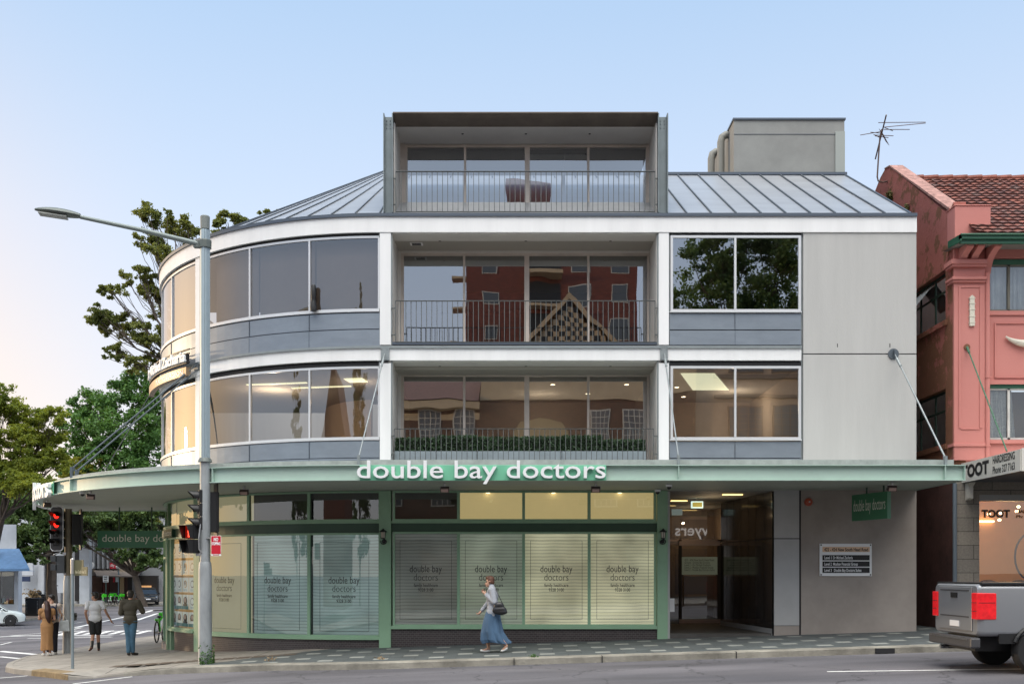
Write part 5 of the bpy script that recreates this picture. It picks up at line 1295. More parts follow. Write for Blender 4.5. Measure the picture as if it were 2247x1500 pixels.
M_egreen = mat("eaves_green", (0.02, 0.10, 0.055), .45)
rb = thing("red_building", "salmon red rendered building with tiled roof and green eaves right of the office block", "building", (11, 0, 0))
XL = 10.78; XF = 24.0
w = MB(); x0, x1 = XL, XL + .3
def yz(pts, m=0): w.prism(pts, 'x', x0, x1, m)
yw0, yw1 = 0.46, 3.3
yz([(0, 3.9), (9, 3.9), (9, 4.87), (0, 4.87)])
yz([(0, 4.87), (yw0, 4.87), (yw0, 6.25), (0, 6.25)]); yz([(yw1, 4.87), (9, 4.87), (9, 6.25), (yw1, 6.25)])
yz([(0, 6.25), (9, 6.25), (9, 7.94), (0, 7.94)])
yz([(0, 7.94), (yw0, 7.94), (yw0, 9.22), (0, 9.22)]); yz([(yw1, 7.94), (9, 7.94), (9, 9.22), (yw1, 9.22)])
pk = [(0, 9.22), (9, 9.22), (9, 11.2), (5.6, 12.9), (5.0, 13.22), (4.6, 13.33), (4.2, 13.25), (0.45, 10.62), (0.2, 10.60), (0, 10.72)]
yz(pk)
w.prism([(0.25, 10.60), (4.2, 13.25), (4.6, 13.33), (4.6, 13.36), (4.2, 13.29), (0.2, 10.64)], 'x', x0 - .02, x1 + .06, 1)
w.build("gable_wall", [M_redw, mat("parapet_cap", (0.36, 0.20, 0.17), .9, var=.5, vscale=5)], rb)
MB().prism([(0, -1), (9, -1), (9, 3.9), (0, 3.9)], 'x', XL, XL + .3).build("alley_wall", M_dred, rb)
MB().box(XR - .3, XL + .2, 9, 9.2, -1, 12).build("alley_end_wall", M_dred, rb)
for (z0, z1, op) in ((7.94, 9.22, True), (4.87, 6.25, False)):
    f = MB(); xo = XL + .14
    for (a, b) in ((yw0, yw0 + .06), (yw1 - .06, yw1), (1.4, 1.45), (2.35, 2.4)): f.box(xo, xo + .05, a, b, z0 + .06, z1 - .06)
    f.box(xo, xo + .05, yw0, yw1, z0, z0 + .06); f.box(xo, xo + .05, yw0, yw1, z1 - .06, z1)
    f.box(xo + .005, xo + .045, yw0, yw1, z0 + (z1 - z0) * .62, z0 + (z1 - z0) * .66)
    fo = f.build("side_window", mat("dark_green_window", (0.02, .045, .03), .5), rb)
    MB().box(XL - .06, XL + .1, yw0 - .1, yw1 + .1, z0 - .13, z0).build("sill", M_redw, fo)
    MB().quad((xo + .02, yw0, z0), (xo + .02, yw1, z0), (xo + .02, yw1, z1), (xo + .02, yw0, z1)).build("pane", glass("old_glass", (.72, .75, .75), .12, 1.0, wave=.3), fo)
    MB().box(XL + .35, XL + .37, yw0 - .2, yw1 + .2, z0 - .1, z1 + .1).build("curtain", mat("old_curtain", (.30, .29, .27), .9, var=.4, vscale=4, stretch=(1, 6, .3)), fo)
    if op:
        s = MB(); s.add([(XL + .12, 1.5, z1 - .1), (XL + .12, 2.3, z1 - .1), (XL - .30, 2.3, z1 - .62), (XL - .30, 1.5, z1 - .62), (XL + .10, 1.5, z1 - .13), (XL + .10, 2.3, z1 - .13), (XL - .32, 2.3, z1 - .65), (XL - .32, 1.5, z1 - .65)], [(0, 1, 2, 3), (7, 6, 5, 4), (0, 3, 7, 4), (1, 5, 6, 2), (2, 6, 7, 3), (0, 4, 5, 1)])
        s.build("open_sash", mat("sash_grey", (.3, .33, .33), .3), fo)
# front wall
fw = MB(); xa = X(2158)
fw.box(XL + .3, xa, 0.0, .3, Zf(1015), 9.9); fw.box(xa, X(2172), .04, .3, Zf(1015), 9.5)
fw.box(X(2172), XF, .06, .3, Zf(840), Zf(690)); fw.box(X(2172), XF, .06, .3, Zf(1015), Zf(965)); fw.box(X(2172), XF, .06, .3, Zf(565), 9.6)
for k in range(4):
    x = X(2300) + k * 2.4; fw.box(x, x + .5, .06, .3, Zf(1015), 9.5)
fw.box(X(2172), XF, 0.02, .06, Zf(690), Zf(681)); fw.box(X(2172), XF, 0.03, .06, Zf(842), Zf(833)); fw.box(X(2172), XF, .0, .06, Zf(972), Zf(964))
for (a, b, c_, d_) in ((2186, 2290, 707, 709), (2186, 2290, 826, 828)): fw.box(X(a), X(b), .03, .06, Zf(d_), Zf(c_))
fw.box(X(2184), X(2187), .03, .06, Zf(828), Zf(707))
fw.build("front_wall", M_red, rb)
p = MB()
p.box(XL - .02, X(2158), -.08, 0, Zf(1010), 9.75); p.box(X(2100), X(2105), -.10, -.08, Zf(940), Zf(629)); p.box(X(2146), X(2151), -.10, -.08, Zf(940), Zf(629)); p.box(X(2105), X(2146), -.10, -.08, Zf(633), Zf(629)); p.box(X(2105), X(2146), -.10, -.08, Zf(943), Zf(940))
for (z0, z1, o) in ((Zf(584), Zf(574), .14), (Zf(589), Zf(584), .10), (Zf(617), Zf(611), .10), (Zf(622), Zf(617), .06), (Zf(980), Zf(973), .03)): p.box(XL - .02 - o * .8, X(2158), -.08 - o, .25, z0, z1)
p.build("pilaster", M_red, rb, bevel=.008)
p = MB(); p.box(XL - .01, X(2170), -.1, .35, 9.75, Z(452, 24.9)); p.box(XL - .03, X(2171), -.12, .37, Z(452, 24.9), Z(449, 24.9)); p.build("parapet_block", M_red, rb, bevel=.02)
# windows
for (za_, zb__, nm) in ((578, 681, 'u'), (850, 963, 'l')):
    xs_ = [X(2174), X(2218), X(2262), X(2300)]
    f = MB()
    for x in xs_: f.box(x - .03, x + .03, .1, .16, Zf(zb__), Zf(za_))
    f.box(xs_[0], xs_[-1], .1, .16, Zf(zb__), Zf(zb__) + .05, 0); f.box(xs_[0], xs_[-1], .1, .16, Zf(za_) - .04, Zf(za_)); f.box(X(2172), XF, .08, .2, Zf(za_), Zf(za_ - 11), 1)
    fo = f.build("window", [mat("weathered_white_frame", (.5, .5, .47), .6, var=.2) if nm == 'l' else mat("brown_green_frame", (.16, .15, .12), .6), M_egreen], rb)
    MB().quad((xs_[0], .13, Zf(zb__)), (xs_[-1], .13, Zf(zb__)), (xs_[-1], .13, Zf(za_)), (xs_[0], .13, Zf(za_))).build("pane", MATS["old_glass"] if nm == 'u' else M_glassc, fo)
    n_ = 60; vs = []
    for i in range(n_ + 1):
        x = xs_[0] + (X(2236 if nm == 'l' else 2300) - xs_[0]) * i / n_; y = .20 + .03 * math.sin(i * 1.1) + .012 * math.sin(i * 2.7)
        vs += [(x, y, Zf(zb__)), (x - (.0 if nm == 'u' else .10 * (i / n_)), y, Zf(za_))]
    MB().add(vs, [(2 * i, 2 * i + 2, 2 * i + 3, 2 * i + 1) for i in range(n_)]).build("curtain", mat("net_curtain_blue", (.85, .90, .92), .9, var=.15, vscale=3) if nm == 'u' else mat("patterned_curtain", (.85, .85, .90), .9, var=.30, vscale=14, stretch=(.5, 1, 2.2)), fo, smooth=True)
    MB().box(xs_[0], XF, .6, .62, Zf(zb__), Zf(za_)).build("room", mat("room_tan", (.22, .16, .10), .9), fo)
# plaster ornaments, anchor rod, downpipe
o_ = MB(); o_.prism([(X(2123), Zf(717)), (X(2134), Zf(717)), (X(2133.5), Zf(654)), (X(2128.5), Zf(650)), (X(2123.5), Zf(654))], 'y', -.13, -.08)
for py in (656, 668, 681, 696, 709): o_.box(X(2122), X(2135), -.14, -.08, Zf(py + 1.5), Zf(py))
o_.build("plaster_ornament", mat("cream_plaster", (.68, .64, .54), .8, bump=.6, bscale=40), rb)
o_ = MB(); pts = [Vector((X(2207) + 1.0 * k / 14, -.0, Zf(738) - .17 * math.sin(PI * k / 14) ** .8)) for k in range(15)]
o_.tube(pts, [.02 + .07 * math.sin(PI * k / 14) for k in range(15)], 8); o_.build("plaster_swag", MATS["cream_plaster"], rb)
rodm = mat("green_rod", (.05, .14, .08), .6)
m = MB(); a0 = Vector((X(2118), -.10, Zf(763))); a1 = Vector((X(2214, 22.6), -2.3, Z(988, 22.6))); m.tube([a0, a0.lerp(a1, .06)], .03, 8); m.tube([a0, a1], .017, 8); m.build("tie_rod", rodm, rb)
m = MB(); m.tube([(X(2118), -.08, Zf(763)), (X(2118), -.11, Zf(763))], .075, 14); m.build("rod_plate", M_redw, rb)
m = MB(); m.tube([(X(2164), -.06, Zf(600)), (X(2164), -.06, Zf(1012))], .06, 12); [m.tube([(X(2164), -.06, Zf(py)), (X(2164), -.06, Zf(py) + .04)], .075, 12) for py in (830, 980)]; m.build("downpipe", M_red, rb, smooth=True)
# eaves
EY = -0.72
e = MB(); gx = X(2107, 24.3); e.prism([(EY, Z(528, 24.3)), (EY, Z(514, 24.3)), (EY + .1, Z(513, 24.3)), (.0, 9.75), (0, 9.58), (EY + .08, Z(530, 24.3))], 'x', gx, gx + .03); e.box(gx, XF, EY, EY + .1, Z(524, 24.3), Z(514, 24.3)); e.box(gx + .02, XF, EY + .06, EY + .12, Z(533, 24.3), Z(522, 24.3)); e.tube([(gx, EY - .02, Z(515, 24.3)), (XF, EY - .02, Z(515, 24.3))], .025, 8)
e.build("gutter", M_egreen, rb)
MB().quad((gx, EY + .1, Z(531, 24.3)), (XF, EY + .1, Z(531, 24.3)), (XF, .3, 9.60), (gx, .3, 9.60)).build("eaves_lining", mat("eaves_board", (.22, .21, .19), .8), rb)
for px in (2112, 2136, 2172, 2330):
    x = X(px, 24.7); b = MB(); z0 = Z(532, 24.3)
    pr = [(0, z0 + .05), (EY + .15, z0 + .05), (EY + .15, z0 - .05)] + [(EY + .15 + .55 * math.sin(k * PI / 10), z0 - .08 - .45 * (1 - math.cos(k * PI / 10))) for k in range(1, 6)]
    pr = [(0 if y > -.02 else y, z) for y, z in pr]
    if pr[-1][0] < 0: pr.append((0, pr[-1][1]))
    b.prism(pr, 'x', x, x + .16); b.build("eaves_bracket", M_red, rb)
# tiles: courses stepped down the slope, each course a row of waves
t = MB(); nx = 300; rows = 21; vs = []; fs = []
xs_ = np.linspace(XL + .33, XF, nx); y0, z0, y1, z1 = EY + .02, Z(513, 24.3), 4.45, 12.98
nrow = 0
for r_i in range(rows):
    f0, f1 = r_i / rows, (r_i + 1) / rows
    for (f, lift) in ((f0, .045), (f1 + .004, .0)):
        for x in xs_:
            col = math.floor(x / .24 + (r_i % 2) * .0); wv = .028 * abs(math.sin(x * PI / .24)) ** .8 + .007 * math.sin(col * 12.9 + r_i * 78.2)
            jz = .006 * math.sin(x * 3.1 + r_i * 5.3); vs.append((x, y0 + (y1 - y0) * f, z0 + (z1 - z0) * f + lift + wv + jz))
    k = len(vs) - 2 * nx
    fs += [(k + i, k + i + 1, k + nx + i + 1, k + nx + i) for i in range(nx - 1)]
    if r_i: fs += [(k - nx + i, k - nx + i + 1, k + i + 1, k + i) for i in range(nx - 1)]
t.add(vs, fs)
def tilefn(tt, L, b):
    g = tt.nodes.new("ShaderNodeNewGeometry"); br = tt.nodes.new("ShaderNodeTexBrick"); br.offset = 0; br.inputs['Scale'].default_value = 1; br.inputs['Brick Width'].default_value = .24; br.inputs['Row Height'].default_value = (y1 - y0) / rows
    mp = tt.nodes.new("ShaderNodeMapping"); mp.inputs['Location'].default_value = (0, -y0, 0); L(g.outputs['Position'], mp.inputs[0]); L(mp.outputs[0], br.inputs[0]); br.inputs['Mortar Size'].default_value = .012
    br.inputs['Color1'].default_value = (.27, .085, .055, 1); br.inputs['Color2'].default_value = (.11, .045, .038, 1); br.inputs['Mortar'].default_value = (.05, .02, .018, 1)
    n = tt.nodes.new("ShaderNodeTexNoise"); n.inputs['Scale'].default_value = 2.5; n.inputs['Detail'].default_value = 8; L(g.outputs['Position'], n.inputs[0])
    r = tt.nodes.new("ShaderNodeMapRange"); r.inputs[1].default_value = .55; r.inputs[2].default_value = .68; L(n.outputs[0], r.inputs[0])
    m = tt.nodes.new("ShaderNodeMix"); m.data_type = 'RGBA'; L(r.outputs[0], m.inputs[0]); L(br.outputs[0], m.inputs[6]); m.inputs[7].default_value = (.13, .09, .08, 1); L(m.outputs[2], b.inputs['Base Color'])
t.build("tiled_roof", nodes_mat("terracotta_tiles", tilefn, .85), rb, smooth=True)
m = MB()
for k in range(30): x = XL + .6 + k * .42; m.tube([(x, 4.45, 13.0), (x + .44, 4.45, 13.03)], .09, 8)
m.build("ridge_tiles", mat("ridge_clay", (.24, .08, .055), .85, var=.4, vscale=6), rb)
t2 = MB().quad((XL + .3, 4.45, 12.98), (XF, 4.45, 12.98), (XF, 9, 10.3), (XL + .3, 9, 10.3)).build("rear_roof", MATS["ridge_clay"], rb)
# shop at the ground
def stonefn(tt, L, b):
    g = tt.nodes.new("ShaderNodeNewGeometry"); sp = tt.nodes.new("ShaderNodeSeparateXYZ"); cb = tt.nodes.new("ShaderNodeCombineXYZ"); L(g.outputs['Position'], sp.inputs[0]); L(sp.outputs['X'], cb.inputs[0]); L(sp.outputs['Z'], cb.inputs[1])
    br = tt.nodes.new("ShaderNodeTexBrick"); L(cb.outputs[0], br.inputs[0]); br.inputs['Scale'].default_value = 1; br.inputs['Brick Width'].default_value = .9; br.inputs['Row Height'].default_value = .335; br.inputs['Mortar Size'].default_value = .008
    br.inputs['Color1'].default_value = (.27, .24, .20, 1); br.inputs['Color2'].default_value = (.23, .205, .175, 1); br.inputs['Mortar'].default_value = (.08, .07, .06, 1)
    n = tt.nodes.new("ShaderNodeTexNoise"); n.inputs['Scale'].default_value = 22; n.inputs['Detail'].default_value = 6; n.inputs['Roughness'].default_value = .75; L(g.outputs['Position'], n.inputs[0])
    r = tt.nodes.new("ShaderNodeMapRange"); r.inputs[3].default_value = .45; r.inputs[4].default_value = 1.5; L(n.outputs[0], r.inputs[0]); sc = tt.nodes.new("ShaderNodeVectorMath"); sc.operation = 'SCALE'; L(br.outputs[0], sc.inputs[0]); L(r.outputs[0], sc.inputs[3]); L(sc.outputs[0], b.inputs['Base Color'])
    bp = tt.nodes.new("ShaderNodeBump"); bp.inputs['Strength'].default_value = .6; bp.inputs['Distance'].default_value = .02; L(n.outputs[0], bp.inputs['Height']); L(bp.outputs[0], b.inputs['Normal'])
M_stone = nodes_mat("rough_sandstone", stonefn, .9)
s = MB(); xw = X(2147); s.box(X(2096), xw, -.05, .35, -1, Zf(1055)); s.box(xw, XF, -.05, .35, Zf(1085), Zf(1055)); s.box(xw, XF, -.05, .3, -1, .75); s.build("stone_shopfront", M_stone, rb)
MB().box(xw, XF, -.02, .2, Zf(1098), Zf(1085)).box(xw, xw + .02, 0, .2, .75, Zf(1098)).build("shop_window_frame", mat("grey_frame", (.3, .3, .29), .5), rb)
MB().tube([(X(2092), -.08, -.2), (X(2092), -.08, Zf(1060))], .05, 10).build("grey_downpipe", mat("pipe_blue_grey", (.12, .15, .18), .5), rb, smooth=True)
b = MB(); b.prism([(-.05, Zf(1098)), (-.22, Zf(1094)), (-.22, Zf(1068)), (-.34, Zf(1060)), (-.05, Zf(1060))], 'x', X(2116), X(2127)); b.build("stone_bracket", mat("cream_stone", (.58, .54, .47), .8), rb)
MB().quad((xw, .1, .75), (XF, .1, .75), (XF, .1, Zf(1098)), (xw, .1, Zf(1098))).build("shop_pane", M_glassc, rb)
r = MB(); r.box(xw - .2, XF, 4, 4.1, 0, 4); r.box(xw - .2, xw - .1, .35, 4, 0, 4); r.box(xw - .2, XF, .3, 4, 3.7, 3.75); r.box(xw - .2, XF, .3, 4, .1, .15)
r.build("salon_room", mat("salon_orange", (.58, .30, .10), .8, emit=.10, ecol=(.75, .34, .08), var=.12, vscale=.8), rb)  # wall glow stands in for the lit salon
fu = MB(); fu.box(xw + .1, xw + 1.6, .8, 1.4, .7, 1.35); fu.box(xw + 1.7, xw + 3, 1, 1.6, .7, 1.2); [fu.ell((xw + .25 + .4 * k, .9, 1.38 + .04 * (k % 2)), (.22, .14, .08), n=6) for k in range(4)]
fu.build("sofa", mat("dark_sofa", (.03, .02, .015), .7, var=.5, vscale=6), rb)
m = MB(); m.tube([(X(2262, 27) + .42 * math.cos(k * PI / 12), 2, 2.1 + .62 * math.sin(k * PI / 12)) for k in range(24)], .025, 6, closed=True); m.build("hoop_mirror", M_blk, rb)
bulb = mat("salon_bulb", (1, .6, .35), .5, emit=9, ecol=(1, .62, .35))
m = MB(); [m.ell((X(px, 26.5), 1.5, Z(py, 26.5)), (.045, .045, .035), n=6) for px, py in ((2170, 1127), (2196, 1125), (2231, 1121), (2235, 1111), (2193, 1140))]; m.build("spot_bulbs", bulb, rb)
m = MB(); m.box(X(2178, 28), X(2216, 28), 3.9, 3.98, Z(1144, 28.8), Z(1141, 28.8)); m.build("mirror_light", bulb, rb)
T = MB(); T.text("TOOT", .25, lambda x, y, z: (X(2157.5) + x, .085, Zf(1133.5) + y), width=X(2220) - X(2157.5), bold=.012)
T.v = [(v[0] + 0.0, v[1], v[2]) for v in T.v]
T.text("HAIR", .10, lambda x, y, z: (X(2234) + x, .085, Zf(1124) + y), width=.30, bold=.004); T.text("Ph: 327 7163", .10, lambda x, y, z: (X(2234) + x, .085, Zf(1135) + y), width=.75, bold=.002)
T.build("window_lettering", M_ink, rb)
sal = bpy.data.lights.new("salon_lamp", 'POINT'); sal.energy = 60; sal.color = (1, .62, .30); sal.shadow_soft_size = .3
so = bpy.data.objects.new("salon_lamp", sal); COL.objects.link(so); so.parent = rb; so.location = Vector((13, 1.8, 3.2)) - rb.location
# neighbour's awning with its end sign
XA = 10.98; ya = -2.92; zt1, zb1 = Z(985, 22.1) , Z(1033, 22.1)
aw = thing("shop_awning", "grey flat shop awning hung off the red building with white end boards", "awning", (XA, ya, zb1))
m = MB(); m.box(XA + .02, XF, ya + .02, 0, zb1 + .02, zb1 + .1); m.build("soffit", mat("awning_dark_soffit", (.10, .10, .105), .7), aw)
m = MB(); m.box(XA + .0, XF, ya - .03, ya, zb1, zt1 + .02); m.box(XA + .03, XF, ya, -.0, zt1 - .06, zt1 - .02); m.build("fascia", mat("cream_board", (.66, .64, .58), .5, var=.06), aw)
m = MB()
for k in range(4): m.tube([(XA + .12, ya - .03, zb1 + .06 + .12 * k), (XA + .12, ya - .045, zb1 + .06 + .12 * k)], .012, 6)
m.build("screws", M_blk, aw)
ts_ = thing("hairdressing_sign", "cream end board reading TOOT HAIRDRESSING Phone 327 7163 on the neighbouring awning", "sign", (XA, ya / 2, zb1))
MB().box(XA - .02, XA, ya, 0.0, zb1, zt1).build("board", MATS["cream_board"], ts_)
T = MB(); fx = lambda y0_, zz: (lambda x, y, z: (XA - .024, y0_ - x, zz + y))
T.text("TOOT", .40, fx(-.05, zb1 + .11), width=1.42, bold=.022)
T.text("HAIRDRESSING", .235, fx(-1.66, zb1 + .29), width=1.02, bold=.006); T.text("Phone 327 7163", .235, fx(-1.66, zb1 + .06), width=1.02, bold=.004)
T.build("lettering", M_ink, ts_)
# TV aerial on the gable
da_ = 29.4; A = lambda px, py, dy=0: Vector((X(px, da_), da_ - 25 + dy, Z(py, da_)))
an = thing("tv_aerial", "thin metal television aerial on a bent mast above the red gable", "aerial", A(1930, 400))
M_aer = mat("aerial_metal", (.12, .08, .07), .6, metal=.3)
MB().tube([A(1966, 388), A(1950, 397), A(1937, 400), A(1927, 397), A(1925, 388), A(1928, 340), A(1931, 300), A(1935, 284)], .022, 6).build("mast", M_aer, an)
m = MB(); m.tube([A(1928, 273, -.6), A(1948, 318, 1.0)], .02, 6); m.build("boom", M_aer, an)
for (a, b) in (((1922, 276), (2034, 265)), ((1883, 303), (1934, 286)), ((1934, 286), (2034, 267)), ((1905, 297), (1934, 289)), ((1934, 291), (1999, 281)), ((1913, 303), (1963, 295)), ((1915, 305), (1952, 299)), ((1936, 287), (1962, 284)), ((1912, 302), (1932, 298))):
    MB().tube([A(*a, -.2), A(*b, .1)], .011, 5).build("element", M_aer, an)
m = MB()
for k in range(8): c_ = A(1933 + 2 * k, 288 + 3.7 * k); m.tube([c_ + Vector((-.09, -.1, .02)), c_ + Vector((.09, .1, -.02))], .008, 4)
m.build("short_elements", M_aer, an)
# plants rooted in the gable cracks
for (px, py, s_, lb) in ((1953, 430, .16, "small fern growing from a crack high on the red gable"), (1990, 460, .12, "weed tuft in a crack of the red gable just above the grey roof edge")):
    rr_ = np.random.default_rng(px); d_ = 10.75 * F / (px - 1123.5); c_ = np.array([10.74, d_ - 25, Z(py, d_)]); P = c_ + rr_.normal(0, s_ * .5, (120, 3)) * np.array([.4, 1, 1])
    v, n = leaf_mesh(P, .05, rr_); tag(mesh_quads("wall_fern", v, n, mat("fern_leaf", (.12, .11, .03), .7, var=.5, vscale=20)), lb, "plant")
# ================================================================ trees
def leaf_mat(name, c1, c2, tr=0.35, sc=0.5):
    m = bpy.data.materials.new(name); m.use_nodes = True; t = m.node_tree; t.nodes.clear(); L = t.links.new
    o = t.nodes.new("ShaderNodeOutputMaterial"); d = t.nodes.new("ShaderNodeBsdfPrincipled"); d.inputs['Roughness'].default_value = .55; d.inputs['Specular IOR Level'].default_value = .3
    tl_ = t.nodes.new("ShaderNodeBsdfTranslucent"); mx = t.nodes.new("ShaderNodeMixShader"); mx.inputs[0].default_value = tr
    g = t.nodes.new("ShaderNodeNewGeometry"); n = t.nodes.new("ShaderNodeTexNoise"); n.inputs['Scale'].default_value = sc; n.inputs['Detail'].default_value = 5; L(g.outputs['Position'], n.inputs[0])
    r = t.nodes.new("ShaderNodeMapRange"); r.inputs[1].default_value = .35; r.inputs[2].default_value = .65; L(n.outputs[0], r.inputs[0])
    rn = t.nodes.new("ShaderNodeMath"); rn.operation = 'MULTIPLY_ADD'; rn.inputs[1].default_value = .5; L(g.outputs['Random Per Island'], rn.inputs[0])
    hf = t.nodes.new("ShaderNodeMath"); hf.operation = 'MULTIPLY'; hf.inputs[1].default_value = .6; L(r.outputs[0], hf.inputs[0]); L(hf.outputs[0], rn.inputs[2])
    c = t.nodes.new("ShaderNodeMix"); c.data_type = 'RGBA'; c.inputs[6].default_value = (*c1, 1); c.inputs[7].default_value = (*c2, 1); L(rn.outputs[0], c.inputs[0])
    L(c.outputs[2], d.inputs['Base Color']); s = t.nodes.new("ShaderNodeVectorMath"); s.operation = 'MULTIPLY'; s.inputs[1].default_value = (1.5, 1.3, .6); L(c.outputs[2], s.inputs[0]); L(s.outputs[0], tl_.inputs[0])
    L(d.outputs[0], mx.inputs[1]); L(tl_.outputs[0], mx.inputs[2]); L(mx.outputs[0], o.inputs[0]); MATS[name] = m
    return m
LM_fig = leaf_mat("fig_leaf", (.040, .105, .028), (.12, .24, .058), .25, .35)
LM_dark = leaf_mat("street_tree_leaf", (.042, .082, .032), (.13, .20, .065), .3, .4)
LM_euc = leaf_mat("gum_leaf", (.075, .105, .032), (.23, .26, .075), .35, .6)
LM_gold = leaf_mat("backlit_leaf", (.085, .14, .028), (.30, .35, .065), .5, .5)
LM_lime = leaf_mat("lime_leaf", (.12, .16, .02), (.30, .30, .05), .5, .8)
M_bark = mat("tree_bark", (.075, .058, .045), .9, var=.35, vscale=3, bump=.6, bscale=12)
def limb(mb, a, b, r0, r1, r, k=4, wob=.06):
    a, b = Vector(a), Vector(b); L_ = (b - a).length; pts = [a]
    for i in range(1, k): pts.append(a.lerp(b, i / k) + Vector(r.normal(0, wob * L_ / k, 3)))
    pts.append(b); mb.tube(pts, [r0 + (r1 - r0) * i / k for i in range(k + 1)], 7)
    return pts
def tree(name, label, base_, fork, clumps, leaf, size, nleaf, seed, lm, tr0=.25, sub=14, group=None, twig=True, hollow=.55, openness=1.0, cat="tree", extra_limbs=()):
    """clumps: (centre, radii) blobs; each is filled with sub-clusters of leaf-sized faces, with gaps between them"""
    r = np.random.default_rng(seed); o = thing(name, label, cat, base_, group)
    tk = MB(); base_ = Vector(base_); fork = Vector(fork)
    limb(tk, base_ - Vector((0, 0, .3)), fork, tr0, tr0 * .72, r, 4, .05)
    P = []
    tot = sum(c[1][0] * c[1][1] * c[1][2] for c in clumps) ** 1.0
    wts = [(c[1][0] * c[1][1] * c[1][2]) ** .72 for c in clumps]; sw = sum(wts)
    for (c, rad), wgt in zip(clumps, wts):
        c = Vector(c); pts = limb(tk, fork if (c - fork).length < 30 else fork, c, tr0 * .38, tr0 * .07, r, 5, .10)
        nl = int(nleaf * wgt / sw); ns = max(5, int(sub * (rad[0] * rad[2]) ** .5))
        u = r.normal(size=(ns, 3)); u /= np.linalg.norm(u, axis=1)[:, None]; rr = (hollow + (1 - hollow) * r.random(ns) ** .6)[:, None]
        sc = np.array(c)[None] + u * rr * np.array(rad)[None]
        srad = (0.30 + .28 * r.random(ns)) * min(rad) * openness
        if twig:
            for q in range(0, ns, 2): limb(tk, pts[3], sc[q], tr0 * .09, .012, r, 3, .12)
        # each sub-cluster is a handful of sprays of leaves, so its outline stays ragged
        nq = ns * 7; par = r.integers(0, ns, nq); q = r.normal(size=(nq, 3)); q /= np.linalg.norm(q, axis=1)[:, None]
        q = sc[par] + q * (srad[par] * (.35 + .75 * r.random(nq)))[:, None] * np.array([1, 1, .62]); qr = srad[par] * (.22 + .30 * r.random(nq))
        w_ = r.random(nq) ** 1.5 + .05; idx = r.choice(nq, nl, p=w_ / w_.sum())
        P.append(q[idx] + r.normal(size=(nl, 3)) * qr[idx][:, None] * np.array([.75, .75, .5]))
    tk.build("trunk", M_bark, o, smooth=True)
    v, n = leaf_mesh(np.concatenate(P), size, r, .3)
    mesh_quads("crown", v, n, lm, o)
    return o
def at(px, py, d): return Vector((X(px, d), d - 25, Z(py, d)))
def gz(px, d): x = X(px, d); return Vector((x, d - 25, ground(x, d - 25)))
def cl(lst, d0):  # (px, py, r_px_x, r_px_z, dy)
    out_ = []
    for (px, py, rx, rz_, dy) in lst:
        d = d0 + dy; out_.append((at(px, py, d), (rx * d / F, max(rx, rz_) * d / F * .8, rz_ * d / F)))
    return out_
# gum tree behind the curved corner
tree("gum_tree", "tall sparse gum tree behind the curved corner reaching above the street light arm", gz(420, 52), at(430, 850, 52), cl([(330, 470, 42, 28, 0), (385, 490, 40, 26, 1), (330, 530, 38, 24, 0), (360, 560, 45, 22, -1), (300, 600, 55, 22, 0), (245, 640, 42, 18, 0), (330, 640, 45, 22, 2), (215, 690, 38, 26, 0), (270, 715, 50, 26, 1), (325, 735, 40, 30, 0), (255, 775, 28, 22, 0), (300, 800, 30, 22, -1), (335, 790, 25, 30, 1), (420, 520, 30, 30, 2), (400, 600, 50, 40, 3), (390, 700, 50, 50, 3)], 52), LM_euc, .07, 60000, 1, LM_euc, .22, 26, openness=.85, hollow=.2)
tree("gum_tree", "round gum crown showing above the roof edge right of the street light pole", gz(520, 56), at(520, 600, 56), cl([(500, 488, 38, 22, 0), (540, 495, 30, 18, 1), (480, 500, 22, 20, 0), (520, 520, 50, 20, 0)], 56), LM_euc, .09, 9000, 2, LM_euc, .25, 14, openness=.85)
tree("gum_tree", "small gum crown peeping over the curved roof, rightmost of the gums", gz(600, 60), at(600, 600, 60), cl([(590, 478, 28, 14, 0), (618, 470, 20, 9, 0), (600, 500, 30, 14, 0)], 60), LM_euc, .09, 3500, 3, LM_euc, .2, 12, openness=.85)
# big fig, backlit tree at the left, street trees
tree("fig_tree", "dense dark green fig tree with rounded clumps beside the curved windows", gz(250, 104), at(280, 1130, 104), cl([(255, 870, 45, 34, 0), (200, 885, 45, 30, 1), (310, 850, 45, 36, 2), (350, 900, 50, 60, 2), (180, 940, 45, 35, 0), (240, 940, 50, 40, -2), (300, 950, 50, 45, -2), (175, 1000, 40, 35, 0), (225, 1010, 50, 38, -2), (290, 1030, 50, 40, -2), (345, 1010, 50, 50, 0), (215, 1070, 60, 40, -1), (300, 1090, 60, 40, -1), (160, 1060, 35, 30, 0), (240, 1130, 60, 36, 0), (330, 1140, 50, 40, 1)], 104), LM_fig, .16, 62000, 4, LM_fig, .5, 22, hollow=.7, openness=1.0, twig=False)
tree("backlit_tree", "tall fine leaved tree glowing against the sunset at the far left", gz(-30, 66), at(5, 1140, 62), cl([(10, 880, 40, 32, 0), (60, 910, 45, 26, 1), (115, 915, 35, 20, 0), (-40, 900, 50, 50, 0), (40, 960, 55, 30, 0), (110, 960, 40, 26, 1), (10, 1010, 45, 30, 0), (80, 1010, 50, 30, 0), (125, 1010, 28, 24, 0), (-50, 1000, 50, 50, 0), (30, 1060, 60, 30, -1), (100, 1060, 40, 26, -1)], 60), LM_gold, .075, 85000, 5, LM_gold, .2, 30, openness=1.0, hollow=.3)
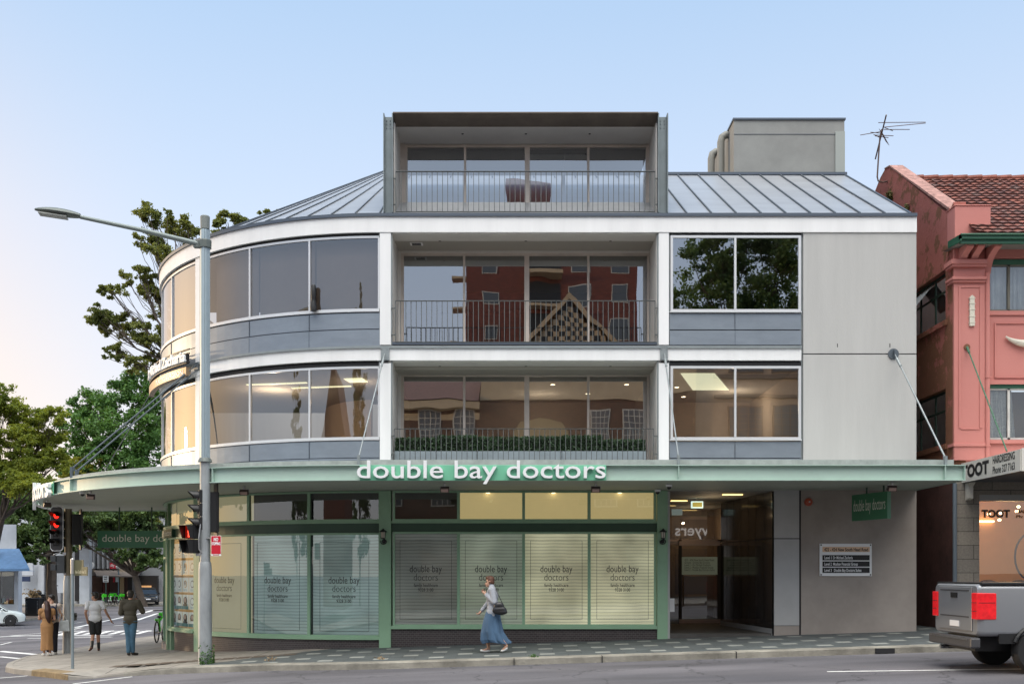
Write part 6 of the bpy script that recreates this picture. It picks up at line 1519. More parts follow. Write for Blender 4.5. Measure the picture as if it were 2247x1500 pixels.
tree("street_tree", "dark leafy street tree with forked trunk behind the traffic light", gz(112, 72), at(112, 1215, 72), cl([(20, 1100, 60, 45, 0), (80, 1090, 50, 40, 0), (130, 1110, 45, 40, 0), (20, 1160, 60, 35, -1), (80, 1160, 50, 34, 0), (135, 1165, 45, 30, 0), (-40, 1130, 60, 60, 0), (60, 1200, 50, 24, -2), (10, 1215, 40, 22, -2), (150, 1200, 28, 16, 0), (45, 1228, 34, 16, -3), (85, 1222, 22, 16, -3), (5, 1235, 30, 14, -3)], 72), LM_dark, .10, 70000, 6, LM_dark, .42, 20, openness=.95)
tree("street_tree", "dark street tree with curved trunk beyond the green hanging sign", gz(318, 89), at(296, 1262, 89), cl([(190, 1140, 50, 30, 0), (245, 1140, 45, 30, 0), (300, 1150, 45, 32, 0), (350, 1150, 45, 40, 0), (200, 1175, 50, 22, 0), (230, 1200, 22, 12, -1), (270, 1210, 18, 22, -1), (320, 1215, 34, 26, 0), (350, 1230, 30, 24, 0), (300, 1235, 18, 18, -1), (160, 1140, 40, 30, 0), (215, 1120, 50, 26, 0), (280, 1120, 60, 26, 0), (150, 1175, 35, 22, 0)], 89), LM_dark, .12, 75000, 7, LM_dark, .36, 16, openness=.95)
tree("shrub_tree", "bright lime green shrub showing above the curved awning beside the tie rods", gz(225, 101), at(195, 1100, 101), cl([(165, 1018, 22, 18, 0), (195, 1016, 14, 12, 0), (222, 1014, 12, 13, 0), (150, 1035, 25, 14, 0), (190, 1035, 30, 14, 0)], 101), LM_lime, .10, 5000, 8, LM_lime, .1, 10)
tree("shrub_tree", "yellow green leafy shrub above the green hanging sign against dark foliage", gz(340, 100), at(330, 1190, 100), cl([(315, 1145, 18, 18, 0), (335, 1135, 16, 16, 0), (325, 1165, 22, 16, 0), (345, 1160, 16, 22, 0)], 94), LM_lime, .10, 5000, 9, LM_lime, .1, 10)
tree("wall_of_trees", "row of dark distant trees closing the end of the side street", gz(120, 118), at(120, 1180, 118), cl([(-60, 1120, 70, 90, 0), (60, 1130, 70, 80, 0), (160, 1140, 60, 70, 0), (250, 1150, 60, 60, 0), (340, 1160, 60, 70, 0), (430, 1160, 60, 70, 0)], 118), LM_dark, .22, 30000, 10, LM_dark, .4, 14, twig=False)
# ================================================================ far side of the side street
M_bwhite = mat("far_white_paint", (.50, .53, .57), .8, var=.15, vscale=.7)
M_bgrey = mat("far_grey_concrete", (.30, .31, .33), .8, var=.1, vscale=.6)
M_bbeige = mat("far_beige", (.40, .34, .26), .8, var=.1)
M_bdark = mat("far_dark_opening", (.02, .018, .018), .5)
M_bbrown = mat("far_brown_shop", (.085, .045, .035), .7, var=.2)
M_wlit = mat("far_lit_window", (.6, .35, .15), .6, emit=.5, ecol=(1, .5, .2), var=.4, vscale=1.5)
def rbox(mb, x0, x1, y0, y1, d, dep, m=0):
    # a block whose right-hand side runs back along the street line
    a, b, c, e = (X(x0, d), d - 25), (X(x1, d), d - 25), (X(x1, d + dep), d - 25 + dep), (X(x0, d + dep), d - 25 + dep)
    return mb.prism([a, b, c, e], 'z', Z(y1, d), Z(y0, d), m)
def pbox(mb, x0, x1, y0, y1, d, th=.3, m=0): return mb.box(X(x0, d), X(x1, d), d - 25, d - 25 + th, Z(y1, d), Z(y0, d), m)
d = 92
wb = thing("white_shop_building", "white rendered shop building with tall pilasters behind the forked street tree", "building", (X(110, d), d - 25, -1.2))
rbox(MB(), -60, 190, 1080, 1345, d, 3.5).build("wall", M_bwhite, wb)
for (a, b) in ((83, 96), (124, 141), (174, 196)): pbox(MB(), a, b, 1100, 1345, d - .6, .55).build("pilaster", M_bwhite, wb)
for k, (a, b, t_, bt, m_) in enumerate(((96, 101, 1200, 1330, M_bdark), (142, 150, 1240, 1319, M_wlit), (164, 174, 1180, 1318, M_bdark), (107, 118, 1240, 1300, M_bgrey))): pbox(MB(), a, b, t_, bt, d - .3, .2).build("window", m_, wb)
b = MB(); pbox(b, 36, 72, 1218, 1263, d - 1.2, .15); pbox(b, 36, 73, 1216, 1219, d - 1.25, .2, 1); pbox(b, 36, 73, 1261, 1263, d - 1.25, .2, 1); b.build("sign_panel", [M_bwhite, M_bgrey], wb)
pbox(MB(), 38, 65, 1264, 1275, d - 1.2, .15).build("blue_sign", mat("navy_sign", (.02, .035, .09), .5), wb)
pbox(MB(), 118, 133, 1300, 1321, d - 1.5, .8).build("planter_wall", M_bgrey, wb)
d = 97
fb = thing("finned_building", "grey building with vertical concrete fins above the street cafe", "building", (X(260, d), d - 25, -1.1))
pbox(MB(), 190, 420, 1100, 1345, d, 10).build("wall", M_bgrey, fb)
for k in range(12): x = 192 + 10.2 * k; MB().prism([(X(x, d), d - 25), (X(x + 2, d), d - 26.2), (X(x + 5, d), d - 26.2), (X(x + 6.5, d), d - 25)], 'z', Z(1247, d), Z(1100, d)).build("fin", mat("fin_concrete", (.34, .36, .39), .8, var=.1), fb)
pbox(MB(), 262, 300, 1226, 1262, d - 1.6, .3).build("sign_panel", M_bbeige, fb)
b = MB(); dd_ = d - 1.5
b.add([(X(190, dd_), d - 25, Z(1246, d)), (X(299, dd_), d - 25, Z(1249, d)), (X(301, d - 4), d - 29, Z(1263, d - 4)), (X(212, d - 4), d - 29, Z(1262, d - 4)), (X(190, dd_), d - 25, Z(1248, d)), (X(299, dd_), d - 25, Z(1252, d)), (X(301, d - 4), d - 29, Z(1265.5, d - 4)), (X(212, d - 4), d - 29, Z(1265, d - 4))], [(0, 1, 2, 3), (7, 6, 5, 4), (3, 2, 6, 7), (0, 3, 7, 4), (1, 5, 6, 2)])
b.build("cafe_awning", mat("taupe_canvas", (.15, .13, .12), .8), fb)
for (a, b_, m_) in ((196, 202, M_bdark), (202, 224, M_bbrown), (225, 240, mat("far_maroon", (.10, .022, .02), .6)), (241, 262, M_bbrown), (263, 272, mat("far_cream", (.60, .46, .27), .7)), (273, 280, M_bbrown), (280, 290, M_bdark), (290, 300, M_bgrey)):
    pbox(MB(), a, b_, 1262, 1321, d - .4, .3).build("cafe_front", m_, fb)
pbox(MB(), 303, 345, 1262, 1321, d - .6, .4).build("garage_opening", M_bdark, fb)
b = MB(); pbox(b, 308, 330, 1284, 1300, d - 1.0, .3); b.build("lit_shop", M_wlit, fb)
# hanging round sign, red square sign, globe lamp
o = thing("round_sign", "round white hanging sign over the cafe awning", "sign", at(198, 1250, 94)); c_ = at(198, 1240, 94)
MB().tube([c_ + Vector((0, 0, 0)), c_ + Vector((0, .15, 0))], .33, 20).build("disc", M_wl, o)
MB().tube([c_ + Vector((0, .08, .33)), c_ + Vector((0, .08, .7))], .02, 6).build("hanger", M_blk, o)
T = MB(); T.text("aroma", .12, lambda x, y, z: (c_.x + x, c_.y - .012, c_.z - .03 + y), width=.36, align='CENTER') if False else T.box(c_.x - .17, c_.x + .17, c_.y - .012, c_.y - .008, c_.z - .02, c_.z + .02); T.build("faint_mark", mat("pale_blue_mark", (.45, .6, .65), .5), o)
c_ = at(247.5, 1240, 94); o = thing("illy_sign".replace("illy", "red"), "small square red sign with white script above the cafe awning", "sign", c_)
MB().box(c_.x - .28, c_.x + .28, c_.y, c_.y + .12, c_.z - .28, c_.z + .28).build("box", mat("sign_red"), o)
T = MB(); T.text("illy", .36, lambda x, y, z: (c_.x - .02 + x + y * .15, c_.y - .01, c_.z - .10 + y), width=.36, align='CENTER', bold=.004); T.build("lettering", M_wl, o)
g_ = G(260, 1322); dg = g_.y + 25; o = thing("globe_lamp", "white globe lamp on a thin blue grey post at the side street kerb", "street lamp", g_)
MB().tube([g_, (g_.x, g_.y, Z(1250, dg))], .05, 8).build("post", mat("post_blue", (.12, .2, .24), .5), o)
MB().ell((g_.x, g_.y, Z(1242.5, dg)), (.25, .25, .22)).build("globe", mat("globe_white", (.75, .78, .78), .3), o, smooth=True); MB().lathe([(.22, 0), (.1, -.12)], (g_.x, g_.y, Z(1243, dg)), 12).build("globe_cup", mat("globe_cup_dark", (.08, .09, .10), .5), o)
for (x0, x1, y0, y1, m_, nm) in ((249, 252.5, 1265, 1276, mat("sign_red"), "red_plate"), (254, 260.5, 1265, 1276, mat("sign_bluewhite", (.55, .66, .72), .5), "white_plate"), (238, 259.5, 1260, 1263.6, M_bwhite, "name_blade")): MB().box(X(x0, dg), X(x1, dg), g_.y - .08, g_.y - .06, Z(y1, dg), Z(y0, dg)).build(nm, m_, o)
g_ = G(232.5, 1323); dg = g_.y + 25; o = thing("one_way_sign", "white ONE WAY sign on a green post among the share bikes", "sign", g_)
MB().tube([g_, (g_.x, g_.y, Z(1262, dg))], .035, 8).build("post", mat("post_green", (.09, .17, .15), .5), o)
x0, x1 = X(226.5, dg), X(238.5, dg); cx_ = (x0 + x1) / 2
MB().box(x0, x1, g_.y - .06, g_.y - .04, Z(1276.5, dg), Z(1262, dg)).build("plate", M_wl, o)
T = MB(); T.text("ONE", .20, lambda x, y, z: (cx_ + x, g_.y - .07, Z(1267, dg) + y), width=.32, align='CENTER', bold=.008); T.text("WAY", .20, lambda x, y, z: (cx_ + x, g_.y - .07, Z(1271.8, dg) + y), width=.34, align='CENTER', bold=.008)
zz = Z(1274.3, dg); T.add([(cx_ + x, g_.y - .07, zz + z) for x, z in ((-.19, 0), (-.1, .05), (-.1, .02), (.18, .02), (.18, -.02), (-.1, -.02), (-.1, -.05))], [tuple(range(7))]); T.build("lettering", M_ink, o)
# corner shop with blue awning
d = 64
cs = thing("corner_shop", "corner shop with blue canvas awning and bright goods in its window at the far left", "building", (X(10, d), d - 25, -1.3))
gb = Z(1344, d)
b = MB(); rbox(b, -220, 36, 1150, 1205, d + .8, 8); rbox(b, -220, 40, 1205, 1254, d, 8); pbox(b, -220, 38, 1325, 1350, d, .3); b.build("wall", M_bwhite, cs)
pbox(MB(), 31, 40, 1250, 1345, d - .1, .5).build("corner_pier", M_bwhite, cs)
rbox(MB(), 31, 39, 1254, 1345, d + .4, 8).build("side_wall", M_bwhite, cs)
for (a, b_) in ((-130, -62), (-60, 2), (4, 30)): fo = pbox(MB(), a, b_, 1254, 1325, d + .9, .1).build("display_window", mat("shop_brown_dark", (.10, .07, .06), .7, var=.4, vscale=1), cs); pbox(MB(), a, b_, 1254, 1325, d + .1, .02).build("pane", M_glassc, fo)
b = MB(); x0, x1 = X(-220, d), X(65, d - 2.2)
b.add([(x0, d - 25, Z(1203, d)), (X(42, d), d - 25, Z(1203, d)), (x1, d - 27.2, Z(1247, d - 2.2)), (x0, d - 27.2, Z(1247, d - 2.2)), (x0, d - 27.2, Z(1252, d - 2.2)), (x1, d - 27.2, Z(1252, d - 2.2)), (x1, d - 26.4, Z(1252, d - 2.2)), (X(44, d), d - 25, Z(1248, d))], [(0, 1, 2, 3), (3, 2, 5, 4), (1, 7, 6, 5, 2)])
b.build("canvas_awning", mat("blue_canvas", (.10, .20, .36), .7, var=.2), cs)
for k, (px, c_) in enumerate(((2, (.03, .06, .06)), (9, (.35, .5, .6)), (17, (.5, .03, .15)), (24, (.6, .16, .03)), (-8, (.5, .4, .1)))):
    p_ = at(px, 1322, d + .45); o = MB(); o.box(p_.x - .09, p_.x + .09, p_.y - .05, p_.y + .05, p_.z, p_.z + .30); o.tube([(p_.x - .05, p_.y, p_.z + .3), (p_.x - .03, p_.y, p_.z + .42), (p_.x + .03, p_.y, p_.z + .42), (p_.x + .05, p_.y, p_.z + .3)], .008, 4)
    tag(o.build("handbag", mat("bag_colour_%s" % ("black", "pale_blue", "magenta", "orange", "yellow")[k], c_, .6)), ("black", "pale blue", "magenta", "orange", "yellow")[k] + " handbag on display in the far left shop window", "bag", "handbags in the shop window")
g_ = G(36, 1355); dg = g_.y + 25; o = MB(); o.tube([g_, (g_.x, g_.y, Z(1262, dg))], .04, 6); tag(o.build("awning_post", M_blk), "thin dark post on the pavement beside the far left shop", "post")
# street bins
def sbin(px, py, w, h, dep, m_, nm, label, cat="bin"):
    g_ = G(px, py); o = thing(nm, label, cat, g_); x0, x1 = g_.x - w / 2, g_.x + w / 2
    b = MB(); b.box(x0, x1, g_.y, g_.y + dep, g_.z, g_.z + h * .95); b.build("body", m_, o, bevel=.02)
    b = MB(); b.box(x0 - .03, x1 + .03, g_.y - .03, g_.y + dep + .03, g_.z + h * .95, g_.z + h); b.build("lid", mat("bin_lid_dark", (.03, .03, .035), .5) if m_ is M_blk else m_, o, bevel=.02)
    b = MB()
    for k in range(9): [b.box(x - .02, x + .02, g_.y - .012, g_.y, g_.z + h * (.15 + .08 * k), g_.z + h * (.18 + .08 * k)) for x in (x0 + .12, x1 - .10)]
    b.build("perforations", M_bgrey if m_ is M_blk else M_wl, o)
sbin(70, 1350, .95, 1.22, .8, M_blk, "litter_bin", "black perforated litter bin on the far left pavement")
sbin(52, 1322, .60, .95, .6, mat("blue_plastic", (.02, .12, .42), .5), "recycling_bin", "blue recycling bin behind the black litter bin")
sbin(42, 1322, .32, .85, .5, mat("yellow_plastic", (.45, .36, .12), .5), "recycling_bin", "narrow yellow bin left of the blue bin")
g_ = G(122, 1330); dg = g_.y + 25; o = MB(); o.tube([g_, (g_.x, g_.y, Z(1284, dg))], .03, 6); o.box(X(117, dg), X(127, dg), g_.y - .03, g_.y + .03, Z(1285, dg), Z(1283, dg)); tag(o.build("bike_hoop", M_blk), "thin dark T shaped post right of the street tree", "post")
# dry palms behind the bin
rr_ = np.random.default_rng(77); g_ = G(78, 1326); dg = g_.y + 25; P = []
for k in range(34):
    a0 = rr_.uniform(0, 2 * PI); L_ = rr_.uniform(.8, 1.7); z0_ = rr_.uniform(.2, .9)
    for j in range(14): u = j / 14; P.append((g_.x - .3 + math.cos(a0) * L_ * u * .6, g_.y + math.sin(a0) * L_ * u * .5, g_.z + z0_ + L_ * (1.0 * u - .75 * u * u)))
v, n = leaf_mesh(np.array(P), .10, rr_); tag(mesh_quads("dry_palm", v, n, mat("dry_palm_leaf", (.20, .14, .07), .8, var=.5, vscale=6)), "brown dry leafed palm plant behind the black litter bin", "plant")

# ================================================================ far side of the main road (seen in the window glass)
def brickfn(c1, c2, mo, s=1.0):
    def fn(t, L, b):
        g = t.nodes.new("ShaderNodeNewGeometry"); sp = t.nodes.new("ShaderNodeSeparateXYZ"); cb = t.nodes.new("ShaderNodeCombineXYZ"); L(g.outputs['Position'], sp.inputs[0]); ad = t.nodes.new("ShaderNodeMath"); L(sp.outputs['X'], ad.inputs[0]); L(sp.outputs['Y'], ad.inputs[1]); L(ad.outputs[0], cb.inputs[0]); L(sp.outputs['Z'], cb.inputs[1])
        br = t.nodes.new("ShaderNodeTexBrick"); L(cb.outputs[0], br.inputs[0]); br.inputs['Scale'].default_value = 1; br.inputs['Brick Width'].default_value = .24 * s; br.inputs['Row Height'].default_value = .086 * s; br.inputs['Mortar Size'].default_value = .008
        br.inputs['Color1'].default_value = (*c1, 1); br.inputs['Color2'].default_value = (*c2, 1); br.inputs['Mortar'].default_value = (*mo, 1); L(br.outputs[0], b.inputs['Base Color'])
    return fn
M_brick = nodes_mat("brown_brick", brickfn((.16, .075, .05), (.10, .05, .035), (.12, .10, .08)), .85)
M_rbrick = nodes_mat("red_tower_brick", brickfn((.22, .065, .045), (.15, .045, .033), (.16, .09, .07), 1.6), .85)
M_cream = mat("cream_render", (.55, .42, .27), .85, var=.15, vscale=.8)
M_tan = mat("tan_render", (.42, .31, .22), .85, var=.1)
M_wfr = mat("sash_white", (.6, .56, .48), .6)
M_oglass = mat("opposite_glass", (.10, .11, .12), .15)
def owin(par, x, y, z, w, h, bars=True, m=None):
    o = MB(); o.box(x - w / 2 - .08, x + w / 2 + .08, y, y + .06, z - .08, z + h + .08); f = o.build("window", m or M_wfr, par)
    MB().box(x - w / 2, x + w / 2, y + .06, y + .08, z, z + h).build("pane", M_oglass, f)
    if bars:
        b = MB()
        for k in (-1, 0, 1): b.box(x + k * w / 4 - .02, x + k * w / 4 + .02, y + .08, y + .10, z, z + h)
        for k in range(1, 5): b.box(x - w / 2, x + w / 2, y + .08, y + .10 + .002, z + h * k / 5 - .02, z + h * k / 5 + .02)
        b.build("glazing_bars", m or M_wfr, f)
YO = -34.0
ob = thing("brick_shop_row", "brown brick shop building across the road with cream parapet and a tiled hip roof", "building", (0, YO, 0))
MB().box(-9, 10.5, YO - 12, YO, -1, 12.1).build("wall", M_brick, ob)
MB().box(-1.9, 10.5, YO - 1, YO + .1, 12.1, 14.2).build("parapet", M_cream, ob)
b = MB(); b.add([(-10, YO + .7, 12.0), (-1.95, YO + .7, 12.0), (-1.95, YO - 5, 16.4), (-7.5, YO - 5, 16.4), (-10, YO - 11, 12.0), (-1.95, YO - 11, 12)], [(1, 0, 3, 2), (0, 4, 3), (4, 5, 2, 3)]); b.build("roof", mat("brown_tiles", (.13, .06, .05), .8, var=.4, vscale=6), ob)
MB().box(-9.2, -1.9, YO, YO + .65, 11.5, 11.95).build("eaves", M_cream, ob); MB().box(-9.2, -1.9, YO, YO + .05, 10.9, 11.3).build("band", M_cream, ob)
for x in (-4.9, -2.9, 5.3, 7.3): owin(ob, x, YO, 9.6, 1.1, 1.8)
for x in (-7, -4, 5.4, 7.9): owin(ob, x, YO, 5.6, 1.2, 1.8)
b = MB(); b.prism([(.0, 8.5), (3.4, 8.5), (3.4, 10.2), (2.9, 10.8), (1.7, 11.1), (.5, 10.8), (0, 10.2)], 'y', YO, YO + .03); b.build("arch_recess", mat("arch_plaster", (.34, .27, .15), .8), ob)
MB().box(-9.2, 10.6, YO, YO + 2.6, 3.5, 4.0).build("street_awning", mat("charcoal_awning", (.06, .06, .065), .6), ob)
for k, (xa, xb, c_) in enumerate(((-9, -5.4, (.12, .12, .13)), (-5.2, -1.2, (.20, .12, .08)), (-1, 2.6, (.06, .07, .09)), (2.8, 6.4, (.16, .05, .04)), (6.6, 10.2, (.10, .12, .13)))): MB().box(xa, xb, YO, YO + .05, .2, 3.3).build("shopfront", mat("far_shop_front_%s" % ("grey", "tan", "navy", "maroon", "steel")[k], c_, .3), ob)
tn = thing("tan_building", "tan rendered building across the road with mullioned windows", "building", (16, YO, 0))
MB().box(10.6, 24, YO - 10, YO - .5, -1, 16.0).build("wall", M_tan, tn)
for x in (13.6, 16.2):
    for z in (9.6, 13.4): owin(tn, x, YO - .5, z, 1.9, 1.7, m=mat("umber_frame", (.16, .11, .08), .6))
for z in (9.2, 11.8, 13.0): MB().box(11.8, 18, YO - .5, YO - .35, z, z + .22).build("string_course", mat("umber_frame"), tn)
MB().box(10.7, 24, YO - .4, YO + 2.4, 3.5, 4.0).build("street_awning", MATS["charcoal_awning"], tn)
T = MB(); T.text("Lawyers", 1.0, lambda x, y, z: (12.0 - x, YO + 2.42, 4.08 + y), width=3.3, align='CENTER', bold=.01); T.build("lettering", mat("backlit_letters", (.8, .8, .78), .4, emit=.9, ecol=(1, 1, .97)), tn); MB().box(10.7, 24, YO + 2.3, YO + 2.4, 4.0, 5.1).build("awning_fascia", MATS["charcoal_awning"], tn)
MB().box(10.8, 23.5, YO - .5, YO - .4, .3, 3.3).build("shopfront", MATS["far_shop_front_grey"], tn)
tw = thing("brick_tower", "tall red brick apartment tower across the road with cream balconies", "building", (3, -66, 0))
MB().box(-4.2, 11.5, -80, -66, -1, 33).box(-.5, 3.6, -76, -67, 33, 38, 0).build("wall", M_rbrick, tw)
for zf in range(5, 31, 3):
    owin(tw, -2.0, -66, zf + .2, 1.2, 1.2, False); owin(tw, 6.2, -66, zf + .2, 1.5, 1.7, False); owin(tw, 9.9, -66, zf + .2, 1.5, 1.7, False)
    b = MB(); b.box(1.2, 4.6, -66, -64.4, zf - .3, zf); b.build("balcony", M_cream, tw); MB().box(1.3, 4.5, -66, -65.95, zf, zf + 2.3).build("balcony_opening", M_bdark, tw)
    b = MB(); b.box(-5.6, -4.2, -68, -66.2, zf - .2, zf); b.build("side_balcony", M_cream, tw)
gbx = thing("chequered_gable", "chequered half timbered gable house across the road", "building", (4, -45, 0))
MB().box(.2, 8.2, -52, -45, 10, 17.4).build("wall", M_cream, gbx)
b = MB(); nch = 17
for i in range(nch):
    for j in range(nch):
        x0 = .9 + 6.6 * i / nch; z0 = 17.4 + 3.6 * j / 10; cxm = x0 + .19 - 4.2; lim = 3.3 * (1 - (z0 - 17.4 + .2) / 3.6)
        if abs(cxm) < lim: b.box(x0, x0 + 6.6 / nch, -45, -44.96, z0, z0 + .36, (i + j) % 2)
b.build("chequer", [M_cream, M_bdark], gbx)
b = MB()
for s_ in (-1, 1): b.add([(4.2, -44.7, 21.6), (4.2 + s_ * 4.4, -44.7, 17.0), (4.2 + s_ * 4.0, -44.7, 17.0), (4.2, -44.7, 21.15), (4.2, -52, 21.6), (4.2 + s_ * 4.4, -52, 17.0)], [(0, 1, 2, 3), (0, 4, 5, 1)])
b.build("bargeboards", M_cream, gbx)
tree("dark_tree", "big dark tree across the road reflected in the upper right window", (15, -41, 0), (15, -41, 13), [((12.2, -41, 20.5), (2.0, 2, 2.2)), ((13.5, -41, 23), (2.2, 2, 2.0)), ((16, -41, 21), (2.4, 2, 2.6)), ((17.5, -41, 18.5), (2.6, 2, 2.4)), ((14.5, -41, 18), (2.4, 2, 2.0)), ((18, -41, 23), (2.4, 2, 2.4)), ((12, -41, 17.5), (1.5, 1.5, 1.2))], LM_dark, .11, 42000, 21, LM_dark, .4, 10, openness=.8)
for (x, y, h, nm) in ((-14.5, -36, 19.5, "tall column cypress across the road left of the brick shops"), (-40.0, -34, 15.5, "slimmer cypress across the road furthest from the brick shops")):
    tree("cypress", nm, (x, y, 0), (x, y, 4), [((x + rng.uniform(-.2, .2), y, z), (2.3 * (1.15 - (z / h) ** 2), 2.0, 1.3)) for z in np.arange(4, h, 1.6)], LM_dark, .15, 24000, int(-x * 3), LM_dark, .2, 8, openness=1.1)
rh = thing("red_roof_house", "red brick gabled house across the road", "building", (-30, -48, 0))
MB().box(-36, -25, -58, -48, -1, 12).build("wall", M_rbrick, rh); MB().prism([(-36.4, 12), (-24.6, 12), (-29.3, 17.5), (-31, 17.5)], 'y', -58, -47.7).build("roof", MATS["brown_tiles"], rh)
for x in (-28, -31.5): owin(rh, x, -48, 9, 1.0, 1.6, False)
op = MB()
for x in range(-60, 60, 4):
    f = lambda xx, yy: roadz(xx, yy) + DROP
    op.add([(x, YO - 1, f(x, YO - 1)), (x + 4, YO - 1, f(x + 4, YO - 1)), (x + 4, -21, f(x + 4, -21)), (x, -21, f(x, -21))], [(0, 1, 2, 3)])
    op.add([(x, -21, f(x, -21)), (x + 4, -21, f(x + 4, -21)), (x + 4, -21, f(x + 4, -21) - DROP), (x, -21, f(x, -21) - DROP)], [(0, 1, 2, 3)])
tag(op.build("pavement", M_conc), kind='structure')
# ================================================================ vehicles
M_tyre = mat("tyre_rubber", (.015, .015, .016), .8)
M_rim = mat("alloy_rim", (.45, .46, .48), .35, metal=.7)
M_cglass = mat("car_glass", (.02, .025, .03), .06, spec=.9)
M_tail = mat("tail_light_lit", (.55, .01, .015), .15, emit=.28, ecol=(1.0, .03, .04), var=.3, vscale=9)
M_chrome = mat("chrome", (.6, .6, .62), .15, metal=.9)
def wheel(par, x, y, r, w, side):
    """axis along local y"""
    o = MB(); My = Matrix.Rotation(R(90), 4, 'X')
    o.lathe([(r * .62, -w / 2), (r * .93, -w / 2), (r, -w * .35), (r, w * .35), (r * .93, w / 2), (r * .62, w / 2)], (x, y, r), 28, M=My); wo = o.build("wheel", M_tyre, par, smooth=True)
    s = MB(); yy = y + side * w * .36
    s.lathe([(r * .64, -.01), (r * .64, .01), (r * .56, .012)], (x, yy, r), 24, M=My)
    for k in range(5):
        a = 2 * PI * k / 5; s.obox((x + math.cos(a) * r * .32, yy + side * .012, r + math.sin(a) * r * .32), (r * .58, .02, r * .15), 0, ry=-a)
    s.lathe([(r * .14, -.03), (r * .12, .03)], (x, yy, r), 10, M=My); s.build("rim", M_rim, wo, smooth=True)
    h = MB(); h.lathe([(r * .62, -.005), (r * .62, .005)], (x, yy - side * .04, r), 20, M=My); h.build("brake_disc", M_blk, wo)
def loft(sections, mb=None, m=0, close=True):
    """sections: list of rings (same count)"""
    mb = mb or MB(); n = len(sections[0]); vs = [p for s in sections for p in s]
    fs = [(i * n + j, i * n + (j + 1) % n, (i + 1) * n + (j + 1) % n, (i + 1) * n + j) for i in range(len(sections) - 1) for j in range(n)]
    if close: fs += [tuple(range(n))[::-1], tuple((len(sections) - 1) * n + j for j in range(n))]
    return mb.add(vs, fs, m)
def hatch(name, label, loc, rz, paint, scale=1.0, plate=True):
    """small hatchback, front toward +x"""
    o = thing(name, label, "car", (0, 0, 0)); L, W = 4.1, 1.75
    prof = [(-2.05, .30, .72, .80), (-2.0, .24, .95, .86), (-1.6, .20, 1.02, .875), (-.9, .20, 1.0, .875), (0, .20, .98, .875), (.7, .20, .96, .87), (1.05, .20, .93, .86), (1.5, .22, .88, .84), (1.85, .26, .78, .78), (2.03, .30, .66, .66), (2.06, .34, .56, .60)]
    sec = []
    for (x, zb_, zt_, w) in prof:
        ring = []
        for (u, v) in ((-1, .0), (-1.0, .25), (-1.01, .55), (-.97, .85), (-.82, 1.0), (0, 1.03), (.82, 1.0), (.97, .85), (1.01, .55), (1, .25), (1, 0)): ring.append(Vector((x, u * w, zb_ + v * (zt_ - zb_))))
        sec.append(ring)
    loft(sec).build("body", paint, o, smooth=True)
    sec = []
    for (x, z, w) in ((-1.98, .93, .74), (-1.75, 1.28, .64), (-1.35, 1.43, .60), (-.6, 1.48, .60), (.05, 1.46, .60), (.55, 1.30, .63), (1.12, .93, .74)): sec.append([Vector((x, -w - .06, .90)), Vector((x, -w, z)), Vector((x, w, z)), Vector((x, w + .06, .90))])
    loft(sec).build("cabin_glass", M_cglass, o, smooth=False)
    sec = [[Vector((x, -w, z)), Vector((x, -w + .08, z + .03)), Vector((x, w - .08, z + .03)), Vector((x, w, z))] for (x, z, w) in ((-1.78, 1.27, .64), (-1.35, 1.43, .615), (-.6, 1.48, .615), (.05, 1.465, .615), (.3, 1.40, .62))]
    loft(sec).build("roof", paint, o, smooth=True)
    for s in (-1, 1):
        for (x, z0, z1, xx) in ((-.15, .95, 1.46, -.10), (-1.2, .95, 1.43, -1.3)): MB().tube([(x, s * .84, z0 - .02), (xx, s * .63, z1)], .03, 6).build("pillar", paint, o)
        MB().tube([(1.1, s * .80, .92), (.5, s * .64, 1.32), (.1, s * .62, 1.47)], .03, 6).build("pillar", paint, o)
        MB().ell((1.80, s * .62, .66), (.17, .14, .085)).build("headlight", mat("headlight_glass", (.55, .58, .6), .1), o, smooth=True)
        MB().ell((-1.97, s * .68, .82), (.09, .12, .12)).build("tail_light", mat("tail_red", (.3, .01, .01), .3), o, smooth=True)
        MB().ell((.82, s * .96, .98), (.07, .10, .07)).build("mirror", paint, o, smooth=True)
        for x in (-1.28, 1.28):
            wheel(o, x, s * .80, .32, .21, s)
            a = MB(); a.tube([(x + .37 * math.cos(t), s * .875, .32 + .37 * math.sin(t)) for t in [R(-8) + R(196) * k / 12 for k in range(13)]], .03, 6); a.build("wheel_arch", M_blk, o)
    MB().box(2.02, 2.07, -.42, .42, .30, .44).build("grille", M_blk, o); MB().box(-2.06, -2.02, -.5, .5, .3, .42).build("bumper_trim", M_blk, o)
    MB().box(2.07, 2.085, -.19, .19, .46, .56).build("number_plate", M_wl, o); MB().box(-2.085, -2.06, -.19, .19, .62, .72).build("number_plate", M_wl, o)
    o.location = loc; o.rotation_euler = (0, 0, rz); o.scale = (scale,) * 3
    return o
g_ = G(22, 1373, DROP); hatch("parked_car", "white hatchback at the far left edge, only its front wheel and bonnet in view", Vector((g_.x - 1.28 * math.cos(R(24)) - .32, g_.y - 1.28 * math.sin(R(24)) + .78, g_.z)), R(24), mat("white_car_paint", (.62, .68, .68), .25, spec=.6))
g_ = Vector((X(324, 91), 64.0, roadz(X(324, 91), 64) + .13)); hatch("parked_car", "black hatchback parked beyond the share bikes under the street tree", Vector((g_.x, g_.y + 1.9, g_.z)), R(-68), mat("black_car_paint", (.012, .013, .016), .15, spec=.8), 1.0)
g_ = G(96, 1322); 
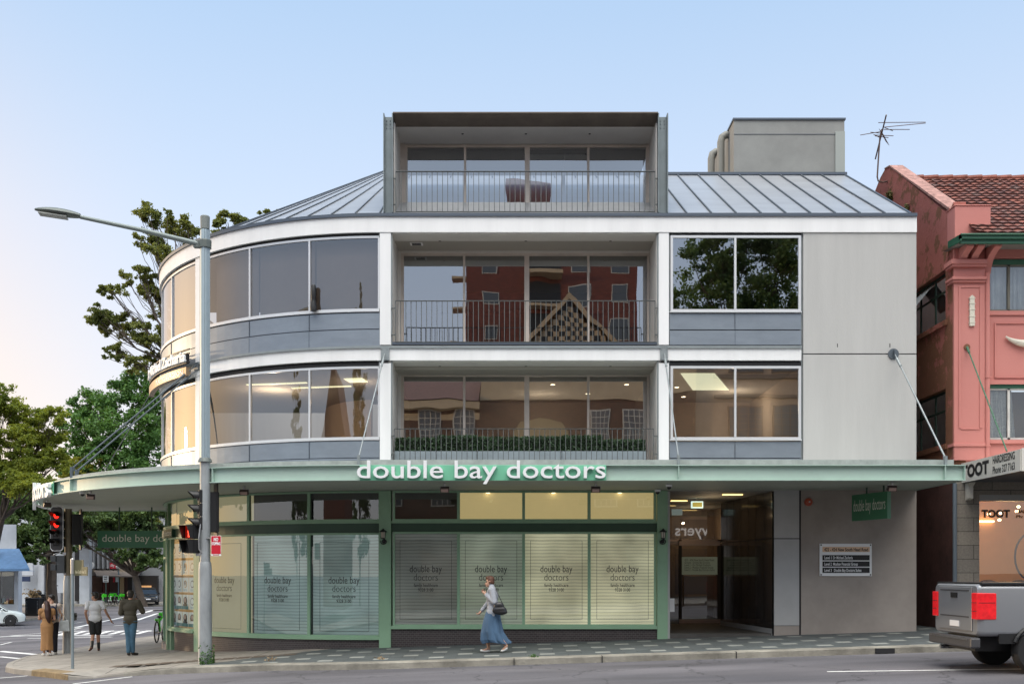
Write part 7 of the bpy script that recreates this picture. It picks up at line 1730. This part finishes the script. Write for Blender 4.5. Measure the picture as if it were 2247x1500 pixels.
def scooter(loc, rz, label):
    o = thing("scooter", label, "motor scooter", (0, 0, 0), "scooters parked behind the litter bin")
    for x in (-.62, .62): wheel(o, x, 0, .27, .1, -1)
    m = MB(); m.ell((-.35, 0, .62), (.42, .17, .20)); m.ell((.42, 0, .62), (.13, .2, .34)); m.obox((0, 0, .33), (.8, .3, .1)); m.build("fairing", M_blk, o, smooth=True)
    m = MB(); m.tube([(.62, 0, .3), (.42, 0, 1.05)], .04, 8); m.tube([(.42, -.32, 1.08), (.42, .32, 1.08)], .025, 8); m.build("handlebar", M_silv, o); MB().ell((-.35, 0, .82), (.38, .15, .07)).build("seat", M_blk, o, smooth=True); MB().ell((-.75, 0, .98), (.2, .22, .18)).build("top_box", M_blk, o, smooth=True)
    o.location = loc; o.rotation_euler = (0, 0, rz)
scooter(G(90, 1325), R(30), "dark scooter behind the black bin, left of its pair"); scooter(G(103, 1324), R(60), "dark scooter behind the street tree trunk, right of its pair")
# silver utility at the right
SC = mat("silver_paint", (.27, .28, .30), .30, metal=.3, spec=.6)
U = thing("silver_utility", "silver utility with red tail lights lit leaving the frame at the right edge", "utility truck", (0, 0, 0))
ux, uyn, uyf = 7.86, -7.75, -5.95
uz = roadz(ux + 1, -6.9); zt_ = Z(1281, 17.25)
W_ = uyf - uyn
def rrect(y0, y1, z0, z1, r, x, k=4):
    pts = []
    for (cy, cz, a0) in ((y1 - r, z1 - r, 0), (y0 + r, z1 - r, 90), (y0 + r, z0 + r, 180), (y1 - r, z0 + r, 270)):
        for j in range(k + 1): a = R(a0 + 90 * j / k); pts.append(Vector((x, cy + r * math.cos(a), cz + r * math.sin(a))))
    return pts
zl = uz + .62
sec = [rrect(uyn + .05, uyf - .05, zl + .03, zt_ - .03, .08, ux), rrect(uyn + .02, uyf - .02, zl, zt_, .09, ux + .04), rrect(uyn, uyf, zl, zt_, .09, ux + .12), rrect(uyn, uyf, zl, zt_, .09, ux + 1.75)]
tub = MB(); loft(sec, tub); tub.build("tray_body", SC, U, smooth=True)
f = MB(); f.box(ux + .05, ux + 1.8, uyn - .006, uyf + .006, zt_ - .012, zt_ + .03); f.build("tray_rail", M_blk, U, bevel=.01)
f = MB(); f.box(ux - .02, ux + .0, uyn + .22, uyf - .22, zl + .08, zt_ - .05); f.build("tailgate", SC, U, bevel=.01)
MB().box(ux - .035, ux - .018, -6.98, -6.72, zt_ - .24, zt_ - .15).build("tailgate_handle", M_blk, U, bevel=.005)
for (y0, y1, s) in ((uyn, uyn + .2, -1), (uyf - .2, uyf, 1)):
    l = MB(); zA, zB = Z(1358, 17.3), Z(1300, 17.3)
    yy0, yy1 = (y0 - .014, y1) if s < 0 else (y0, y1 + .014)
    l.prism([(ux - .035, yy0), (ux - .035, yy1), (ux + .05, yy1), (ux + .30 if s > 0 else ux + .05, yy1)][:3] + ([(ux + .05, y0 + .02), (ux + .26, y0 + .012), (ux + .30, yy0)] if s < 0 else [(ux + .3, yy1), (ux + .26, y1 - .01), (ux + .05, y1 - .02), (ux + .05, yy0)]), 'z', zA, zB)
    lo_ = l.build("tail_light", M_tail, U, bevel=.018)
    for fz in (.30, .62): MB().box(ux - .039, ux - .03, yy0 + .012, yy1 - .012, zA + (zB - zA) * fz, zA + (zB - zA) * (fz + .02)).build("lens_rib", M_blk, lo_)
    if s < 0: MB().box(ux + .0, ux + .27, yy0 - .004, yy0 + .001, zA + (zB - zA) * .62, zA + (zB - zA) * .64).build("lens_rib", M_blk, lo_)
    MB().box(ux - .034, ux - .028, y0 + .03, y1 - .03, zA + .17, zA + .22).build("reverse_lens", mat("lens_pale", (.6, .45, .42), .3), lo_)
b = MB(); b.box(ux - .12, ux + .05, uyn + .02, uyf - .02, uz + .42, uz + .60); b.build("bumper", mat("dark_bumper", (.06, .06, .065), .4), U, bevel=.03)
b = MB(); b.box(ux - .13, ux - .115, uyn + .15, uyf - .15, uz + .555, uz + .575); b.build("bumper_step", M_chrome, U)
MB().box(ux - .03, ux - .018, -7.05, -6.68, zl + .14, zl + .24).build("number_plate", M_wl, U)
b = MB(); b.box(ux - .026, ux - .016, uyn + .32, uyf - .32, zl + .31, zl + .33); b.box(ux - .026, ux - .016, uyn + .32, uyf - .32, zt_ - .12, zt_ - .10); b.build("pressed_line", MATS["dark_bumper"] if "dark_bumper" in MATS else M_blk, U)
b = MB(); b.box(ux + .1, ux + 5.0, uyn + .35, uyf - .35, uz + .35, uz + .62); b.build("chassis", M_blk, U)
c_ = MB(); sec = [rrect(uyn, uyf, zl, zt_, .09, ux + 1.85), rrect(uyn, uyf, zl, zt_ + .02, .09, ux + 3.3), rrect(uyn, uyf, zl, zt_ - .1, .1, ux + 3.8), rrect(uyn + .05, uyf - .05, zl, zt_ - .2, .12, ux + 4.7), rrect(uyn + .15, uyf - .15, zl, zt_ - .35, .12, ux + 5.0)]; loft(sec, c_); c_.build("cab_body", SC, U, smooth=True)
c_ = MB(); sec = [[Vector((x, uyn + w, zt_ - .02)), Vector((x, uyn + w + .14, zt_ + h)), Vector((x, uyf - w - .14, zt_ + h)), Vector((x, uyf - w, zt_ - .02))] for x, w, h in ((ux + 1.9, .03, .02), (ux + 2.0, .03, .44), (ux + 2.9, .03, .46), (ux + 3.7, .06, .0))]; loft(sec, c_); c_.build("cab_glass", M_cglass, U)
for x in (ux + 1.02, ux + 4.1):
    for (y, s) in ((uyn + .12, -1), (uyf - .12, 1)):
        k_ = len(U.children); wheel(U, x, y, .38, .24, s)
for o_ in U.children:
    if o_.name.startswith("wheel"):
        o_.location.z += uz
    if False: pass
for x in (ux + 1.02, ux + 4.1): a = MB(); a.tube([(x + .44 * math.cos(t), uyn - .005, uz + .38 + .44 * math.sin(t)) for t in [R(20) + R(140) * k / 12 for k in range(13)]], .035, 6); a.build("wheel_arch", M_blk, U)
b = MB(); b.prism([(ux + .35, zl - .12), (ux + .62, zl - .12), (ux + .66, zl + .05), (ux + .35, zl + .05)], 'y', uyn + .01, uyn + .05); b.build("mud_flap", M_blk, U)
MB().tube([(ux - .04, uyf - .35, uz + .36), (ux + .5, uyf - .35, uz + .36)], .04, 10).build("exhaust", M_chrome, U)
# share bikes
M_lime = mat("bike_green", (.06, .62, .02), .4); M_bwh = mat("bike_white", (.6, .62, .62), .35)
def bike():
    o = thing("share_bike", "bike", "bicycle", (0, 0, 0), "green share bikes parked at the kerb")
    My = Matrix.Rotation(R(90), 4, 'X')
    for x in (-.55, .55):
        w = MB(); w.tube([(x + .33 * math.cos(2 * PI * k / 20), 0, .35 + .33 * math.sin(2 * PI * k / 20)) for k in range(20)], .024, 6, closed=True); wo = w.build("wheel", M_tyre, o)
        s = MB(); [s.tube([(x, 0, .35), (x + .32 * math.cos(a), 0, .35 + .32 * math.sin(a))], .004, 3) for a in [2 * PI * k / 10 for k in range(10)]]; s.lathe([(.05, -.04), (.05, .04)], (x, 0, .35), 8, M=My); s.build("spokes", M_silv, wo)
    MB().tube([(.42, 0, .78), (-.05, 0, .33), (-.12, 0, .36)], .045, 8).build("frame", M_bwh, o, smooth=True); MB().tube([(-.08, 0, .34), (-.22, 0, .80)], .03, 8).build("seat_tube", M_lime, o)
    MB().tube([(-.1, 0, .34), (-.55, 0, .35)], .025, 6).build("chain_stay", M_bwh, o); MB().tube([(.55, 0, .35), (.40, 0, .82), (.36, 0, 1.02)], .032, 8).build("fork", M_lime, o)
    m = MB(); m.tube([(.28, -.30, 1.05), (.37, -.12, 1.06), (.37, .12, 1.06), (.28, .30, 1.05)], .018, 6); m.build("handlebar", M_blk, o)
    MB().ell((-.25, 0, .84), (.14, .08, .04)).build("saddle", M_blk, o, smooth=True)
    b = MB(); b.prism([(.48, .72), (.74, .76), (.80, 1.0), (.48, .98)], 'y', -.18, .18); b.build("basket", M_lime, o, bevel=.02); m = MB(); m.ell((-.55, 0, .74), (.26, .05, .05)); m.build("rear_guard", M_lime, o, smooth=True)
    return o
bk = bike()
lab = ["green share bike furthest left beside the one way sign", "green share bike second from the left in the kerb group", "green share bike with its basket raised in the middle of the kerb group", "white framed green share bike at the right of the kerb group", "share bike propped outside the corner door, mostly hidden by the building"]
spots = [(G(226, 1327), -60, 0), (G(241, 1326), 100, 0), (G(251, 1325), 110, 0), (G(262, 1326), -50, 0), (G(352, 1409), 97, 0)]
tops = [bk] + [copy_tree(bk) for _ in range(4)]
for o, l_, (p_, a_, _) in zip(tops, lab, spots): o['label'] = l_; o.location = p_; o.rotation_euler = (0, R(3), R(a_))
# ================================================================ people
M_skin = mat("skin", (.52, .30, .21), .55); M_skin2 = mat("tanned_skin", (.40, .21, .14), .55)
def hullmesh(prims, voxel, smooth=6):
    """one continuous surface grown over tapered capsules and ellipsoids"""
    mb = MB()
    for p in prims:
        if p[0] == 'e':
            c, r = p[1], p[2]; M = p[3] if len(p) > 3 else None; mb.ell(c, r, n=14, M=M)
        else:
            pts, rs = [Vector(q) for q in p[1]], p[2]
            for i in range(len(pts) - 1):
                a, b, ra, rb_ = pts[i], pts[i + 1], rs[i], rs[i + 1]
                mb.tube([a, a.lerp(b, .33), a.lerp(b, .67), b], [ra, ra + (rb_ - ra) * .33, ra + (rb_ - ra) * .67, rb_], 12)
            for q, r_ in zip(pts, rs): mb.ell(q, (r_, r_, r_), n=8)
    me = bpy.data.meshes.new("tmp"); me.from_pydata(mb.v, [], mb.f); ob = bpy.data.objects.new("tmp", me); COL.objects.link(ob)
    m = ob.modifiers.new("r", 'REMESH'); m.mode = 'VOXEL'; m.voxel_size = voxel
    m = ob.modifiers.new("s", 'SMOOTH'); m.factor = .5; m.iterations = smooth
    bpy.context.view_layer.update()
    out_ = bpy.data.meshes.new_from_object(ob.evaluated_get(bpy.context.evaluated_depsgraph_get()))
    bpy.data.objects.remove(ob); bpy.data.meshes.remove(me)
    return out_
def skinned(name, prims, m, par, voxel=.012, smooth=5):
    me = hullmesh(prims, voxel, smooth); me.name = name; me.materials.clear(); me.materials.append(m)
    me.polygons.foreach_set('use_smooth', [True] * len(me.polygons)); o = bpy.data.objects.new(name, me); COL.objects.link(o); o.parent = par
    return o
def V3(*a): return Vector(a)
def hand(wr, dirv, side, curl=.5, up=None):
    """palm and five separate fingers continuing the forearm"""
    d = Vector(dirv).normalized(); s = Vector(side).normalized(); n = d.cross(s).normalized(); P = []
    pc = wr + d * .045; P.append(('c', [wr, wr + d * .03, wr + d * .08], [.022, .028, .026]))
    for k, (off, ln) in enumerate(((-.026, .062), (-.009, .072), (.009, .068), (.025, .054))):
        b = wr + d * .082 + s * off; m1 = b + (d * math.cos(curl * .5) + n * math.sin(curl * .5)) * ln * .55; m2 = m1 + (d * math.cos(curl * 1.4) + n * math.sin(curl * 1.4)) * ln * .5
        P.append(('c', [wr + d * .06 + s * off * .8, b, m1, m2], [.0105, .0095, .009, .0075]))
    tb = wr + d * .03 - s * .025; t1 = tb + (d * .6 - s * .8).normalized() * .035; P.append(('c', [tb, t1, t1 + (d + n * .5).normalized() * .03], [.012, .011, .009]))
    return P
def limbs(J):
    P = []
    for s in ('l', 'r'):
        sh, el, wr = V3(*J['sh' + s]), V3(*J['el' + s]), V3(*J['wr' + s])
        P.append(('c', [sh, sh.lerp(el, .5), el, el.lerp(wr, .35), wr], [.052, .046, .036, .036, .024]))
        d = (wr - el).normalized(); side = J.get('side' + s, (0, 1, 0)); side = Vector(side); side = (side - d * side.dot(d)); P += hand(wr, d, side, J.get('curl', .6))
        hp, kn, an, to = V3(*J['hp' + s]), V3(*J['kn' + s]), V3(*J['an' + s]), V3(*J['to' + s])
        P.append(('c', [hp, hp.lerp(kn, .5), kn, kn.lerp(an, .3), an], [.085, .072, .053, .052, .034])); P.append(('c', [an, an.lerp(to, .5) - V3(0, 0, .02), to], [.036, .034, .026]))
    return P
def headprims(h, f, chin=.0):
    """h head centre, f facing direction"""
    f = Vector(f).normalized(); s = f.cross(V3(0, 0, 1)).normalized()
    return [('e', h + V3(0, 0, .02), (.078, .078, .100)), ('e', h + f * .028 - V3(0, 0, .035), (.058, .058, .078)), ('c', [h + f * .082 - V3(0, 0, .0), h + f * .104 - V3(0, 0, .028)], [.011, .015]), ('e', h + f * .068 - V3(0, 0, .085), (.026, .026, .022)),
            ('c', [h + f * .083 - V3(0, 0, .055) - s * .014, h + f * .083 - V3(0, 0, .055) + s * .014], [.010, .010]), ('e', h - s * .078 - f * .008, (.014, .022, .03)), ('e', h + s * .078 - f * .008, (.014, .022, .03))]
def eyes(h, f, par):
    f = Vector(f).normalized(); s = f.cross(V3(0, 0, 1)).normalized(); b = MB()
    for k in (-1, 1): b.ell(h + f * .074 + s * .03 * k + V3(0, 0, .008), (.013, .013, .009), n=6); b.tube([h + f * .078 + s * .015 * k + V3(0, 0, .032), h + f * .072 + s * .045 * k + V3(0, 0, .03)], .0045, 5)
    q = b.build("eyes", mat("eye_dark", (.02, .015, .012), .3), None); q.parent = par; q.location = q.location
    l = MB(); l.tube([h + f * .092 - V3(0, 0, .057) - s * .02, h + f * .094 - V3(0, 0, .055), h + f * .092 - V3(0, 0, .057) + s * .02], .0055, 5); q = l.build("lips", mat("lips", (.40, .14, .11), .5), None); q.parent = par
def rootp(name, label, loc, rz, hgt, base_h=1.75):
    o = thing(name, label, "person", (0, 0, 0)); o['_s'] = hgt / base_h
    return o
def finish(o, loc, rz):
    s = o['_s']; del o['_s']; o.location = loc; o.rotation_euler = (0, 0, rz); o.scale = (s, s, s)
def torso(f=(0, 1, 0), lean=0.0, wmul=1.0):
    l = lambda z: Vector(f) * lean * (z - .95)
    return [('e', V3(0, 0, .98) + l(.98), (.155 * wmul, .115, .13)), ('e', V3(0, 0, 1.12) + l(1.12), (.135 * wmul, .10, .14)), ('e', V3(0, 0, 1.28) + l(1.28), (.165 * wmul, .115, .15)), ('c', [V3(-.14, 0, 1.415) + l(1.41), V3(.14, 0, 1.415) + l(1.41)], [.062, .062]), ('c', [V3(0, 0, 1.40) + l(1.4), V3(0, 0, 1.54) + l(1.54)], [.062, .052])]
def grow(prims, g):
    out_ = []
    for p in prims:
        if p[0] == 'e': out_.append(('e', p[1], tuple(r + g for r in p[2])))
        else: out_.append(('c', p[1], [r + g for r in p[2]]))
    return out_
def skirt(name, rings, m, par, folds=9, amp=.12, seed=0, n=72):
    """rings: (centre, rx, ry) top to bottom with folds deepening to the hem"""
    r = random.Random(seed); ph = [r.uniform(0, 6.28) for _ in range(4)]; mb = MB(); K = len(rings); vs = []
    M_ = 26
    for i in range(M_):
        u = i / (M_ - 1) * (K - 1); k = min(int(u), K - 2); f = u - k; f = f * f * (3 - 2 * f)
        c = Vector(rings[k][0]).lerp(Vector(rings[k + 1][0]), f); rx = rings[k][1] * (1 - f) + rings[k + 1][1] * f; ry = rings[k][2] * (1 - f) + rings[k + 1][2] * f; a_ = amp * (i / M_) ** 1.2
        for j in range(n):
            t = 2 * PI * j / n; w = 1 + a_ * (math.sin(folds * t + ph[0] + .8 * math.sin(2 * t + ph[1])) * .7 + .3 * math.sin((folds * 2 + 1) * t + ph[2]))
            vs.append((c.x + rx * w * math.cos(t), c.y + ry * w * math.sin(t), c.z + .02 * math.sin(3 * t + ph[3]) * (i / M_)))
    fs = [(i * n + (j + 1) % n, i * n + j, (i + 1) * n + j, (i + 1) * n + (j + 1) % n) for i in range(M_ - 1) for j in range(n)]
    o = mb.add(vs, fs).build(name, m, None, smooth=True); o.parent = par; sm = o.modifiers.new("t", 'SOLIDIFY'); sm.thickness = .008
    return o
def hair(name, prims, m, par, voxel=.011): return skinned(name, prims, m, par, voxel, 3)
FW = V3(0, 1, 0)
# ---- 1 the walking woman (local: faces +y)
o = rootp("person", "woman in grey cardigan and long blue skirt walking left past the shop windows", None, 0, 1.73)
Jw = dict(shl=(-.17, .01, 1.42), ell=(-.21, .10, 1.13), wrl=(-.17, .27, .93), shr=(.17, .01, 1.42), elr=(.22, -.03, 1.14), wrr=(.10, .17, 1.32), sidel=(1, 0, 0), sider=(0, 1, .3), curl=1.3,
          hpl=(-.09, 0, .93), knl=(-.09, .14, .51), anl=(-.09, .10, .09), tol=(-.09, .27, .045), hpr=(.09, 0, .93), knr=(.09, -.04, .50), anr=(.09, -.30, .16), tor=(.09, -.20, .05))
def mirror(J):
    K_ = {}
    for k, v in J.items():
        if isinstance(v, tuple): K_[k[:-1] + ('r' if k[-1] == 'l' else 'l')] = (-v[0], v[1], v[2])
        else: K_[k] = v
    return K_
Jw = mirror(Jw)
hw = V3(0, .075, 1.60); fw_ = V3(0, 1, -.32)
tw_ = torso(FW, .06, .95)
bd = skinned("body", tw_ + limbs(Jw) + headprims(hw, fw_) + [('c', [V3(0, .02, 1.48), hw - V3(0, .01, .06)], [.052, .050])], M_skin, o, .0075, 3); eyes(hw, fw_, bd)
hair("hair", [('e', hw + V3(0, -.018, .045), (.088, .092, .088)), ('e', hw + V3(0, -.055, -.01), (.08, .055, .075)), ('e', hw + V3(0, .05, .085), (.06, .045, .035)), ('e', hw + V3(.07, -.02, .0), (.022, .045, .05)), ('e', hw + V3(-.07, -.02, .0), (.022, .045, .05))], mat("auburn_hair", (.10, .042, .024), .6, var=.4, vscale=40, stretch=(1, 1, .3)), bd)
g1 = grow(tw_[:4], .028) + [('e', V3(0, .01, .90), (.185, .155, .17)), ('e', V3(0, .01, .84), (.185, .16, .10)), ('c', [V3(0, .03, 1.46), V3(0, .04, 1.52)], [.075, .066])]
for s in ('l', 'r'): sh, el, wr = V3(*Jw['sh' + s]), V3(*Jw['el' + s]), V3(*Jw['wr' + s]); g1.append(('c', [sh, el, wr.lerp(el, .12)], [.075, .062, .046]))
cg = skinned("cardigan", g1, mat("grey_cardigan", (.36, .38, .42), .9, var=.15, vscale=12, bump=.3, bscale=60), o, .011, 3)
skirt("skirt", [((0, .0, 1.00), .165, .14), ((0, .02, .75), .19, .20), ((0, .02, .46), .20, .26), ((0, -.03, .29), .19, .31), ((0, -.09, .22), .17, .32)], mat("blue_skirt", (.065, .125, .21), .85, var=.25, vscale=9, stretch=(1, 1, .25)), o, 8, .16, 5)
for s, sg_ in (('l', 1), ('r', -1)): an, to = V3(*Jw['an' + s]), V3(*Jw['to' + s]); skinned("shoe", [('c', [an - V3(0, .0, .055), an.lerp(to, .5) - V3(0, 0, .035), to], [.034, .036, .030])], mat("white_shoe", (.66, .66, .64), .5), o, .01, 3)
pw = G(1082, 1431); finish(o, pw, R(90))
bg_ = thing("shoulder_bag", "black leather shoulder bag carried by the walking woman", "bag", (0, 0, 0)); bg_['_s'] = 1.70 / 1.75
skinned("bag_body", [('e', V3(-.26, -.15, .98), (.065, .17, .10)), ('e', V3(-.26, -.14, 1.07), (.05, .12, .10)), ('e', V3(-.26, -.17, .94), (.07, .165, .07))], mat("black_leather", (.014, .014, .016), .35), bg_, .012, 3)
q = MB().tube([V3(-.255, -.06, 1.08), V3(-.25, .0, 1.25), V3(-.21, .045, 1.42), V3(-.16, .02, 1.505), V3(-.17, -.05, 1.48), V3(-.225, -.13, 1.32), V3(-.255, -.24, 1.08)], .009, 6).build("strap", MATS["black_leather"], None); q.parent = bg_
finish(bg_, pw, R(90))
# ---- helper for the three walkers at the corner
def tee(prims, J, m, par, nm, sleeve=.5, g=.02, hem=None):
    P = grow(prims[:4], g)
    for s in ('l', 'r'):
        sh, el, wr = V3(*J['sh' + s]), V3(*J['el' + s]), V3(*J['wr' + s])
        P.append(('c', [sh, sh.lerp(el, sleeve)], [.07 + g * .5, .062 + g * .5]) if sleeve < 1 else ('c', [sh, el, el.lerp(wr, .9)], [.072 + g * .4, .062 + g * .4, .045]))
    z_ = hem or .93
    P.append(('c', [V3(-.075, 0, z_ + .05), V3(.075, 0, z_ + .05)], [.112, .112])); P.append(('c', [V3(-.08, 0, z_), V3(.08, 0, z_)], [.108, .108]))
    return skinned(nm, P, m, par, .011, 3)
def trousers(J, m, par, nm="trousers", to_=1.0, g=.016):
    P = [('e', V3(0, 0, .96), (.165, .125, .10))]
    for s in ('l', 'r'):
        hp, kn, an = V3(*J['hp' + s]), V3(*J['kn' + s]), V3(*J['an' + s])
        if to_ < .5: P.append(('c', [hp, hp.lerp(kn, to_ * 2)], [.10, .098]))
        else: P.append(('c', [hp, hp.lerp(kn, .5), kn, kn.lerp(an, .93)], [.092 + g, .08 + g, .058 + g, .042 + g]))
    return skinned(nm, P, m, par, .011, 3)
def shoes(J, m, par, r=.04):
    for s in ('l', 'r'): an, to = V3(*J['an' + s]), V3(*J['to' + s]); skinned("shoe", [('c', [an - V3(0, 0, .03), an.lerp(to, .5) - V3(0, 0, .02), to], [r + .004, r, r * .85])], m, par, .01, 3)
M_hdark = mat("dark_hair", (.018, .013, .010), .5)
# ---- 2 man in white tee, walking away to the left, head turned left
o = rootp("person", "young man in white t-shirt and black shorts walking away, head turned left", None, 0, 1.76)
J2 = dict(shl=(-.19, 0, 1.42), ell=(-.26, -.05, 1.14), wrl=(-.22, .03, .90), shr=(.19, 0, 1.42), elr=(.30, -.03, 1.16), wrr=(.42, .03, .92), sidel=(0, 1, 0), sider=(0, 1, 0), curl=.7,
          hpl=(-.09, 0, .92), knl=(-.06, -.02, .50), anl=(-.06, -.24, .16), tol=(-.13, -.17, .05), hpr=(.09, 0, .92), knr=(.07, .07, .50), anr=(.09, .04, .09), tor=(.07, .20, .04))
h2 = V3(-.01, .03, 1.62); f2 = V3(-1, .25, -.15)
bd = skinned("body", torso(FW, .03) + limbs(J2) + headprims(h2, f2), M_skin2, o, .0075, 3); eyes(h2, f2, bd)
hair("hair", [('e', h2 + V3(.015, -.01, .05), (.10, .10, .085)), ('e', h2 + V3(.05, -.03, .0), (.065, .075, .07)), ('e', h2 + V3(-.05, .0, .085), (.06, .075, .04)), ('e', h2 + V3(.03, -.06, -.03), (.05, .04, .045))], M_hdark, bd)
tee(torso(FW, .03, 1.05), J2, mat("white_cotton", (.70, .71, .73), .9, bump=.3, bscale=14), o, "t_shirt", .52, .022)
trousers(J2, mat("black_shorts", (.016, .017, .018), .8), o, "shorts", .42)
for s in ('l', 'r'): kn, an = V3(*J2['kn' + s]), V3(*J2['an' + s]); skinned("sock", [('c', [kn.lerp(an, .62), an], [.050, .042])], M_blk, o, .01, 2)
shoes(J2, mat("brown_leather_shoe", (.10, .04, .03), .4), o)
finish(o, G(209, 1428), R(14))
# ---- 3 man in brown jacket with hand raised to his ear
o = rootp("person", "man in dark brown jacket and blue jeans with a hand raised to his ear", None, 0, 1.74)
J3 = dict(shl=(-.19, 0, 1.42), ell=(-.25, .03, 1.13), wrl=(-.16, .22, 1.10), shr=(.19, 0, 1.42), elr=(.30, .06, 1.17), wrr=(.16, .10, 1.43), sidel=(0, 0, 1), sider=(0, 1, 0), curl=1.2,
          hpl=(-.08, 0, .92), knl=(-.06, .04, .50), anl=(-.045, -.02, .09), tol=(-.05, .12, .04), hpr=(.08, 0, .92), knr=(.05, .03, .50), anr=(.04, .08, .09), tor=(.13, .19, .04))
h3 = V3(.0, .04, 1.61); f3 = V3(.1, 1, -.15)
bd = skinned("body", torso(FW, .03) + limbs(J3) + headprims(h3, f3), M_skin2, o, .0075, 3); eyes(h3, f3, bd)
hair("hair", [('e', h3 + V3(0, -.02, .045), (.092, .095, .09)), ('e', h3 + V3(0, -.05, -.02), (.078, .055, .07))], M_hdark, bd)
P3 = torso(FW, .03, 1.0)
tee(P3, J3, mat("brown_jacket_cloth", (.055, .048, .032), .8, var=.2, vscale=9, bump=.5, bscale=9), o, "jacket", 1.0, .026, .90)
trousers(J3, mat("blue_denim", (.055, .13, .20), .85, var=.2, vscale=10), o, "jeans", 1.0)
shoes(J3, mat("dark_boot", (.02, .015, .012), .5), o)
finish(o, G(286, 1438), R(6))
# ---- 4 woman in tan dress, 5 man with backpack
o = rootp("person", "woman with long dark red hair in a tan ankle length dress at the kerb", None, 0, 1.60)
J4 = dict(shl=(-.17, 0, 1.42), ell=(-.23, .06, 1.16), wrl=(-.08, .20, 1.20), shr=(.17, 0, 1.42), elr=(.22, .02, 1.14), wrr=(.14, .20, 1.12), sidel=(0, 0, 1), sider=(0, 0, 1), curl=1.1,
          hpl=(-.08, 0, .92), knl=(-.08, .0, .50), anl=(-.08, -.02, .09), tol=(-.13, .13, .04), hpr=(.08, 0, .92), knr=(.08, .0, .50), anr=(.09, -.02, .09), tor=(.06, .15, .04))
h4 = V3(-.02, .03, 1.60); f4 = V3(-.8, .8, -.3)
bd = skinned("body", torso(FW, 0, .92) + limbs(J4) + headprims(h4, f4), M_skin, o, .0075, 3); eyes(h4, f4, bd)
hair("hair", [('e', h4 + V3(.01, -.015, .045), (.092, .095, .088)), ('c', [h4 + V3(.03, -.06, .02), V3(.03, -.10, 1.42), V3(.05, -.13, 1.22), V3(.07, -.12, 1.08)], [.085, .10, .085, .045])], mat("dark_red_hair", (.035, .012, .009), .6, var=.5, vscale=30, stretch=(1, 1, .2)), bd)
mt = mat("tan_dress_cloth", (.34, .18, .075), .85, var=.12, vscale=6)
tee(torso(FW, 0, .95), J4, mt, o, "dress_top", .32, .02)
skirt("dress_skirt", [((0, 0, 1.12), .135, .115), ((0, 0, .92), .19, .155), ((0, 0, .6), .17, .15), ((0, 0, .18), .19, .16)], mt, o, 6, .06, 9)
shoes(J4, MATS["white_shoe"], o, .045)
finish(o, G(103, 1438), R(20))
o = rootp("person", "dark haired man in sleeveless top and black trousers standing behind the woman in tan", None, 0, 1.76)
J5 = dict(J4); J5.update(shl=(-.19, 0, 1.42), shr=(.19, 0, 1.42), ell=(-.25, .03, 1.14), elr=(.25, .03, 1.14), wrl=(-.18, .2, 1.0), wrr=(.2, .2, 1.0), tol=(-.09, .15, .04), tor=(.10, .15, .04))
h5 = V3(-.02, .03, 1.62); f5 = V3(-1, .3, -.1)
bd = skinned("body", torso(FW, 0, 1.0) + limbs(J5) + headprims(h5, f5), M_skin, o, .0075, 3); eyes(h5, f5, bd)
hair("hair", [('e', h5 + V3(.02, -.01, .055), (.092, .092, .08)), ('e', h5 + V3(.055, -.02, .0), (.05, .07, .06)), ('e', h5 + V3(-.05, .0, .09), (.05, .06, .03))], M_hdark, bd)
tee(torso(FW, 0, 1.02), J5, mat("pale_vest", (.55, .47, .42), .9), o, "vest", .12, .018)
trousers(J5, mat("black_trousers", (.012, .012, .02), .8), o, "trousers", 1.0, .02)
shoes(J5, MATS["white_shoe"], o, .044)
p5 = G(114, 1435.5); finish(o, p5, R(18))
b5 = thing("backpack", "navy blue backpack worn by the man behind the woman in tan", "backpack", (0, 0, 0)); b5['_s'] = 1.76 / 1.75
skinned("pack", [('e', V3(.02, -.19, 1.22), (.15, .10, .21)), ('e', V3(.02, -.21, 1.10), (.15, .11, .13))], mat("navy_nylon", (.012, .018, .05), .6), b5, .014, 3)
q = MB().tube([V3(-.12, -.13, 1.36), V3(-.13, -.02, 1.50), V3(-.13, .12, 1.38), V3(-.14, .10, 1.15), V3(-.13, -.11, 1.06)], .018, 6).tube([V3(.12, -.13, 1.36), V3(.13, -.02, 1.50), V3(.13, .12, 1.38), V3(.14, .10, 1.15), V3(.13, -.11, 1.06)], .018, 6).build("straps", MATS["navy_nylon"], None); q.parent = b5
finish(b5, p5, R(18))
tb_ = thing("tote_bag", "white tote bag hanging beside the man with the backpack", "bag", (0, 0, 0)); tb_['_s'] = 1.0
q = MB().prism([(.20, .68), (.50, .68), (.47, 1.0), (.22, 1.0)], 'y', -.14, -.02).build("bag_body", mat("white_canvas", (.48, .52, .54), .85, var=.15, vscale=8), None, bevel=.02); q.parent = tb_
q = MB().tube([V3(.25, -.08, 1.0), V3(.22, -.0, 1.2), V3(.2, .0, 1.42), V3(.28, -.08, 1.22), V3(.42, -.08, 1.0)], .009, 5).build("handles", MATS["white_canvas"], None); q.parent = tb_
finish(tb_, p5, R(18))
